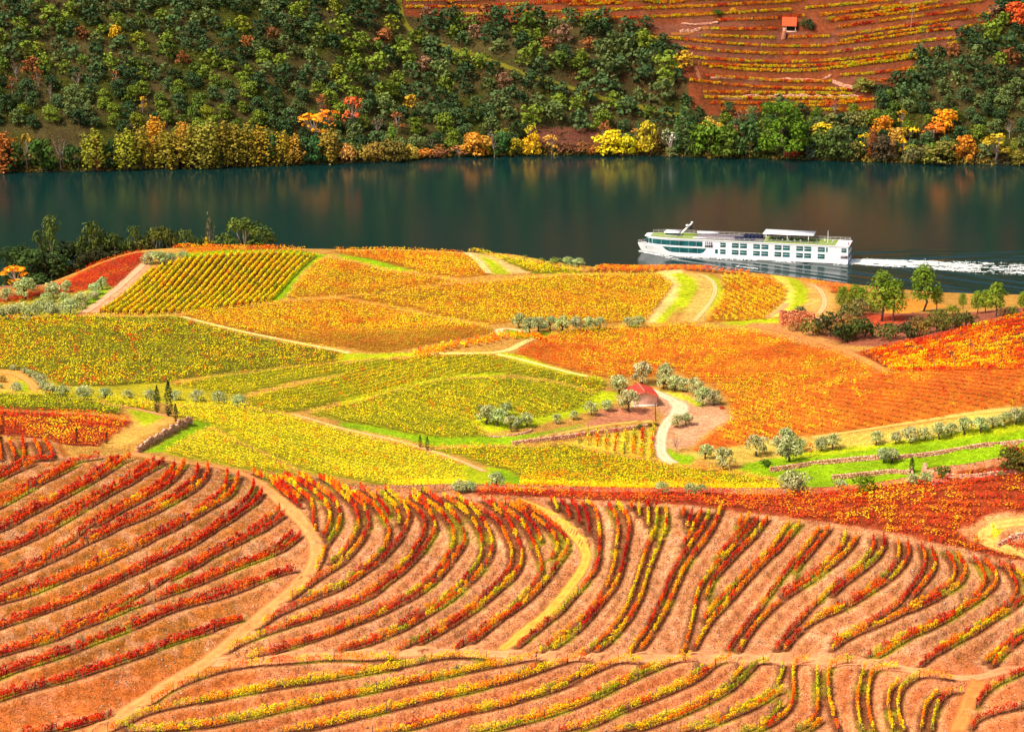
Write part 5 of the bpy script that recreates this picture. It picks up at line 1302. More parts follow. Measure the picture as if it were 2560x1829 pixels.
put_group('bush', 'oak', 'c:2160,1440,150 c:2240,1450,150', 'dark bush with yellow tips', 'by the wall at the right edge', None, 'bush', lin(95, 92, 28), 8.0, .42)
put_group('bush', 'shrub', 'c:2100,1515,70', 'pale small bush', 'at the foot of the yellow tipped bush', None, 'bush', lin(150, 140, 70), 6.4, .3)
put_group('bush', 'shrub', 'c:2190,1370,190', 'russet bush', 'behind the yellow tipped bush at the right edge', None, 'bush', lin(160, 80, 30), 6.4, .3)
put_group('bush', 'shrub', 'e:570,930,125', 'glossy dark green bush', 'against the stone wall under the shed', None, 'bush', lin(60, 90, 20), 6.4, .4, 1.6)
put_group('bush', 'shrub', 'e:700,900,90 e:790,890,95', 'blackish bush', 'at the wall end by the gravel road', None, 'bush', lin(70, 62, 30), 6.4, .3, 1.2)
put_group('bush', 'airy', 'c:850,1385,70', 'small orange leaved sapling', 'among the olives over the retaining wall', None, 'tree', lin(225, 130, 50), 6.8, .5)
put_group('tree', 'bare', 'e:1060,1180,230', 'almost bare little tree', 'on the verge right of the gravel road', None, 'tree', lin(200, 150, 50), 6.8, .45, .8)
put_group('bush', 'shrub', 'e:1700,650,90', 'small crimson bush', 'under the spreading olives of the gravel yard', None, 'bush', lin(190, 50, 25), 6.4, .35)
put_group('bush', 'shrub', 'b:540,52,40 b:690,55,45 b:1210,108,40 b:1320,132,60 b:1410,138,95', 'small bush', 'of the hilltop rim against the river', None, 'bush', lin(130, 140, 60), 6.4, .3, 1.3)
put_group('olive_tree', 'olivebush', 'b:1495,140,80 b:1562,148,80', 'pale olive', 'on the rim left of the ship', OG, hfrac=.35)
# cypresses: foot x, foot y, height in zoom pixels
CY = [('a', 1030, 1128, 178, 'slim tall cypress, left one of three by the grassy junction'), ('a', 1107, 1152, 235, 'tallest dark cypress, middle of three by the grassy junction'),
      ('a', 1152, 1188, 122, 'shortest cypress of three, at the stone wall corner'), ('a', 503, 1322, 95, 'small cypress left of the scarlet vineyard hedge'),
      ('a', 700, 1336, 82, 'tiny cypress at the corner of the scarlet vineyard'), ('b', 525, 1358, 86, 'left of two little cypresses on the pale track'),
      ('b', 572, 1376, 94, 'right of two little cypresses on the pale track'), ('c', 1517, 1532, 115, 'dome shaped dark cypress on the bright lawn')]
for k, x, y, h, lab in CY:
    ox, oy, s_ = REG[k]; p = rcg([[ox + x / s_, oy + y / s_]])[0]
    sc = h / s_ / (px_per_m(p) * .97) / 10.2
    fat = 1.6 if k == 'c' else (1.45 if h < 100 else 1.25)
    o = place_tree('cypress', 'cypress', p, sc, (1, 1, 1), lab, 'cypress', 'cypresses on the near hills'); o.scale = (sc * fat, sc * fat, sc)
PN = [('c', 1320, 533, 325, 'tall pine with a bare stem, nearest the thicket'), ('c', 1402, 532, 268, 'leafy bright pine right of the tall bare stemmed one'), ('c', 1590, 468, 300, 'dark full pine standing alone against the river'),
      ('c', 1682, 455, 145, 'slender young pine right of the full pine'), ('c', 1065, 470, 165, 'small pine at the left end of the pine stand'), ('c', 1140, 465, 170, 'bushy small pine, second of the stand'),
      ('c', 1190, 470, 160, 'low pine beside the tall stemmed pine'), ('c', 1850, 455, 105, 'short broad pine on the stony ridge'), ('c', 1945, 485, 150, 'thin pine in the middle of the stony ridge'),
      ('c', 2070, 502, 222, 'umbrella shaped pine on the stony ridge'), ('c', 2000, 480, 150, 'slim pine touching the umbrella shaped pine'), ('c', 2245, 470, 130, 'pine at the right edge of the frame')]
for i, (k, x, y, h, lab) in enumerate(PN):
    ox, oy, s_ = REG[k]; p = rcg([[ox + x / s_, oy + y / s_]])[0]
    sc = h / s_ / (px_per_m(p) * .97) / 12.0
    place_tree('pine_tree', 'pine', p, sc, (1, 1, 1) if i != 2 else (.75, .85, .8), lab, 'pine tree', 'pines on the right ridge', v=i)
TH = [('c:985,560,190', 'dark round thicket tree', (60, 70, 28), .3), ('c:870,570,150', 'brownish green thicket bush', (120, 105, 45), .3), ('c:1100,570,190', 'rust tinged thicket bush', (128, 100, 40), .3),
      ('c:1200,580,190', 'broad dark green thicket bush', (66, 78, 30), .3), ('c:1060,610,150', 'low dark thicket bush', (52, 66, 26), .3), ('c:1365,595,150', 'mossy thicket bush', (88, 96, 40), .3), ('c:1490,590,140', 'blackish green thicket bush', (55, 68, 28), .3),
      ('c:1570,580,120', 'ochre thicket bush', (140, 110, 45), .3), ('c:1680,545,150', 'olive green thicket bush', (96, 100, 34), .3), ('c:1780,540,130', 'mid green ridge bush', (92, 96, 36), .3), ('c:1870,520,140', 'dark ridge bush', (76, 82, 34), .3),
      ('c:1100,470,150', 'grey brown bush under the small pines', (110, 104, 52), .3), ('c:1180,440,140', 'greyish bush behind the small pines', (116, 112, 58), .3), ('c:1270,440,80', 'green bush between pine stems', (110, 120, 35), .3), ('c:790,458,70', 'grey green bush above the ruin', (105, 115, 70), .3),
      ('c:1700,490,110', 'dull green bush on the ridge', (95, 100, 40), .3), ('c:1785,455,90', 'yellow green bush before the river', (130, 130, 40), .3), ('c:2120,480,90', 'brown bush at the umbrella pine foot', (120, 85, 50), .3), ('c:2180,465,80', 'green bush on the ridge end', (100, 110, 40), .3), ('c:1560,540,110', 'tawny ridge bush', (120, 100, 48), .3), ('c:760,560,90', 'russet bush at the ruin foot', (150, 105, 55), .3)]
for tok, lab, c, hf in TH:
    k0, rest0 = tok.split(':'); q0 = rest0.split(','); tok = f'{k0}:{q0[0]},{q0[1]},{float(q0[2]) * 1.25}'
    put_group('bush', 'shrub', tok, lab, 'near the pine ridge', 'bushes of the pine ridge', 'bush', lin(*c), 6.4, hf, 1.35)

# ------------------------------------------------------------------ dark trees on the near river bank, feet hidden behind the hill
GUMS = [('h', 300, 1400, 190, 'open crowned gum tree with a forked pale stem, left of the river', 'gum', (.85, .95, .8), 1), ('a', 240, 30, 330, 'broad dark pine green tree at the left river bank', 'broad', lin(62, 84, 34), 0),
        ('h', 620, 1425, 210, 'tall dark gum tree, second crown from the left', 'gum', (.7, .75, .6), 1), ('h', 560, 1530, 170, 'lower dark gum crown under the tall one', 'gum', (.62, .66, .55), 0), ('h', 740, 1510, 190, 'dense dark gum tree in the middle of the bank', 'gum', (.62, .68, .52), 2), ('h', 900, 1460, 150, 'gum tree with rounded light top', 'gum', (.85, .9, .7), 1),
        ('h', 1010, 1470, 210, 'wide brown green gum tree above the hill edge', 'gum', (.9, .78, .6), 2), ('h', 1120, 1480, 130, 'brown tinged gum tree right of the wide one', 'gum', (.95, .8, .6), 0), ('h', 1235, 1490, 160, 'short green gum tree beside the bare snag', 'gum', (.9, .95, .7), 1),
        ('h', 1610, 1415, 300, 'largest gum tree with bare pale limbs above the striped field', 'gum', (.95, 1.05, .8), 2), ('h', 1500, 1520, 170, 'low left companion of the largest gum tree', 'gum', (.9, 1, .75), 0), ('h', 1730, 1500, 150, 'low right companion of the largest gum tree', 'gum', (.85, .95, .72), 1),
        ('a', 420, 150, 130, 'brownish bushy tree at the foot of the dark bank', 'oak', lin(110, 80, 35), 0), ('a', 330, 60, 200, 'dark tree filling the gap at the left bank', 'broad', lin(48, 58, 28), 1), ('a', 640, 40, 260, 'very dark tree mass between the gums', 'broad', lin(52, 52, 26), 1), ('a', 820, 60, 200, 'shadowy tree under the middle gums', 'broad', lin(48, 50, 26), 0),
        ('h', 480, 1545, 200, 'dark rounded tree low on the bank between two gums', 'broad', lin(50, 60, 26), 0), ('h', 680, 1540, 200, 'dark green tree filling in under the dense gum', 'broad', lin(56, 64, 28), 1), ('h', 830, 1550, 200, 'dark olive tree below the light topped gum', 'broad', lin(62, 66, 28), 0),
        ('h', 960, 1530, 200, 'brownish dark tree under the wide gum', 'broad', lin(72, 66, 30), 1), ('h', 1110, 1550, 190, 'dark tree at the hill edge under the brown gum', 'broad', lin(58, 62, 26), 0), ('h', 1270, 1560, 150, 'low dark tree left of the yellow bushy one', 'broad', lin(66, 76, 30), 1), ('h', 110, 1575, 190, 'dark low tree at the foot of the open crowned gum', 'broad', lin(52, 70, 30), 0),
        ('h', 1370, 1530, 125, 'yellow bushy tree in front of the bare snag', 'oak', lin(165, 140, 30), 1)]
for k, x, y, w_, lab, kd_, c, v in GUMS:
    ox, oy, s_ = REG[k]; X, Y = ox + x / s_, oy + y / s_          # X, Y = top of the crown
    yy = 938.0 if x > 700 or k == 'h' else 930.0
    u, dy, dz = pix_dir(X, Y); ztop = CAM_H + dz / dy * yy; xw = u / dy * yy
    zb = float(zg(xw, yy)); H0 = {'gum': 16.2, 'broad': 20.0, 'oak': 8.4}[kd_]; W0 = {'gum': 14.5, 'broad': 18.0, 'oak': 8.6}[kd_]
    wm = w_ / s_ / 7.55
    o = place_tree('tree' if kd_ != 'gum' else 'gum_tree', kd_, (xw, yy, zb - .3), 1, c, lab, 'tree', 'trees on the near river bank', v=v)
    o.scale = (wm / W0 * 1.45, wm / W0 * 1.45, max(.3, (ztop - zb) / H0))
for tr, lab, c, kd_ in (('a:110,255,250', 'flat topped golden yellow tree at the left border', (240, 160, 20), 'airy'),):
    put_group('tree', kd_, tr, lab, 'above the road rail', None, 'tree', lin(*c), 6.8, .3, .55)
ox, oy, s_ = REG['h']; yy = 940.0
u, dy, dz = pix_dir(ox + 1365 / s_, oy + 1445 / s_); xw = u / dy * yy; zb = float(zg(xw, yy))
o = place_tree('bare_snag', 'bare', (xw, yy, zb), 1, lin(120, 100, 60), 'bare grey snag rising between the gum trees', 'tree'); o.scale = (.7, .7, (CAM_H + dz / dy * yy - zb) / 9.2)

# ------------------------------------------------------------------ wood on the far bank
BANKT = """h:20,1120,200,250,willow,190,110,40,rusty orange willow at the left end of the far bank
h:90,1120,150,190,oak,60,80,30,dark bush under the rusty willow
h:180,1110,150,230,airy,150,120,40,thin yellow brown riverside tree
h:280,1125,190,220,oak,66,96,30,deep green riverside oak at the left
h:400,1110,110,200,bare,110,80,60,bare brown riverside tree
h:470,1100,130,170,oak,62,86,36,dark green oak beside the bare tree
h:620,1110,190,260,willow,150,150,36,yellow green willow with orange tip
h:720,1100,110,190,oak,58,84,44,teal green oak among the willows
h:830,1110,190,260,willow,160,160,35,bright green yellow willow
h:930,1100,160,270,willow,170,150,40,olive willow under the golden crown
h:1015,1000,150,240,willow,225,160,35,golden yellow crowned willow
h:1090,1105,180,250,willow,165,150,45,drooping olive willow
h:1170,1105,170,240,willow,170,145,42,dense straw coloured willow
h:1200,1000,150,200,willow,200,140,40,orange tinged willow behind
h:1280,1095,170,280,willow,150,140,45,tall grey green willow
h:1360,1105,180,300,willow,160,150,50,pale fronted tall willow
h:1450,1090,170,290,willow,165,140,42,tall willow with red flecks
h:1540,1085,170,280,willow,158,138,42,brownish tall willow
h:1620,1080,160,270,willow,160,140,38,last of the tall olive willows
h:1710,1075,160,250,willow,185,150,36,yellow crowned willow right of the tall ones
h:1780,1070,130,200,oak,64,92,46,teal oak under the yellow willow
h:1850,1080,140,220,willow,190,160,38,lemon green willow
h:1930,1070,150,190,willow,200,150,45,sandy yellow willow
h:1990,1065,140,180,oak,70,100,50,blue green riverside oak
h:2060,1065,130,190,oak,60,100,50,green oak with yellow neighbours
h:2160,1055,180,210,willow,170,140,45,tawny green willow
h:2060,930,200,190,airy,250,170,25,fan shaped golden tree above the willows
h:2150,860,180,140,airy,250,150,25,bright amber tree on the bank slope
g:85,865,140,230,airy,225,105,50,coral red tree with visible limbs
g:50,1060,110,120,shrub,225,165,80,straw yellow shrub at the waterline
g:150,1050,160,100,shrub,170,140,55,ochre hedge shrub at the waterline
g:230,1040,150,110,shrub,160,130,55,second ochre hedge shrub
g:350,1062,180,150,oak,120,105,40,olive brown bank tree
g:360,960,120,80,airy,235,150,60,orange bank bush
g:465,1050,110,110,oak,190,165,60,rounded yellow bank bush
g:560,1040,130,70,shrub,215,140,50,low orange bank shrub
g:660,1035,130,60,shrub,150,95,60,low rust bank shrub
g:780,1030,130,80,airy,200,130,80,half bare tawny bank bush
g:890,1030,200,170,oak,225,160,50,dome of orange gold foliage at the waterline
g:1010,1030,110,150,bare,130,100,90,purplish bare bank bush
g:1060,1025,130,170,oak,66,105,45,dark green bank tree
g:1150,1020,110,120,oak,170,150,30,olive yellow bank tree
g:1255,1020,120,150,oak,225,180,20,yellow bank tree with orange top
g:1390,1010,110,130,airy,230,175,60,slim yellow bank sapling
g:1480,1000,160,70,shrub,120,75,50,rust brown bank shrub
g:1580,1000,150,70,shrub,140,90,50,reddish bank shrub
g:1680,1010,120,60,shrub,180,110,40,low orange bank shrub by the yellow trees
g:1760,1010,200,160,oak,225,200,15,brilliant yellow bank tree
g:1885,1020,110,150,oak,215,205,20,lemon yellow narrow bank tree
g:2010,1010,150,220,oak,190,170,35,tall yellow green bank tree
g:1980,1010,120,90,shrub,230,190,15,bright yellow bank shrub
g:2165,1020,120,150,bare,210,205,190,whitish grey bare bank tree
f:30,1010,160,330,willow,85,115,55,tall grey green bank tree
f:100,1020,130,220,oak,110,130,40,green bank tree with yellow light
f:190,1030,220,250,oak,95,125,30,wide green bank tree
f:210,900,180,120,oak,215,170,50,gold topped tree behind the wide green one
f:300,1035,180,230,oak,100,120,35,green bank tree left of the giant
f:370,1000,130,180,airy,130,90,50,brownish thin bank tree
f:430,1030,170,240,oak,75,100,48,teal green bank tree
f:680,1025,350,360,broad,95,125,25,giant domed green and yellow riverside tree
f:790,1000,120,100,airy,235,190,40,yellow bush at the foot of the giant
f:730,1030,120,60,shrub,170,55,40,crimson shrub at the foot of the giant
f:850,1040,120,100,shrub,70,85,65,grey green shrub at the waterline
f:940,1040,170,190,oak,85,105,42,dark green bank tree right of the giant
f:930,900,160,100,oak,220,190,35,pale yellow crown over the dark bank trees
f:1040,1045,190,220,oak,84,100,46,broad blue green bank tree
f:1140,1040,120,120,oak,110,100,45,brown green bank bush
f:1215,990,110,120,airy,250,215,20,vivid lemon sapling
f:1320,1045,180,160,oak,82,68,45,dark purple brown bank bush
f:1330,880,140,130,oak,220,140,25,burnt orange round tree
f:1420,940,130,110,oak,205,160,60,sandy yellow bank bush
f:1500,930,130,110,airy,250,205,15,bright yellow tree on the right bank
f:1460,1020,80,110,airy,240,190,15,yellow sapling at the waterline
f:1540,1070,160,110,shrub,110,105,60,straw green bank shrub
f:1660,920,180,120,airy,240,130,35,orange spreading tree
f:1730,880,170,170,oak,238,160,20,golden round tree on the right bank
f:1690,1070,220,150,oak,120,115,45,olive bank tree at the waterline
f:1860,1050,150,170,oak,215,140,35,orange brown bank tree
f:1930,1040,70,90,airy,240,180,30,small gold sapling
f:2080,1070,240,200,airy,190,160,30,speckled yellow bush at the waterline
f:2210,1080,110,100,oak,130,120,40,olive bush at the right border of the bank
f:1000,850,140,110,oak,120,120,60,silvery olive by the far vineyard foot, left
f:1100,840,150,110,oak,130,125,65,silvery olive by the far vineyard foot, middle
f:1190,830,120,110,oak,125,125,60,silvery olive by the far vineyard foot, right
f:900,850,110,90,oak,85,100,55,grey olive left of the silvery three
f:1200,610,140,110,oak,140,140,55,yellow green tree at the lowest far terrace wall
f:1310,600,160,50,shrub,40,62,35,dark flat hedge beside the yellow green tree
f:835,205,110,85,shrub,60,78,40,dark round bush beside the far hut
f:245,105,80,40,shrub,62,95,25,small green bush on the far terraces
f:350,95,50,45,shrub,225,170,25,small yellow bush on the far terraces
f:2210,180,160,170,oak,225,100,40,orange red tree at the upper right
f:2100,100,130,110,oak,60,80,40,dark tree at the upper right corner"""
NFAR = 0
for ln in BANKT.split('\n'):
    k, rest = ln.split(':'); a = rest.split(',')
    x, y, w_, h_ = [float(q) for q in a[:4]]; kd_ = a[4]; c = lin(*[float(q) for q in a[5:8]]); lab = ','.join(a[8:])
    ox, oy, s_ = REG[k]; p = rcf([[ox + x / s_, oy + y / s_]])[0]
    p[2] = max(float(zh(p[0], p[1])), -.1)
    c = c * .97 + c.mean() * .02
    m = px_per_m(p); W0 = {'willow': 6.6, 'oak': 8.6, 'airy': 7.4, 'bare': 6, 'shrub': 6.6, 'broad': 18.5}[kd_]; H0 = {'willow': 14.5, 'oak': 8.2, 'airy': 9.4, 'bare': 9.2, 'shrub': 3.1, 'broad': 20}[kd_]
    o = place_tree('tree' if kd_ != 'shrub' else 'bush', kd_, (p[0], p[1], p[2] - .3), 1, c * (.8 if kd_ == 'willow' else 1.0), lab if len(lab.split()) > 4 else lab + ' on the far shore', 'tree' if kd_ != 'shrub' else 'bush', 'trees along the far river bank')
    o.scale = (w_ / s_ / m / W0 * 1.14, w_ / s_ / m / W0 * 1.14, h_ / s_ / m / H0 * 1.08)
    NFAR += 1

FILL = [('olive', 128, 132, 44), ('straw yellow', 190, 165, 60), ('leaf green', 96, 124, 42), ('tawny', 170, 120, 60), ('deep green', 66, 92, 40), ('lemon', 205, 190, 40), ('rust', 165, 95, 50), ('grey green', 110, 124, 72)]
rf = random.Random(44); fn_ = {}
for i in range(52):
    X = 10 + 2540 * (i + rf.random()) / 52
    ysh = np.interp(X, [0, 200, 400, 600, 750, 880, 1000, 1150, 1300, 1450, 1650, 1800, 2000, 2200, 2400, 2560], [431, 428, 421, 417, 412, 408, 399, 391, 389, 388, 390, 394, 399, 406, 411, 413])
    if 1390 < X < 1490: continue
    p = rcf([[X, ysh - rf.uniform(2, 26)]])[0]; p[2] = max(float(zh(p[0], p[1])), 0)
    q = rf.choice(FILL); n = fn_[q[0]] = fn_.get(q[0], -1) + 1
    sc = rf.uniform(.6, 1.35)
    o = place_tree('tree', rf.choice(['oak', 'oak', 'willow', 'airy']), (p[0], p[1], p[2] - .3), sc * .62, lin(*q[1:]) * rf.uniform(.9, 1.3), f'{q[0]} riverside tree on the far bank, {ordn(n)} of its colour from the left', 'tree', 'trees along the far river bank')
    o.scale = (sc * rf.uniform(.7, 1.0), sc * rf.uniform(.7, 1.0), sc * rf.uniform(.6, 1.0))
# scattered trees of the slope: Poisson thrown, the nearest ones single objects, the rest one mass
EXCL = [FARV, T('g:1300,850 1690,850 1690,1020 1180,1020 1180,930'), T('f:-40,560 60,640 280,740 240,800 100,700 -60,640')]
PATHS = [np.vstack([resample(rcf(chaikin(T('g:385,-30 395,60 420,150 470,215 560,262 720,322 900,372 1120,452 1300,522 1500,572 1750,662 2050,722 2230,765'), 2)), 1.5)])]
pk = KDTree(len(PATHS[0]))
for j, p in enumerate(PATHS[0]): pk.insert((p[0], p[1], 0), j)
pk.balance()
r = np.random.default_rng(99)
cand = []
cell = {}
def ok(x, y, d):
    ci, cj = int(x // 7), int(y // 7)
    for a in (-1, 0, 1):
        for b in (-1, 0, 1):
            for (qx, qy, qd) in cell.get((ci + a, cj + b), ()):
                if (qx - x) ** 2 + ((qy - y)) ** 2 < (.5 * (d + qd)) ** 2: return False
    cell.setdefault((ci, cj), []).append((x, y, d)); return True
for _ in range(26000):
    x = r.uniform(-330, 330); y = r.uniform(1268, 1440)
    z = float(zh(x, y))
    if z < 1.0 or abs(x) > .185 * y + 45: continue
    px, py = project(np.array([x, y, z]))
    if any(inpoly(np.array([px]), np.array([py]), E)[0] for E in EXCL): continue
    co, k, d = pk.find((x, y, 0))
    if d < 3.6: continue
    dens = 4.9 + 2.4 * r.random()
    if 850 < px < 1700: dens = 5.2 + 3.6 * r.random()
    if not ok(x, y, dens): continue
    cand.append((x, y, z, px, py, dens))
cand.sort(key=lambda c: c[1])
FC = [(70, 90, 32), (84, 104, 34), (108, 124, 36), (56, 78, 42), (76, 98, 54), (98, 112, 58), (54, 70, 32), (132, 136, 34)]
FN = ['dark green', 'leaf green', 'light green', 'blue green', 'grey green', 'silver green', 'deep green', 'yellow green']
zone_n = {}
mass = []
def zone(px, py):
    if px > 2050: return 'right hand wood'
    if px > 1500: return 'below the far terraces'
    if px > 860: return ('upper ' if py < 190 else 'lower ') + 'middle slope'
    if px > 430: return ('upper ' if py < 130 else 'lower ') + 'left wood'
    return ('upper ' if py < 130 else 'lower ') + 'far left wood'
sing = 0
for c in cand:
    x, y, z, px, py, dn = c
    nv = fbm(np.array([x]), np.array([y]), 91, 26.0, 2)[0]
    ci = int(np.clip(nv * 5.5 + r.random() * 3.6 - .9, 0, 7)); kd_ = 'oak'
    if px < 1000 and py < 330 and r.random() < .08: ci = 7 if r.random() < .6 else 2
    tint = lin(*FC[ci]); word = FN[ci]
    q = r.random()
    if q < .014: kd_, tint, word = 'airy', lin(190, 150, 35), 'yellow autumn'
    elif q < .045: kd_, tint, word = 'bare', lin(130, 95, 70), 'bare brown'
    elif q < .08: kd_, tint, word = 'airy', lin(140, 85, 45), 'rust brown'
    sc = dn / 8.0 * r.uniform(1.1, 1.4)
    tint = tint * r.uniform(.8, 1.25)
    vis = -40 < px < 2600 and py > -25
    if vis and sing < 200 and (dn > 6.0 or px > 860 or py > 190):
        zn = zone(px, py); n = zone_n[(zn, word)] = zone_n.get((zn, word), -1) + 1
        zz = 'small' if sc < .9 else ('large' if sc > 1.2 else 'middling')
        place_tree('tree', kd_, (x, y, z - .2), sc, tint, f'{zz} {word} tree, {ordn(n)} up from the water, {zn}', 'tree', 'trees of the far wooded slope')
        sing += 1
    else:
        mass.append((x, y, z, sc, tint, kd_))
A = Acc(); B = Acc()
src = []
for c, t, bk in KIND['oakmass']:
    v = np.empty(len(c.vertices) * 3, np.float32); c.vertices.foreach_get('co', v)
    cc = np.empty(len(c.vertices) * 4, np.float32); c.attributes['tint'].data.foreach_get('color', cc)
    src.append((v.reshape(-1, 4, 3), cc.reshape(-1, 4, 4)))
for x, y, z, sc, tint, kd_ in mass:
    v, cc = src[int(r.integers(len(src)))]
    k = r.random(len(v)) < .9
    a = r.random() * 6.28; ca, sa = math.cos(a), math.sin(a)
    q = v[k].reshape(-1, 3) * sc * np.array([1.08, 1.08, 1])
    q = np.stack([q[:, 0] * ca - q[:, 1] * sa + x, q[:, 0] * sa + q[:, 1] * ca + y, q[:, 2] + z - .2], 1)
    A.quads(q, cc[k].reshape(-1, 4)[:, :3] * tint)
o = link('woodland', A.mesh('woodland'), M_leaf); tag(o, 'dense green woodland covering the far hillside', 'woodland', None, 'stuff')
# undergrowth between the trees
n = 7000
ux = r.uniform(-310, 310, n); uy = r.uniform(1264, 1440, n); uz = zh(ux, uy)
upx, upy = project(np.stack([ux, uy, uz], 1))
k = (uz > .5) & ~inpoly(upx, upy, FARV) & (np.abs(ux) < .185 * uy + 20)
dp = np.array([pk.find((a, b, 0))[2] for a, b in zip(ux, uy)]); k &= dp > 2.0
ux, uy, uz = ux[k], uy[k], uz[k]
UC = np.array([lin(72, 82, 32), lin(92, 96, 34), lin(112, 84, 46), lin(124, 96, 50), lin(62, 74, 38)])
A = Acc()
for x, y, z in zip(ux, uy, uz):
    m = 7
    d = sph(m, r); d[:, 2] = np.abs(d[:, 2])
    s_ = r.uniform(.6, 1.5)
    cen = np.array([x, y, z]) + d * np.array([s_, s_, s_ * .8])
    V = leafquads(cen, d + r.normal(0, .3, (m, 3)), .75 * (.6 + .8 * r.random(m)), 1, r)
    A.quads(V, np.repeat(UC[int(r.integers(5))] * (.7 + .5 * r.random((m, 1))), 4, 0))
tag(link('undergrowth', A.mesh('undergrowth'), M_leaf), 'brown and green undergrowth between the far trees', 'undergrowth', None, 'stuff')

# low brush trailing into the water along the far bank
A = Acc(); n = 1500
bx_ = r.uniform(-260, 260, n); by_ = np.interp(bx_, SHX[:, 0], SHX[:, 1]) + r.uniform(.0, 7.5, n); bz_ = np.maximum(zh(bx_, by_), 0)
BC = np.array([lin(56, 70, 30), lin(84, 92, 30), lin(120, 96, 40), lin(150, 120, 40), lin(60, 76, 44), lin(96, 70, 44)])
for x, y, z in zip(bx_, by_, bz_):
    m = 12; d = sph(m, r); d[:, 2] = np.abs(d[:, 2]); s_ = r.uniform(.8, 2.0)
    cen = np.array([x, y, z - .1]) + d * np.array([s_ * 1.1, s_, s_])
    V = leafquads(cen, d + r.normal(0, .35, (m, 3)), .8 * (.6 + .8 * r.random(m)), 1, r)
    c = BC[int(np.clip(vnoise(np.array([x]), np.array([3.0]), 5, 9.0)[0] * 6 + r.normal(0, .8), 0, 5))]
    A.quads(V, np.repeat(c * (.75 + .5 * r.random((m, 1))), 4, 0))
tag(link('riverside_brush', A.mesh('riverside_brush'), M_leaf), 'low riverside brush trailing into the water on the far bank', 'brush', None, 'stuff')
# ------------------------------------------------------------------ dry stone walls
def stone_wall(name, P, h, lab, thick=.55, cat='stone wall', stone=(.55, .3), base=None, group='dry stone walls'):
    r = random.Random(len(P) * 7 + int(h * 10)); A = Acc()
    L = np.concatenate([[0], np.cumsum(np.linalg.norm(np.diff(P[:, :2], axis=0), axis=1))])
    zz = zg(P[:, 0], P[:, 1]) if base is None else base(P[:, 0], P[:, 1])
    o = np.array([P[0, 0], P[0, 1], zz[0]])
    SC = [lin(218, 160, 130), lin(204, 146, 118), lin(230, 176, 148), lin(190, 132, 106), lin(220, 164, 124)]
    z = 0.0; row = 0
    while z < h:
        hh = stone[1] * r.uniform(.8, 1.2); s = -r.random() * .3
        while s < L[-1]:
            w_ = stone[0] * r.uniform(.7, 1.5); m = min(max(s + w_ / 2, 0), L[-1])
            x, y, b = [np.interp(m, L, q) for q in (P[:, 0], P[:, 1], zz)]
            x2, y2 = [np.interp(min(m + .3, L[-1]), L, q) for q in (P[:, 0], P[:, 1])]; x1, y1 = [np.interp(max(m - .3, 0), L, q) for q in (P[:, 0], P[:, 1])]
            a = math.atan2(y2 - y1, x2 - x1)
            if z + hh < h * r.uniform(.98, 1.06):
                A.box((x - o[0] + r.uniform(-.03, .03), y - o[1] - .45 + r.uniform(-.05, .05), b - o[2] + z + hh / 2 - .25), (w_ * .97, thick * r.uniform(.85, 1.1), hh * .96), a + r.uniform(-.05, .05), np.array(SC[r.randrange(5)]) * r.uniform(.8, 1.15))
            s += w_
        z += hh; row += 1
    ob = link(name, A.mesh(name), M_stone, None, o)
    tag(ob, lab, cat, group)
    return ob
for lab, P, h in WW:
    stone_wall('stone_wall', P, h, lab, base=lambda x, y: zg(x, np.asarray(y) - 1.3))
# low terrace walls across the river
for i, (tr, h, lab) in enumerate([('f:220,628 500,632 800,630 1165,632', 1.6, 'longest pale terrace wall across the river, just above the lowest vine rows'),
                                  ('f:200,505 400,505 700,512 930,520 985,495', 1.1, 'rubble terrace wall across the river left of the yellow green tree'),
                                  ('f:0,205 130,195', 1.6, 'pinkish terrace wall across the river where the path climbs'), ('f:10,150 250,150', 1.0, 'faint terrace wall across the river above the climbing path'),
                                  ('f:1000,540 1060,560 1130,572', 2.0, 'stepped end wall across the river beside the yellow green tree')]):
    P = resample(rcf(T(tr), 2.0), .7)
    stone_wall('terrace_wall', P, h, lab, .6, 'stone wall', (.9, .45), zh, 'terrace walls across the river')

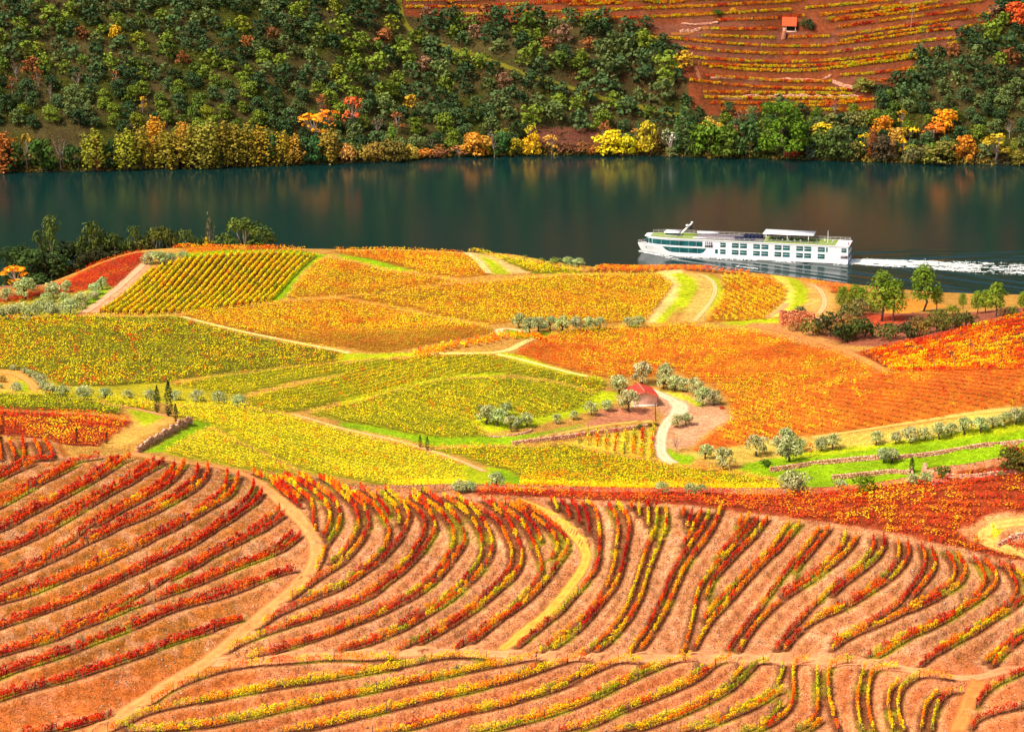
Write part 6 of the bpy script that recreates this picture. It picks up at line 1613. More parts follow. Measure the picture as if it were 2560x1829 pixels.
# ------------------------------------------------------------------ red roofed shed by the gravel road
M_plaster = plain_mat('rough_plaster', lin(232, 184, 160), .95, .1, .16, 1.4, .05)
M_white = plain_mat('lime_wash', lin(242, 226, 208), .9, .2, .08, 2)
M_tile = plain_mat('clay_tile', lin(190, 66, 52), .85, .15, .22, 2.2)
M_tile2 = plain_mat('pale_clay_tile', lin(218, 120, 88), .85, .15, .2, 2.2)
M_dark = plain_mat('dark_opening', (.02, .018, .016), .9, .1)
M_wood = plain_mat('old_wood', lin(110, 75, 50), .9, .1, .2, 3)
def gable_house(name, loc, yaw, wd, ln, wall, apex, lab, tile, tilec, roof_over=.35, door=None):
    root = link(name, None, None, None, loc, yaw)
    tag(root, lab, 'building')
    A = Acc(); x, y = wd / 2, ln
    V = [(-x, 0, -.8), (x, 0, -.8), (x, y, -.8), (-x, y, -.8), (-x, 0, wall), (x, 0, wall), (x, y, wall), (-x, y, wall), (0, 0, apex), (0, y, apex)]
    A.add(V, [[0, 1, 5, 4], [1, 2, 6, 5], [2, 3, 7, 6], [3, 0, 4, 7]], [[4, 5, 8], [7, 9, 6]])
    link('wall', A.mesh('wall'), M_plaster, root)
    A = Acc(); A.box((0, -.04, .15), (wd + .1, .1, .9)); link('plinth', A.mesh('plinth'), M_white, root)
    sl = math.hypot(x + roof_over, (apex - wall) * (x + roof_over) / x)
    for s in (-1, 1):
        A = Acc(); n = int((ln + .7) / .2)
        ez = wall - (apex - wall) * roof_over / x
        for k in range(n):      # rolls of tile running down the slope
            y0 = -.35 + k * .2
            A.tube([(0, y0 + .1, apex + .07), (s * (x + roof_over) * .5, y0 + .1, (apex + ez) / 2 + .07), (s * (x + roof_over), y0 + .1, ez + .07)], .105, 6, W1 * random.uniform(.8, 1.1))
        A.add([(0, -.35, apex + .03), (s * (x + roof_over), -.35, ez + .03), (s * (x + roof_over), ln + .35, ez + .03), (0, ln + .35, apex + .03)], [[0, 1, 2, 3]])
        A.add([(0, -.35, apex - .1), (s * (x + roof_over), -.35, ez - .1), (s * (x + roof_over), ln + .35, ez - .1), (0, ln + .35, apex - .1)], [[0, 1, 2, 3]])
        o = link('roof', A.mesh('roof'), tile, root)
    A = Acc(); A.tube([(0, -.4, apex + .16), (0, ln / 2, apex + .16), (0, ln + .4, apex + .16)], .16, 8); link('ridge', A.mesh('ridge'), M_tile2, root)
    for s in (-1, 1):
        A = Acc(); ez = wall - (apex - wall) * roof_over / x
        P0 = np.array([0, -.38, apex - .02]); P1 = np.array([s * (x + roof_over), -.38, ez - .02])
        A.tube([P0, (P0 + P1) / 2, P1], .09, 4); link('verge_board', A.mesh('verge_board'), M_tile2 if tile is M_tile else M_wood, root)
    if door:
        A = Acc(); A.box((door, -.05, .95), (.9, .08, 1.9)); d = link('door', A.mesh('door'), M_wood, root)
        A = Acc(); A.box((door + .3, -.12, .95), (.06, .06, .06)); link('handle', A.mesh('handle'), M_dark, d)
    return root
pf = rcg([[1500 + 655 / 5.6, 900 + 655 / 5.6]])[0]
gable_house('farm_shed', (pf[0] - .6, pf[1], pf[2]), R(9), 6.4, 8.0, 2.85, 4.0, 'plaster farm shed with a bright red gabled tile roof by the gravel road', M_tile, None)
# hipped roof showing over the red crest
root = link('small_hut', None, None, None, tuple(rcg([[1700 + 1700 / K2, 600 + 1588 / K2]])[0] + np.array([0, 1.5, -1.5])), R(8), .8)
tag(root, 'small hut with a pinkish pyramid roof behind the red crest', 'building')
A = Acc(); A.box((0, 0, .9), (4.2, 4.2, 2.6)); link('wall', A.mesh('wall'), M_plaster, root)
for k in range(4):
    A = Acc(); a = k * math.pi / 2; c, s = math.cos(a), math.sin(a)
    rot = lambda x, y, z: (x * c - y * s, x * s + y * c, z)
    for j in range(12):
        q = -2.4 + .2 + j * 4.8 / 12; zt = 2.2 + 1.9 * (1 - abs(q) / 2.5)
        A.tube([rot(q, -2.5, 2.22), rot(q, -abs(q) - .01, zt + .03)], .17, 6)
    A.add([rot(-2.5, -2.5, 2.18), rot(2.5, -2.5, 2.18), rot(0, 0, 4.1)], None, [[0, 1, 2]])
    link('roof_slope', A.mesh('roof_slope'), M_tile2, root)

# ------------------------------------------------------------------ hut on the far terraces
ph = rcf([[1700 + 715 / K2, 212 / K2]])[0]
root = link('hillside_hut', None, None, None, (ph[0], ph[1], float(zh(ph[0], ph[1]))), R(-6))
tag(root, 'little open fronted hut with an orange tiled roof on the far terraces', 'building')
A = Acc(); w_, d_, hh = 6.0, 5.5, 3.0
for c, s in (((-w_ / 2 + .15, d_ / 2, hh / 2 - .5), (.3, d_, hh + 1)), ((w_ / 2 - .15, d_ / 2, hh / 2 - .5), (.3, d_, hh + 1)), ((0, d_, hh / 2), (w_ - .62, .3, hh + 2)), ((-1.9, .15, hh / 2), (1.58, .3, hh))): A.box(c, s)
link('wall', A.mesh('wall'), M_plaster, root)
A = Acc(); A.box((.5, .1, .2), (w_ + .2, .6, .7)); link('parapet', A.mesh('parapet'), M_plaster, root)
A = Acc(); A.box((.9, .5, 1.5), (3.6, .1, 2.4)); link('doorway', A.mesh('doorway'), M_dark, root)
A = Acc()
for k in range(33):
    xx = -w_ / 2 - .3 + k * (w_ + .6) / 32
    A.tube([(xx, -.5, 2.75), (xx, d_ + .4, 6.3)], .13, 6)
A.add([(-w_ / 2 - .4, -.5, 2.72), (w_ / 2 + .4, -.5, 2.72), (w_ / 2 + .4, d_ + .4, 6.27), (-w_ / 2 - .4, d_ + .4, 6.27)], [[0, 1, 2, 3]])
for s in (-1, 1): A.add([(s * w_ / 2, 0, 2.6), (s * w_ / 2, d_, 2.6), (s * w_ / 2, d_, 6.0)], None, [[0, 1, 2]])
link('roof', A.mesh('roof'), plain_mat('orange_tile', lin(200, 88, 50), .85, .15, .15, 1.5), root)
root = link('stone_steps', None, None, None, tuple(rcf([[1700 + 676 / K2, 262 / K2]])[0]))
tag(root, 'flight of stone steps climbing to the hillside hut', 'steps')
for k in range(7):
    A = Acc(); A.box((.12 * k, .55 * k, .3 + .52 * k), (2.0, .7, .6), 0, lin(170, 110, 84)); link('step', A.mesh('step'), M_stone, root)
pp = rcf([[1700 + 1512 / K2, 190 / K2]])[0]
root = link('utility_pole', None, None, None, tuple(pp)); tag(root, 'thin pale utility pole among the far vine rows', 'pole')
A = Acc(); A.tube([(0, 0, -.5), (.25, 0, 4.5), (.5, 0, 9.5)], [.2, .17, .12], 8); link('post', A.mesh('post'), M_pale_bark, root)
A = Acc(); A.box((.48, 0, 8.9), (1.4, .12, .12)); link('crossarm', A.mesh('crossarm'), M_post, root)
# pole by the shed
pp = rcg([[1500 + 782 / 5.6, 900 + 850 / 5.6]])[0]
root = link('utility_pole', None, None, None, tuple(pp)); tag(root, 'dark wooden pole at the foot of the red roofed shed', 'pole')
A = Acc(); A.tube([(0, 0, -.5), (-.1, 0, 2.2), (-.25, 0, 4.6)], [.15, .13, .1], 8); link('post', A.mesh('post'), M_post, root)
A = Acc(); A.box((-.22, 0, 4.3), (.7, .1, .1)); link('crossarm', A.mesh('crossarm'), M_post, root)

# ------------------------------------------------------------------ ruined stone house on the knoll
pr = rcg([[1700 + 770 / K2, 600 + 550 / K2]])[0]
root = link('stone_ruin', None, None, None, tuple(pr), R(2)); tag(root, 'roofless ruin of reddish stone walls beside the dark thicket', 'ruin')
SC = [lin(212, 126, 82), lin(190, 108, 70), lin(222, 148, 100), lin(170, 96, 62)]
rr = random.Random(5)
def ruin_wall(x0, y0, x1, y1, h0, h1):
    A = Acc(); L = math.hypot(x1 - x0, y1 - y0); a = math.atan2(y1 - y0, x1 - x0); z = -.5
    while z < max(h0, h1):
        s = -rr.random() * .4
        while s < L:
            w_ = rr.uniform(.35, .9); f_ = min(max((s + w_ / 2) / L, 0), 1)
            if z < (h0 * (1 - f_) + h1 * f_) * (1 + .12 * math.sin(s * 2.1)): A.box((x0 + (x1 - x0) * f_, y0 + (y1 - y0) * f_, z + .17), (w_ * .97, .5 * rr.uniform(.85, 1.12), .33), a, np.array(SC[rr.randrange(4)]) * rr.uniform(.8, 1.15))
            s += w_
        z += .35
    link('wall', A.mesh('wall'), M_stone, root)
ruin_wall(-4.4, 0, 4.4, 0, 2.7, 2.4); ruin_wall(-4.4, .3, -4.1, 5.5, 2.9, 2.0); ruin_wall(4.6, .3, 4.5, 5.5, 2.8, 1.2); ruin_wall(-4.2, 5.8, 4.3, 5.8, 2.6, 2.0)
P = resample(rcg(T('c:870,508 900,520 925,530')), .4); stone_wall('stone_wall', P, 1.0, 'broken wall stub running right from the ruin')

# picnic table and rail
pt = rcg([[850 + 1140 / K2, 600 + 1252 / K2]])[0]
root = link('picnic_table', None, None, None, tuple(pt), R(12)); tag(root, 'dark picnic table under the clustered olives', 'picnic table')
A = Acc(); A.box((0, 0, .76), (2.0, .8, .07)); link('tabletop', A.mesh('tabletop'), M_wood, root)
for s in (-1, 1):
    A = Acc(); A.box((0, s * .72, .44), (2.0, .28, .06)); link('bench', A.mesh('bench'), M_wood, root)
    A = Acc(); A.box((s * .75, 0, .36), (.09, 1.4, .08)); A.box((s * .75, -.3, .36), (.08, .1, .78), 0, W1, 0); A.box((s * .75, .3, .36), (.08, .1, .78)); link('leg', A.mesh('leg'), M_wood, root)
P = resample(rcg(T('a:-30,326 60,318 170,322 290,312')), 1.0)
root = link('roadside_rail', None, None, None, tuple(P[0])); tag(root, 'pinkish roadside rail below the golden tree at the left border', 'rail')
M_rail = plain_mat('rail_paint', lin(196, 132, 120), .7, .3, .1, 2)
for k in range(0, len(P), 3):
    A = Acc(); q = P[k] - P[0]; A.box((q[0], q[1], .45), (.16, .16, 1.1)); link('post', A.mesh('post'), M_rail, root)
for hgt in (.45, .9):
    A = Acc(); A.tube(P - P[0] + np.array([0, 0, hgt]), .09, 5); link('bar', A.mesh('bar'), M_rail, root)

# ------------------------------------------------------------------ river cruise ship
M_hull = plain_mat('ship_white', (.86, .86, .86), .35, .5, .03, .5)
M_glass = plain_mat('teal_glass', (.008, .10, .105), .06, .8, .55, .35)
M_deck = plain_mat('deck_green', lin(120, 140, 50), .9, .1, .15, 1.2)
M_navy = plain_mat('navy_canvas', lin(28, 32, 62), .8, .2, .1, 2)
M_grey = plain_mat('deck_grey', lin(120, 112, 118), .8, .2, .1, 2)
M_rails = plain_mat('rail_steel', lin(200, 195, 190), .4, .5)
M_red = plain_mat('red_cloth', lin(225, 30, 30), .8, .2, .1, 2)
M_black = plain_mat('boot_topping', (.02, .02, .025), .6, .3)
cxy = SHIP_B[:2]
ship = link('cruise_ship', None, None, None, (cxy[0], cxy[1], 0.0), SYAW)
tag(ship, 'long white river cruise ship with rows of teal windows and a trailing wake', 'ship')
LS = SL
BX = [-1.8, -.6, 0.8, 2.5, 4.5, 7, 10, 14, 19]; BW = [.12, .9, 1.9, 3.0, 3.9, 4.7, 5.3, 5.65, 5.7]      # deck half beam
def hb(x): return np.interp(x, BX, BW)
def hbw(x): return np.interp(x, [0.2, 2, 4.5, 8, 12, 17, 22], [.06, 1.0, 2.2, 3.9, 5.1, 5.6, 5.7])
def strip(a, b):      # grid of two columns of points -> quads
    n = len(a); return np.vstack([a, b]), np.stack([np.arange(n - 1), np.arange(1, n), n + np.arange(1, n), n + np.arange(n - 1)], 1)
xs = np.concatenate([np.linspace(-1.8, 19, 26), np.linspace(22, LS, 12)])
A = Acc()
for s in (-1, 1):
    prev = None
    for z in (-1.0, 0.0, .6, 1.6, 2.6, 3.6):
        f_ = np.clip(z / 3.2, 0, 1) ** .8
        xw = np.maximum(xs, .2 + (-2.0) * f_)
        c = np.stack([xw, s * (hbw(xs) * (1 - f_) + hb(xs) * f_), np.full(len(xs), z)], 1)
        if prev is not None:
            V, Q = strip(prev, c); A.add(V, Q if s < 0 else Q[:, ::-1])
        prev = c
    V, Q = strip(prev * [1, 1, 1], np.stack([prev[:, 0], prev[:, 1] * .97, prev[:, 2]], 1)); A.add(V, Q if s < 0 else Q[:, ::-1])
A.add([(LS, -5.7, -1), (LS, 5.7, -1), (LS, 5.7, 3.6), (LS, -5.7, 3.6)], [[0, 1, 2, 3]])
link('hull', A.mesh('hull'), M_hull, ship)
A = Acc()
for s in (-1, 1):
    c0 = np.stack([np.maximum(xs, .22), s * (hbw(xs) + .02), np.full(len(xs), -.1)], 1); c1 = c0 + np.array([0, 0, .28]); V, Q = strip(c0, c1); A.add(V, Q)
link('waterline_band', A.mesh('waterline_band'), M_black, ship)
# foredeck
A = Acc(); fx_ = np.linspace(-1.6, 5, 10); V, Q = strip(np.stack([fx_, -hb(fx_) * .97, np.full(10, 2.9)], 1), np.stack([fx_, hb(fx_) * .97, np.full(10, 2.9)], 1)); A.add(V, Q); link('foredeck', A.mesh('foredeck'), M_grey, ship)
# upper deckhouse
A = Acc(); xu = np.concatenate([np.linspace(1.9, 19, 18), np.linspace(22, LS, 12)])
hbu = lambda x: np.where(x < 2.0, hb(x) * .9, hb(x) * 1.0) - .03
for s in (-1, 1):
    c0 = np.stack([xu, s * hbu(xu), np.full(len(xu), 3.55)], 1); c1 = np.stack([xu + .3 * (xu < 3), s * hbu(xu), np.full(len(xu), 6.55)], 1)
    V, Q = strip(c0, c1); A.add(V, Q)
h0 = float(hbu(np.array([1.9]))[0])
A.add([(1.9, -h0, 3.55), (1.9, h0, 3.55), (2.2, h0, 6.55), (2.2, -h0, 6.55)], [[0, 1, 2, 3]])
A.add([(LS, -5.67, 3.55), (LS, 5.67, 3.55), (LS, 5.67, 6.55), (LS, -5.67, 6.55)], [[0, 1, 2, 3]])
link('deckhouse', A.mesh('deckhouse'), M_hull, ship)
A = Acc(); xr_ = np.concatenate([np.linspace(1.3, 19, 18), np.linspace(22, LS + .3, 12)])
for z0, z1 in ((6.5, 6.82),):
    a = np.stack([xr_, -hb(xr_) - .12, np.full(len(xr_), z1)], 1); b = np.stack([xr_, hb(xr_) + .12, np.full(len(xr_), z1)], 1)
    V, Q = strip(a, b); A.add(V, Q); V, Q = strip(a - [0, 0, .3], b - [0, 0, .3]); A.add(V, Q)
    for q in (a, b): V, Q = strip(q - [0, 0, .3], q); A.add(V, Q)
    A.add([a[0] - [0, 0, .3], b[0] - [0, 0, .3], b[0], a[0]], [[0, 1, 2, 3]]); A.add([a[-1] - [0, 0, .3], b[-1] - [0, 0, .3], b[-1], a[-1]], [[0, 1, 2, 3]])
link('roof_edge', A.mesh('roof_edge'), M_hull, ship)
A = Acc(); V, Q = strip(np.stack([xr_[2:-1], -hb(xr_[2:-1]) + .35, np.full(len(xr_) - 3, 6.83)], 1), np.stack([xr_[2:-1], hb(xr_[2:-1]) - .35, np.full(len(xr_) - 3, 6.83)], 1)); A.add(V, Q)
link('sun_deck', A.mesh('sun_deck'), M_deck, ship)
sx = lambda X: (X - 150) / (2055 - 150) * LS           # ship zoom pixel -> metres from the bow
def pane(x0, x1, z0, z1, curve=None, frame=True):
    for s in (-1, 1):
        n = max(2, int((x1 - x0) / 1.0) + 1); xx = np.linspace(x0, x1, n)
        zb_ = np.full(n, z0) if curve is None else curve(xx)
        f_ = np.clip(zb_ / 3.2, 0, 1) ** .8
        yb = hbw(xx) * (1 - f_) + hb(xx) * f_ if z0 < 3.4 else hb(xx)
        ft = min(1, z1 / 3.2) ** .8; yt = hbw(xx) * (1 - ft) + hb(xx) * ft if z0 < 3.4 else hb(xx)
        A = Acc(); V, Q = strip(np.stack([xx, s * (yb + .035), zb_], 1), np.stack([xx, s * (yt + .035), np.full(n, z1)], 1)); A.add(V, Q)
        w_ = link('window', A.mesh('window'), M_glass, ship)
        if frame:
            A = Acc(); zm = z0 + (z1 - z0) * .52
            A.box(((x0 + x1) / 2, s * (yt.mean() + .05), zm), (x1 - x0, .06, .12)); link('glazing_bar', A.mesh('glazing_bar'), M_hull, w_)
for a, b in ((180, 206), (211, 240), (245, 272)): pane(sx(a) + .6, sx(b) + .6, 4.2, 6.1, None, False)
ed = [283, 345, 430, 512, 603, 672, 730]
for a, b in zip(ed[:-1], ed[1:]): pane(sx(a) + .06, sx(b) - .04, 4.2, 6.1, None, False)
# curved lounge window below
cx0, cx1 = sx(355), sx(768)
for k in range(5):
    a = cx0 + (cx1 - cx0) * k / 5; b = cx0 + (cx1 - cx0) * (k + 1) / 5
    pane(a + .03, b - .03, 1.7, 3.5, lambda xx: 1.55 + 1.95 * np.maximum(np.clip(1 - (xx - cx0) / 4.2, 0, 1) ** 2.2, np.clip(1 - (cx1 - xx) / 2.4, 0, 1) ** 2.0), False)
UP = [(893, 943), (1000, 1062), (1075, 1137), (1195, 1256), (1270, 1332), (1390, 1452), (1465, 1528), (1587, 1648), (1660, 1722), (1782, 1845)]
for a, b in UP:
    pane(sx(a), sx(b), 4.35, 6.05); pane(sx(a), sx(b), 1.75, 3.5)
pane(sx(1857), sx(1870), 4.35, 6.05, None, False); pane(sx(1995), sx(2040), 4.5, 6.0)
pane(sx(846), sx(872), 1.75, 3.4, lambda xx: np.interp(xx, [sx(846), sx(872)], [1.9, 1.75]), False)
# balcony: recess with posts
for s in (-1, 1):
    A = Acc(); A.box(((sx(752) + sx(822)) / 2, s * 5.72, 5.1), (sx(822) - sx(752), .06, 2.1)); link('balcony', A.mesh('balcony'), M_grey, ship)
    for k in range(5):
        A = Acc(); A.box((sx(752) + (sx(822) - sx(752)) * k / 4, s * 5.8, 5.1), (.12, .1, 2.1)); link('balcony_post', A.mesh('balcony_post'), M_hull, ship)
    A = Acc(); A.box(((sx(752) + sx(822)) / 2, s * 5.82, 4.95), (sx(822) - sx(752), .08, .1)); link('balcony_rail', A.mesh('balcony_rail'), M_hull, ship)
# stern face
for y in (-3.6, -.6, 2.4, 4.5):
    A = Acc(); A.box((LS + .03, y, 5.3), (.06, 1.5, 1.5)); link('window', A.mesh('window'), M_glass, ship)
A = Acc(); A.box((LS + .04, 0, 2.6), (.08, 9.6, 1.2)); link('stern_opening', A.mesh('stern_opening'), M_grey, ship)
A = Acc(); A.box((LS - 1.4, -5.72, 2.7), (2.6, .06, 1.1)); link('stern_opening', A.mesh('stern_opening'), M_grey, ship)
# anchor pocket
A = Acc(); A.box((sx(205), -hb(sx(205)) * .62 - .25, 2.35), (1.1, .5, .6)); link('anchor_pocket', A.mesh('anchor_pocket'), M_black, ship)
# wheelhouse
A = Acc(); A.box((sx(420) + .4, 0, 7.5), (4.6, 4.6, 1.35)); wh = link('wheelhouse', A.mesh('wheelhouse'), M_hull, ship)
A = Acc(); A.box((sx(420) + .4, 0, 7.7), (4.7, 4.7, .6)); link('window', A.mesh('window'), M_glass, wh)
A = Acc(); A.box((sx(420) + .4, 0, 8.3), (5.6, 5.6, .22)); link('roof', A.mesh('roof'), M_hull, wh)
A = Acc(); A.tube([(sx(495), 1, 6.9), (sx(550), 1, 9.4), (sx(604), 1, 11.6)], [.42, .36, .28], 8); ms = link('mast', A.mesh('mast'), M_hull, ship)
A = Acc(); A.box((sx(560), 1, 10.7), (.9, 1.6, .5)); A.box((sx(604), 1, 11.9), (.7, .7, .5)); link('radar', A.mesh('radar'), M_hull, ms)
A = Acc(); A.box((sx(592), 1, 9.9), (.8, 1.2, 1.0)); link('signal_lamp', A.mesh('signal_lamp'), M_navy, ms)
# low wind screens of the fore sun deck
A = Acc(); A.box((sx(740), 3.8, 7.5), (8.0, .12, 1.1)); link('wind_screen', A.mesh('wind_screen'), M_hull, ship)
A = Acc(); A.box((sx(960), 0, 6.9), (26, 9.6, .1)); link('deck_mat', A.mesh('deck_mat'), M_grey, ship)
A = Acc(); A.box((sx(700), -3.6, 7.0), (5.5, 1.0, .3)); link('skylight', A.mesh('skylight'), M_hull, ship)
# canopy
xc0, xc1 = sx(1290), sx(1700)
A = Acc(); A.box(((xc0 + xc1) / 2 + .3, .6, 9.75), (xc1 - xc0 + 2.0, 8.6, .16)); cn = link('canopy', A.mesh('canopy'), M_hull, ship)
for f_ in (0.03, .5, .97):
    for y in (-3.4, 4.6):
        A = Acc(); A.box((xc0 + (xc1 - xc0) * f_, y, 8.25), (.18, .18, 2.9)); link('canopy_post', A.mesh('canopy_post'), M_hull, ship)
# flagstaff
A = Acc(); A.tube([(sx(1857), -1, 6.8), (sx(1857), -1, 9), (sx(1857), -1, 11.6)], [.14, .12, .08], 6); link('flagstaff', A.mesh('flagstaff'), M_hull, ship)
# rails round the sun deck: each stanchion, then the bars
for s in (-1, 1):
    for k in range(40):
        x = 3.5 + k * (LS - 4) / 39
        A = Acc(); A.box((x, s * (float(hb(x)) - .1), 7.35), (.07, .07, 1.1)); link('stanchion', A.mesh('stanchion'), M_rails, ship)
    xx = np.linspace(3.5, LS - .5, 60)
    for z in (7.4, 7.9):
        A = Acc(); A.tube(np.stack([xx, s * (hb(xx) - .1), np.full(60, z)], 1), .045, 4); link('rail', A.mesh('rail'), M_rails, ship)
for z in (7.4, 7.9):
    A = Acc(); A.tube([(LS - .4, -5.6, z), (LS - .4, 0, z), (LS - .4, 5.6, z)], .045, 4); link('rail', A.mesh('rail'), M_rails, ship)
for s in (-1, 1):
    xx = np.linspace(-1.6, 2.2, 8); A = Acc(); A.tube(np.stack([xx, s * hb(xx), np.full(8, 4.4)], 1), .05, 4); link('bow_rail', A.mesh('bow_rail'), M_rails, ship)
    for k in range(5):
        x = -1.4 + k * .85; A = Acc(); A.box((x, s * float(hb(x)), 4.0), (.07, .07, .9)); link('stanchion', A.mesh('stanchion'), M_rails, ship)
def onship(x, y, z):
    return (cxy[0] + ex[0] * x + ey[0] * y, cxy[1] + ex[1] * x + ey[1] * y, z)
for X, y, L_, w_, h_, m, nm, lab, cat in ((1105, -2.9, 7.6, 2.4, .95, M_navy, 'sunbed_cover', 'navy covered block of sunbeds nearest the ship rail', 'cover'), (1165, 2.6, 7.2, 2.4, 1.0, M_navy, 'sunbed_cover', 'navy covered block of sunbeds on the ship far side', 'cover')):
    A = Acc(); n = 5
    for k in range(n):
        A.box((-L_ / 2 + L_ * (k + .5) / n, 0, h_ / 2), (L_ / n * .94, w_, h_ * (1 if k % 2 else .93)))
    tag(link(nm, A.mesh(nm), m, None, onship(sx(X), y, 6.88), SYAW), lab, cat)
def deck_chair(x, y, rz, lab):
    root = link('deck_chair', None, None, None, onship(x, y, 6.86), SYAW + rz); tag(root, lab, 'deck chair', 'deck chairs on the ship')
    A = Acc(); A.box((0, 0, .38), (.6, .55, .08)); link('seat', A.mesh('seat'), M_hull, root)
    A = Acc(); A.box((-.32, 0, .75), (.07, .55, .75), 0, W1, -.25); link('backrest', A.mesh('backrest'), M_hull, root)
    for a in (-.25, .25):
        for b in (-.22, .22):
            A = Acc(); A.box((a, b, .18), (.05, .05, .36)); link('leg', A.mesh('leg'), M_rails, root)
for k in range(6): deck_chair(sx(1350 + 52 * k), -2.0, .4 * k, f'{ordn(k)} white deck chair from the bow under the ship canopy')
for k in range(4): deck_chair(sx(1760 + 70 * k), -.5 + 1.2 * (k % 2), 1.1 * k, f'{ordn(k)} white deck chair from the canopy on the open stern deck')
for k in range(4):
    x = sx(1340 + 90 * k); root = link('deck_table', None, None, None, onship(x, .8, 6.86), SYAW); tag(root, f'{ordn(k)} dark deck table from the bow under the ship canopy', 'table', 'dark tables on the ship')
    A = Acc(); A.box((0, 0, .74), (1.3, 1.6, .07)); link('tabletop', A.mesh('tabletop'), M_navy, root)
    A = Acc(); A.tube([(0, 0, 0), (0, 0, .36), (0, 0, .7)], .09, 6); link('pedestal', A.mesh('pedestal'), M_navy, root)
A = Acc(); A.add([(0, 0, 0), (.2, -1.3, -.1), (.3, -1.2, -1.1), (.05, -.1, -.9), (.35, -.6, .1), (.45, -.6, -.9)], [[0, 4, 5, 3], [4, 1, 2, 5]])
tag(link('flag', A.mesh('flag'), M_red, None, onship(LS - .2, -4.4, 8.3), SYAW), 'small red flag at the stern corner of the ship', 'flag')
A = Acc(); A.tube([(0, 0, 0), (0, 0, .9), (0, 0, 1.8)], .05, 5); link('flag_pole', A.mesh('flag_pole'), M_rails, ship, (LS - .2, -4.4, 6.8))

# ------------------------------------------------------------------ foam of the wake and bow wave
r = np.random.default_rng(5)
def foam(n, fx_, fy_, fz, size):
    cen = np.stack([cxy[0] + ex[0] * fx_ + ey[0] * fy_, cxy[1] + ex[1] * fx_ + ey[1] * fy_, fz], 1)
    nr = np.stack([r.normal(0, .3, n), r.normal(0, .3, n), np.ones(n)], 1)
    V = leafquads(cen, nr, size, .55, r)
    V[:, 2] = np.maximum(V[:, 2], bilin(WX, WY, wz, V[:, 0], V[:, 1]) + .01)
    return V
A = Acc()
n = 46000
t = r.random(n) ** 1.35 * 125; wdt = 3.6 + 3.8 * (1 - np.exp(-t / 25)) + .015 * t
la = np.where(r.random(n) < .6, r.normal(0, .42, n), np.sign(r.normal(size=n)) * (.85 + r.normal(0, .14, n)))
k = .6 * vnoise(t / 5, la * wdt / 1.1, 12, 1.0) + .4 * vnoise(t / 1.6, la * wdt, 13, .8) + .3 * np.exp(-t / 16) > .45 + .10 * t / 120
t, la, wdt = t[k], la[k], wdt[k]; n = len(t)
A.quads(foam(n, LS + .5 + t, la * wdt, .05 + .12 * r.random(n), .55 * (.35 + r.random(n))), (.8, .82, .78))
n = 900; t = r.random(n) ** 1.5 * 14; sd_ = np.sign(r.normal(size=n))       # bow wave
A.quads(foam(n, -1.2 + t, sd_ * (hbw(t) + .25 + .10 * t + r.random(n) * (.5 + .05 * t)), .1 + .3 * r.random(n) * np.exp(-t / 6), .6 * (.4 + r.random(n))), (.85, .86, .84))
n = 1800; t = r.random(n) * LS; sd_ = np.sign(r.normal(size=n))
k = vnoise(t, sd_ * 3, 4, 6.0) > .45; t, sd_ = t[k], sd_[k]; n = len(t)
A.quads(foam(n, t, sd_ * (hbw(t) + .2 + r.random(n) ** 2 * 1.6), .06 + .06 * r.random(n), .5 * (.4 + r.random(n))), (.8, .82, .82))
n = 700; t = 8 + r.random(n) * 60; sd_ = -np.ones(n)       # broken crests of the diverging wave
k = vnoise(t, sd_ * 9, 8, 7.0) > .55; t, sd_ = t[k], sd_[k]; n = len(t)
A.quads(foam(n, t, sd_ * (5.8 + .33 * t + r.normal(0, .35, n)), .12 + .1 * r.random(n), .55 * (.4 + r.random(n))), (.75, .78, .78))
tag(link('foam_wake', A.mesh('foam_wake'), plain_mat('foam', (.85, .86, .84), .9, .2, attr=True)), 'white foam wake streaming from the cruise ship', 'wake', None, 'stuff')

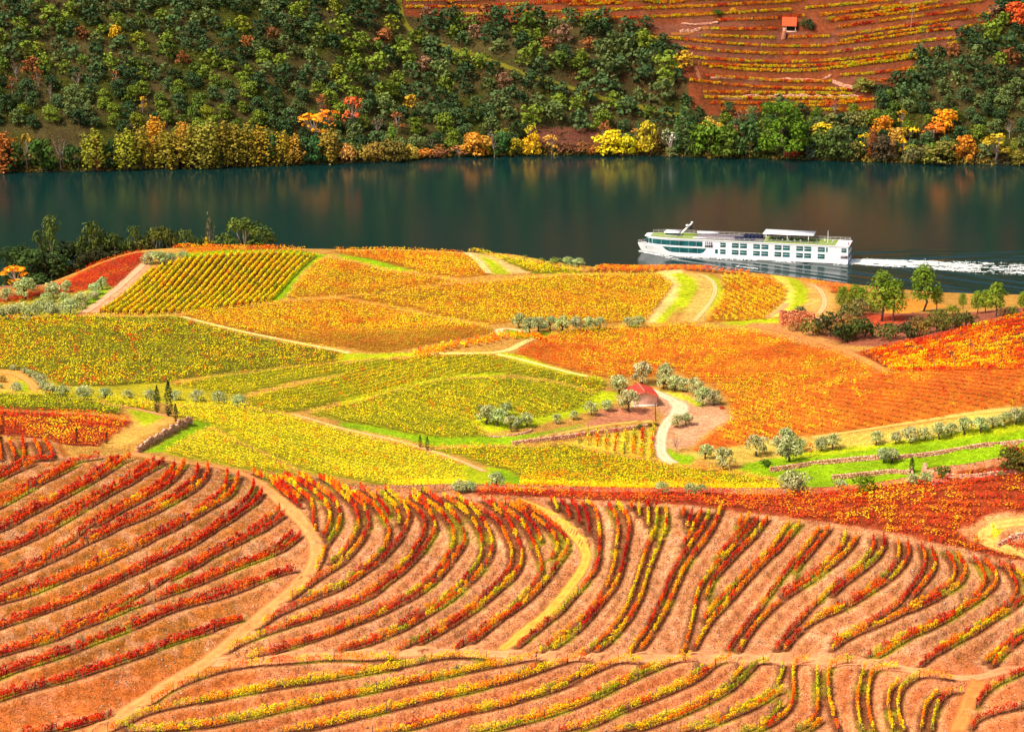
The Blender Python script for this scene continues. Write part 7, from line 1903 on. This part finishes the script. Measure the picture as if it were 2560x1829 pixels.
# ------------------------------------------------------------------ loose stones and dry tufts on the terrace banks
r = np.random.default_rng(17)
n = 84000
sx_, sy_ = r.uniform(-110, 110, n), r.uniform(492, 598, n)
sz_ = zg(sx_, sy_); spx, spy = project(np.stack([sx_, sy_, sz_], 1))
dd = np.array([kd.find((a, b, 0))[2] for a, b in zip(sx_, sy_)])
cr = PW[[i for i, p in enumerate(PLOTS) if p[0] == 'crest'][0]]
k = (dd > 1.1) & (spx > -30) & (spx < 2590) & (spy < 1860) & ~inpoly(sx_, sy_, cr)
TRK = np.vstack([resample(rcg(chaikin(T(tr), 2)), 1.0)[:, :2] for nm, tr, wd, c in TRACKS[:4]])
tkd = KDTree(len(TRK))
for j, p in enumerate(TRK): tkd.insert((p[0], p[1], 0), j)
tkd.balance()
k &= np.array([(tkd.find((a, b, 0))[2] > 1.7) if q else False for a, b, q in zip(sx_, sy_, k)])
k &= vnoise(sx_, sy_, 33, 2.2) * .6 + vnoise(sx_, sy_, 34, .9) * .4 > .34
sx_, sy_, sz_ = sx_[k], sy_[k], sz_[k]; n = len(sx_)
isst = r.random(n) < .10
A = Acc(); OCT = np.array([[1, 0, 0], [0, 1, 0], [-1, 0, 0], [0, -1, 0], [0, 0, 1.], [0, 0, -1]]); OF = np.array([[0, 1, 4], [1, 2, 4], [2, 3, 4], [3, 0, 4], [1, 0, 5], [2, 1, 5], [3, 2, 5], [0, 3, 5]])
m = np.nonzero(isst)[0]
s_ = (.10 + .16 * r.random(len(m)) ** 3)[:, None, None]
V = OCT[None] * s_ * r.uniform(.6, 1.3, (len(m), 6, 1)) * np.array([1.3, 1, .6]) + np.stack([sx_[m], sy_[m], sz_[m] + .04], 1)[:, None]
A.add(V.reshape(-1, 3), None, (OF[None] + (np.arange(len(m)) * 6)[:, None, None]).reshape(-1, 3), np.repeat(lin(205, 170, 150) * r.uniform(.5, 1.15, (len(m), 1)), 6, 0))
tag(link('loose_stones', A.mesh('loose_stones'), M_stone), 'loose shale stones scattered on the terrace banks', 'stones', None, 'stuff')
m = np.nonzero(~isst)[0]; n = len(m)
cen = np.stack([sx_[m], sy_[m], sz_[m] + .07], 1)
nr = np.stack([r.normal(0, .7, n), -np.abs(r.normal(.6, .4, n)), np.full(n, .45)], 1)
V = leafquads(cen, nr, .30 * (.5 + r.random(n)), .6, r)
pal = np.array([lin(190, 130, 70), lin(150, 95, 50), lin(120, 75, 45), lin(205, 150, 105), lin(130, 120, 45)])
A = Acc(); A.quads(V, np.repeat(pal[r.integers(0, 5, n)] * r.uniform(.6, 1.1, (n, 1)), 4, 0))
tag(link('dry_grass', A.mesh('dry_grass'), M_leaf), 'dry straw tufts on the terrace banks', 'grass', None, 'stuff')
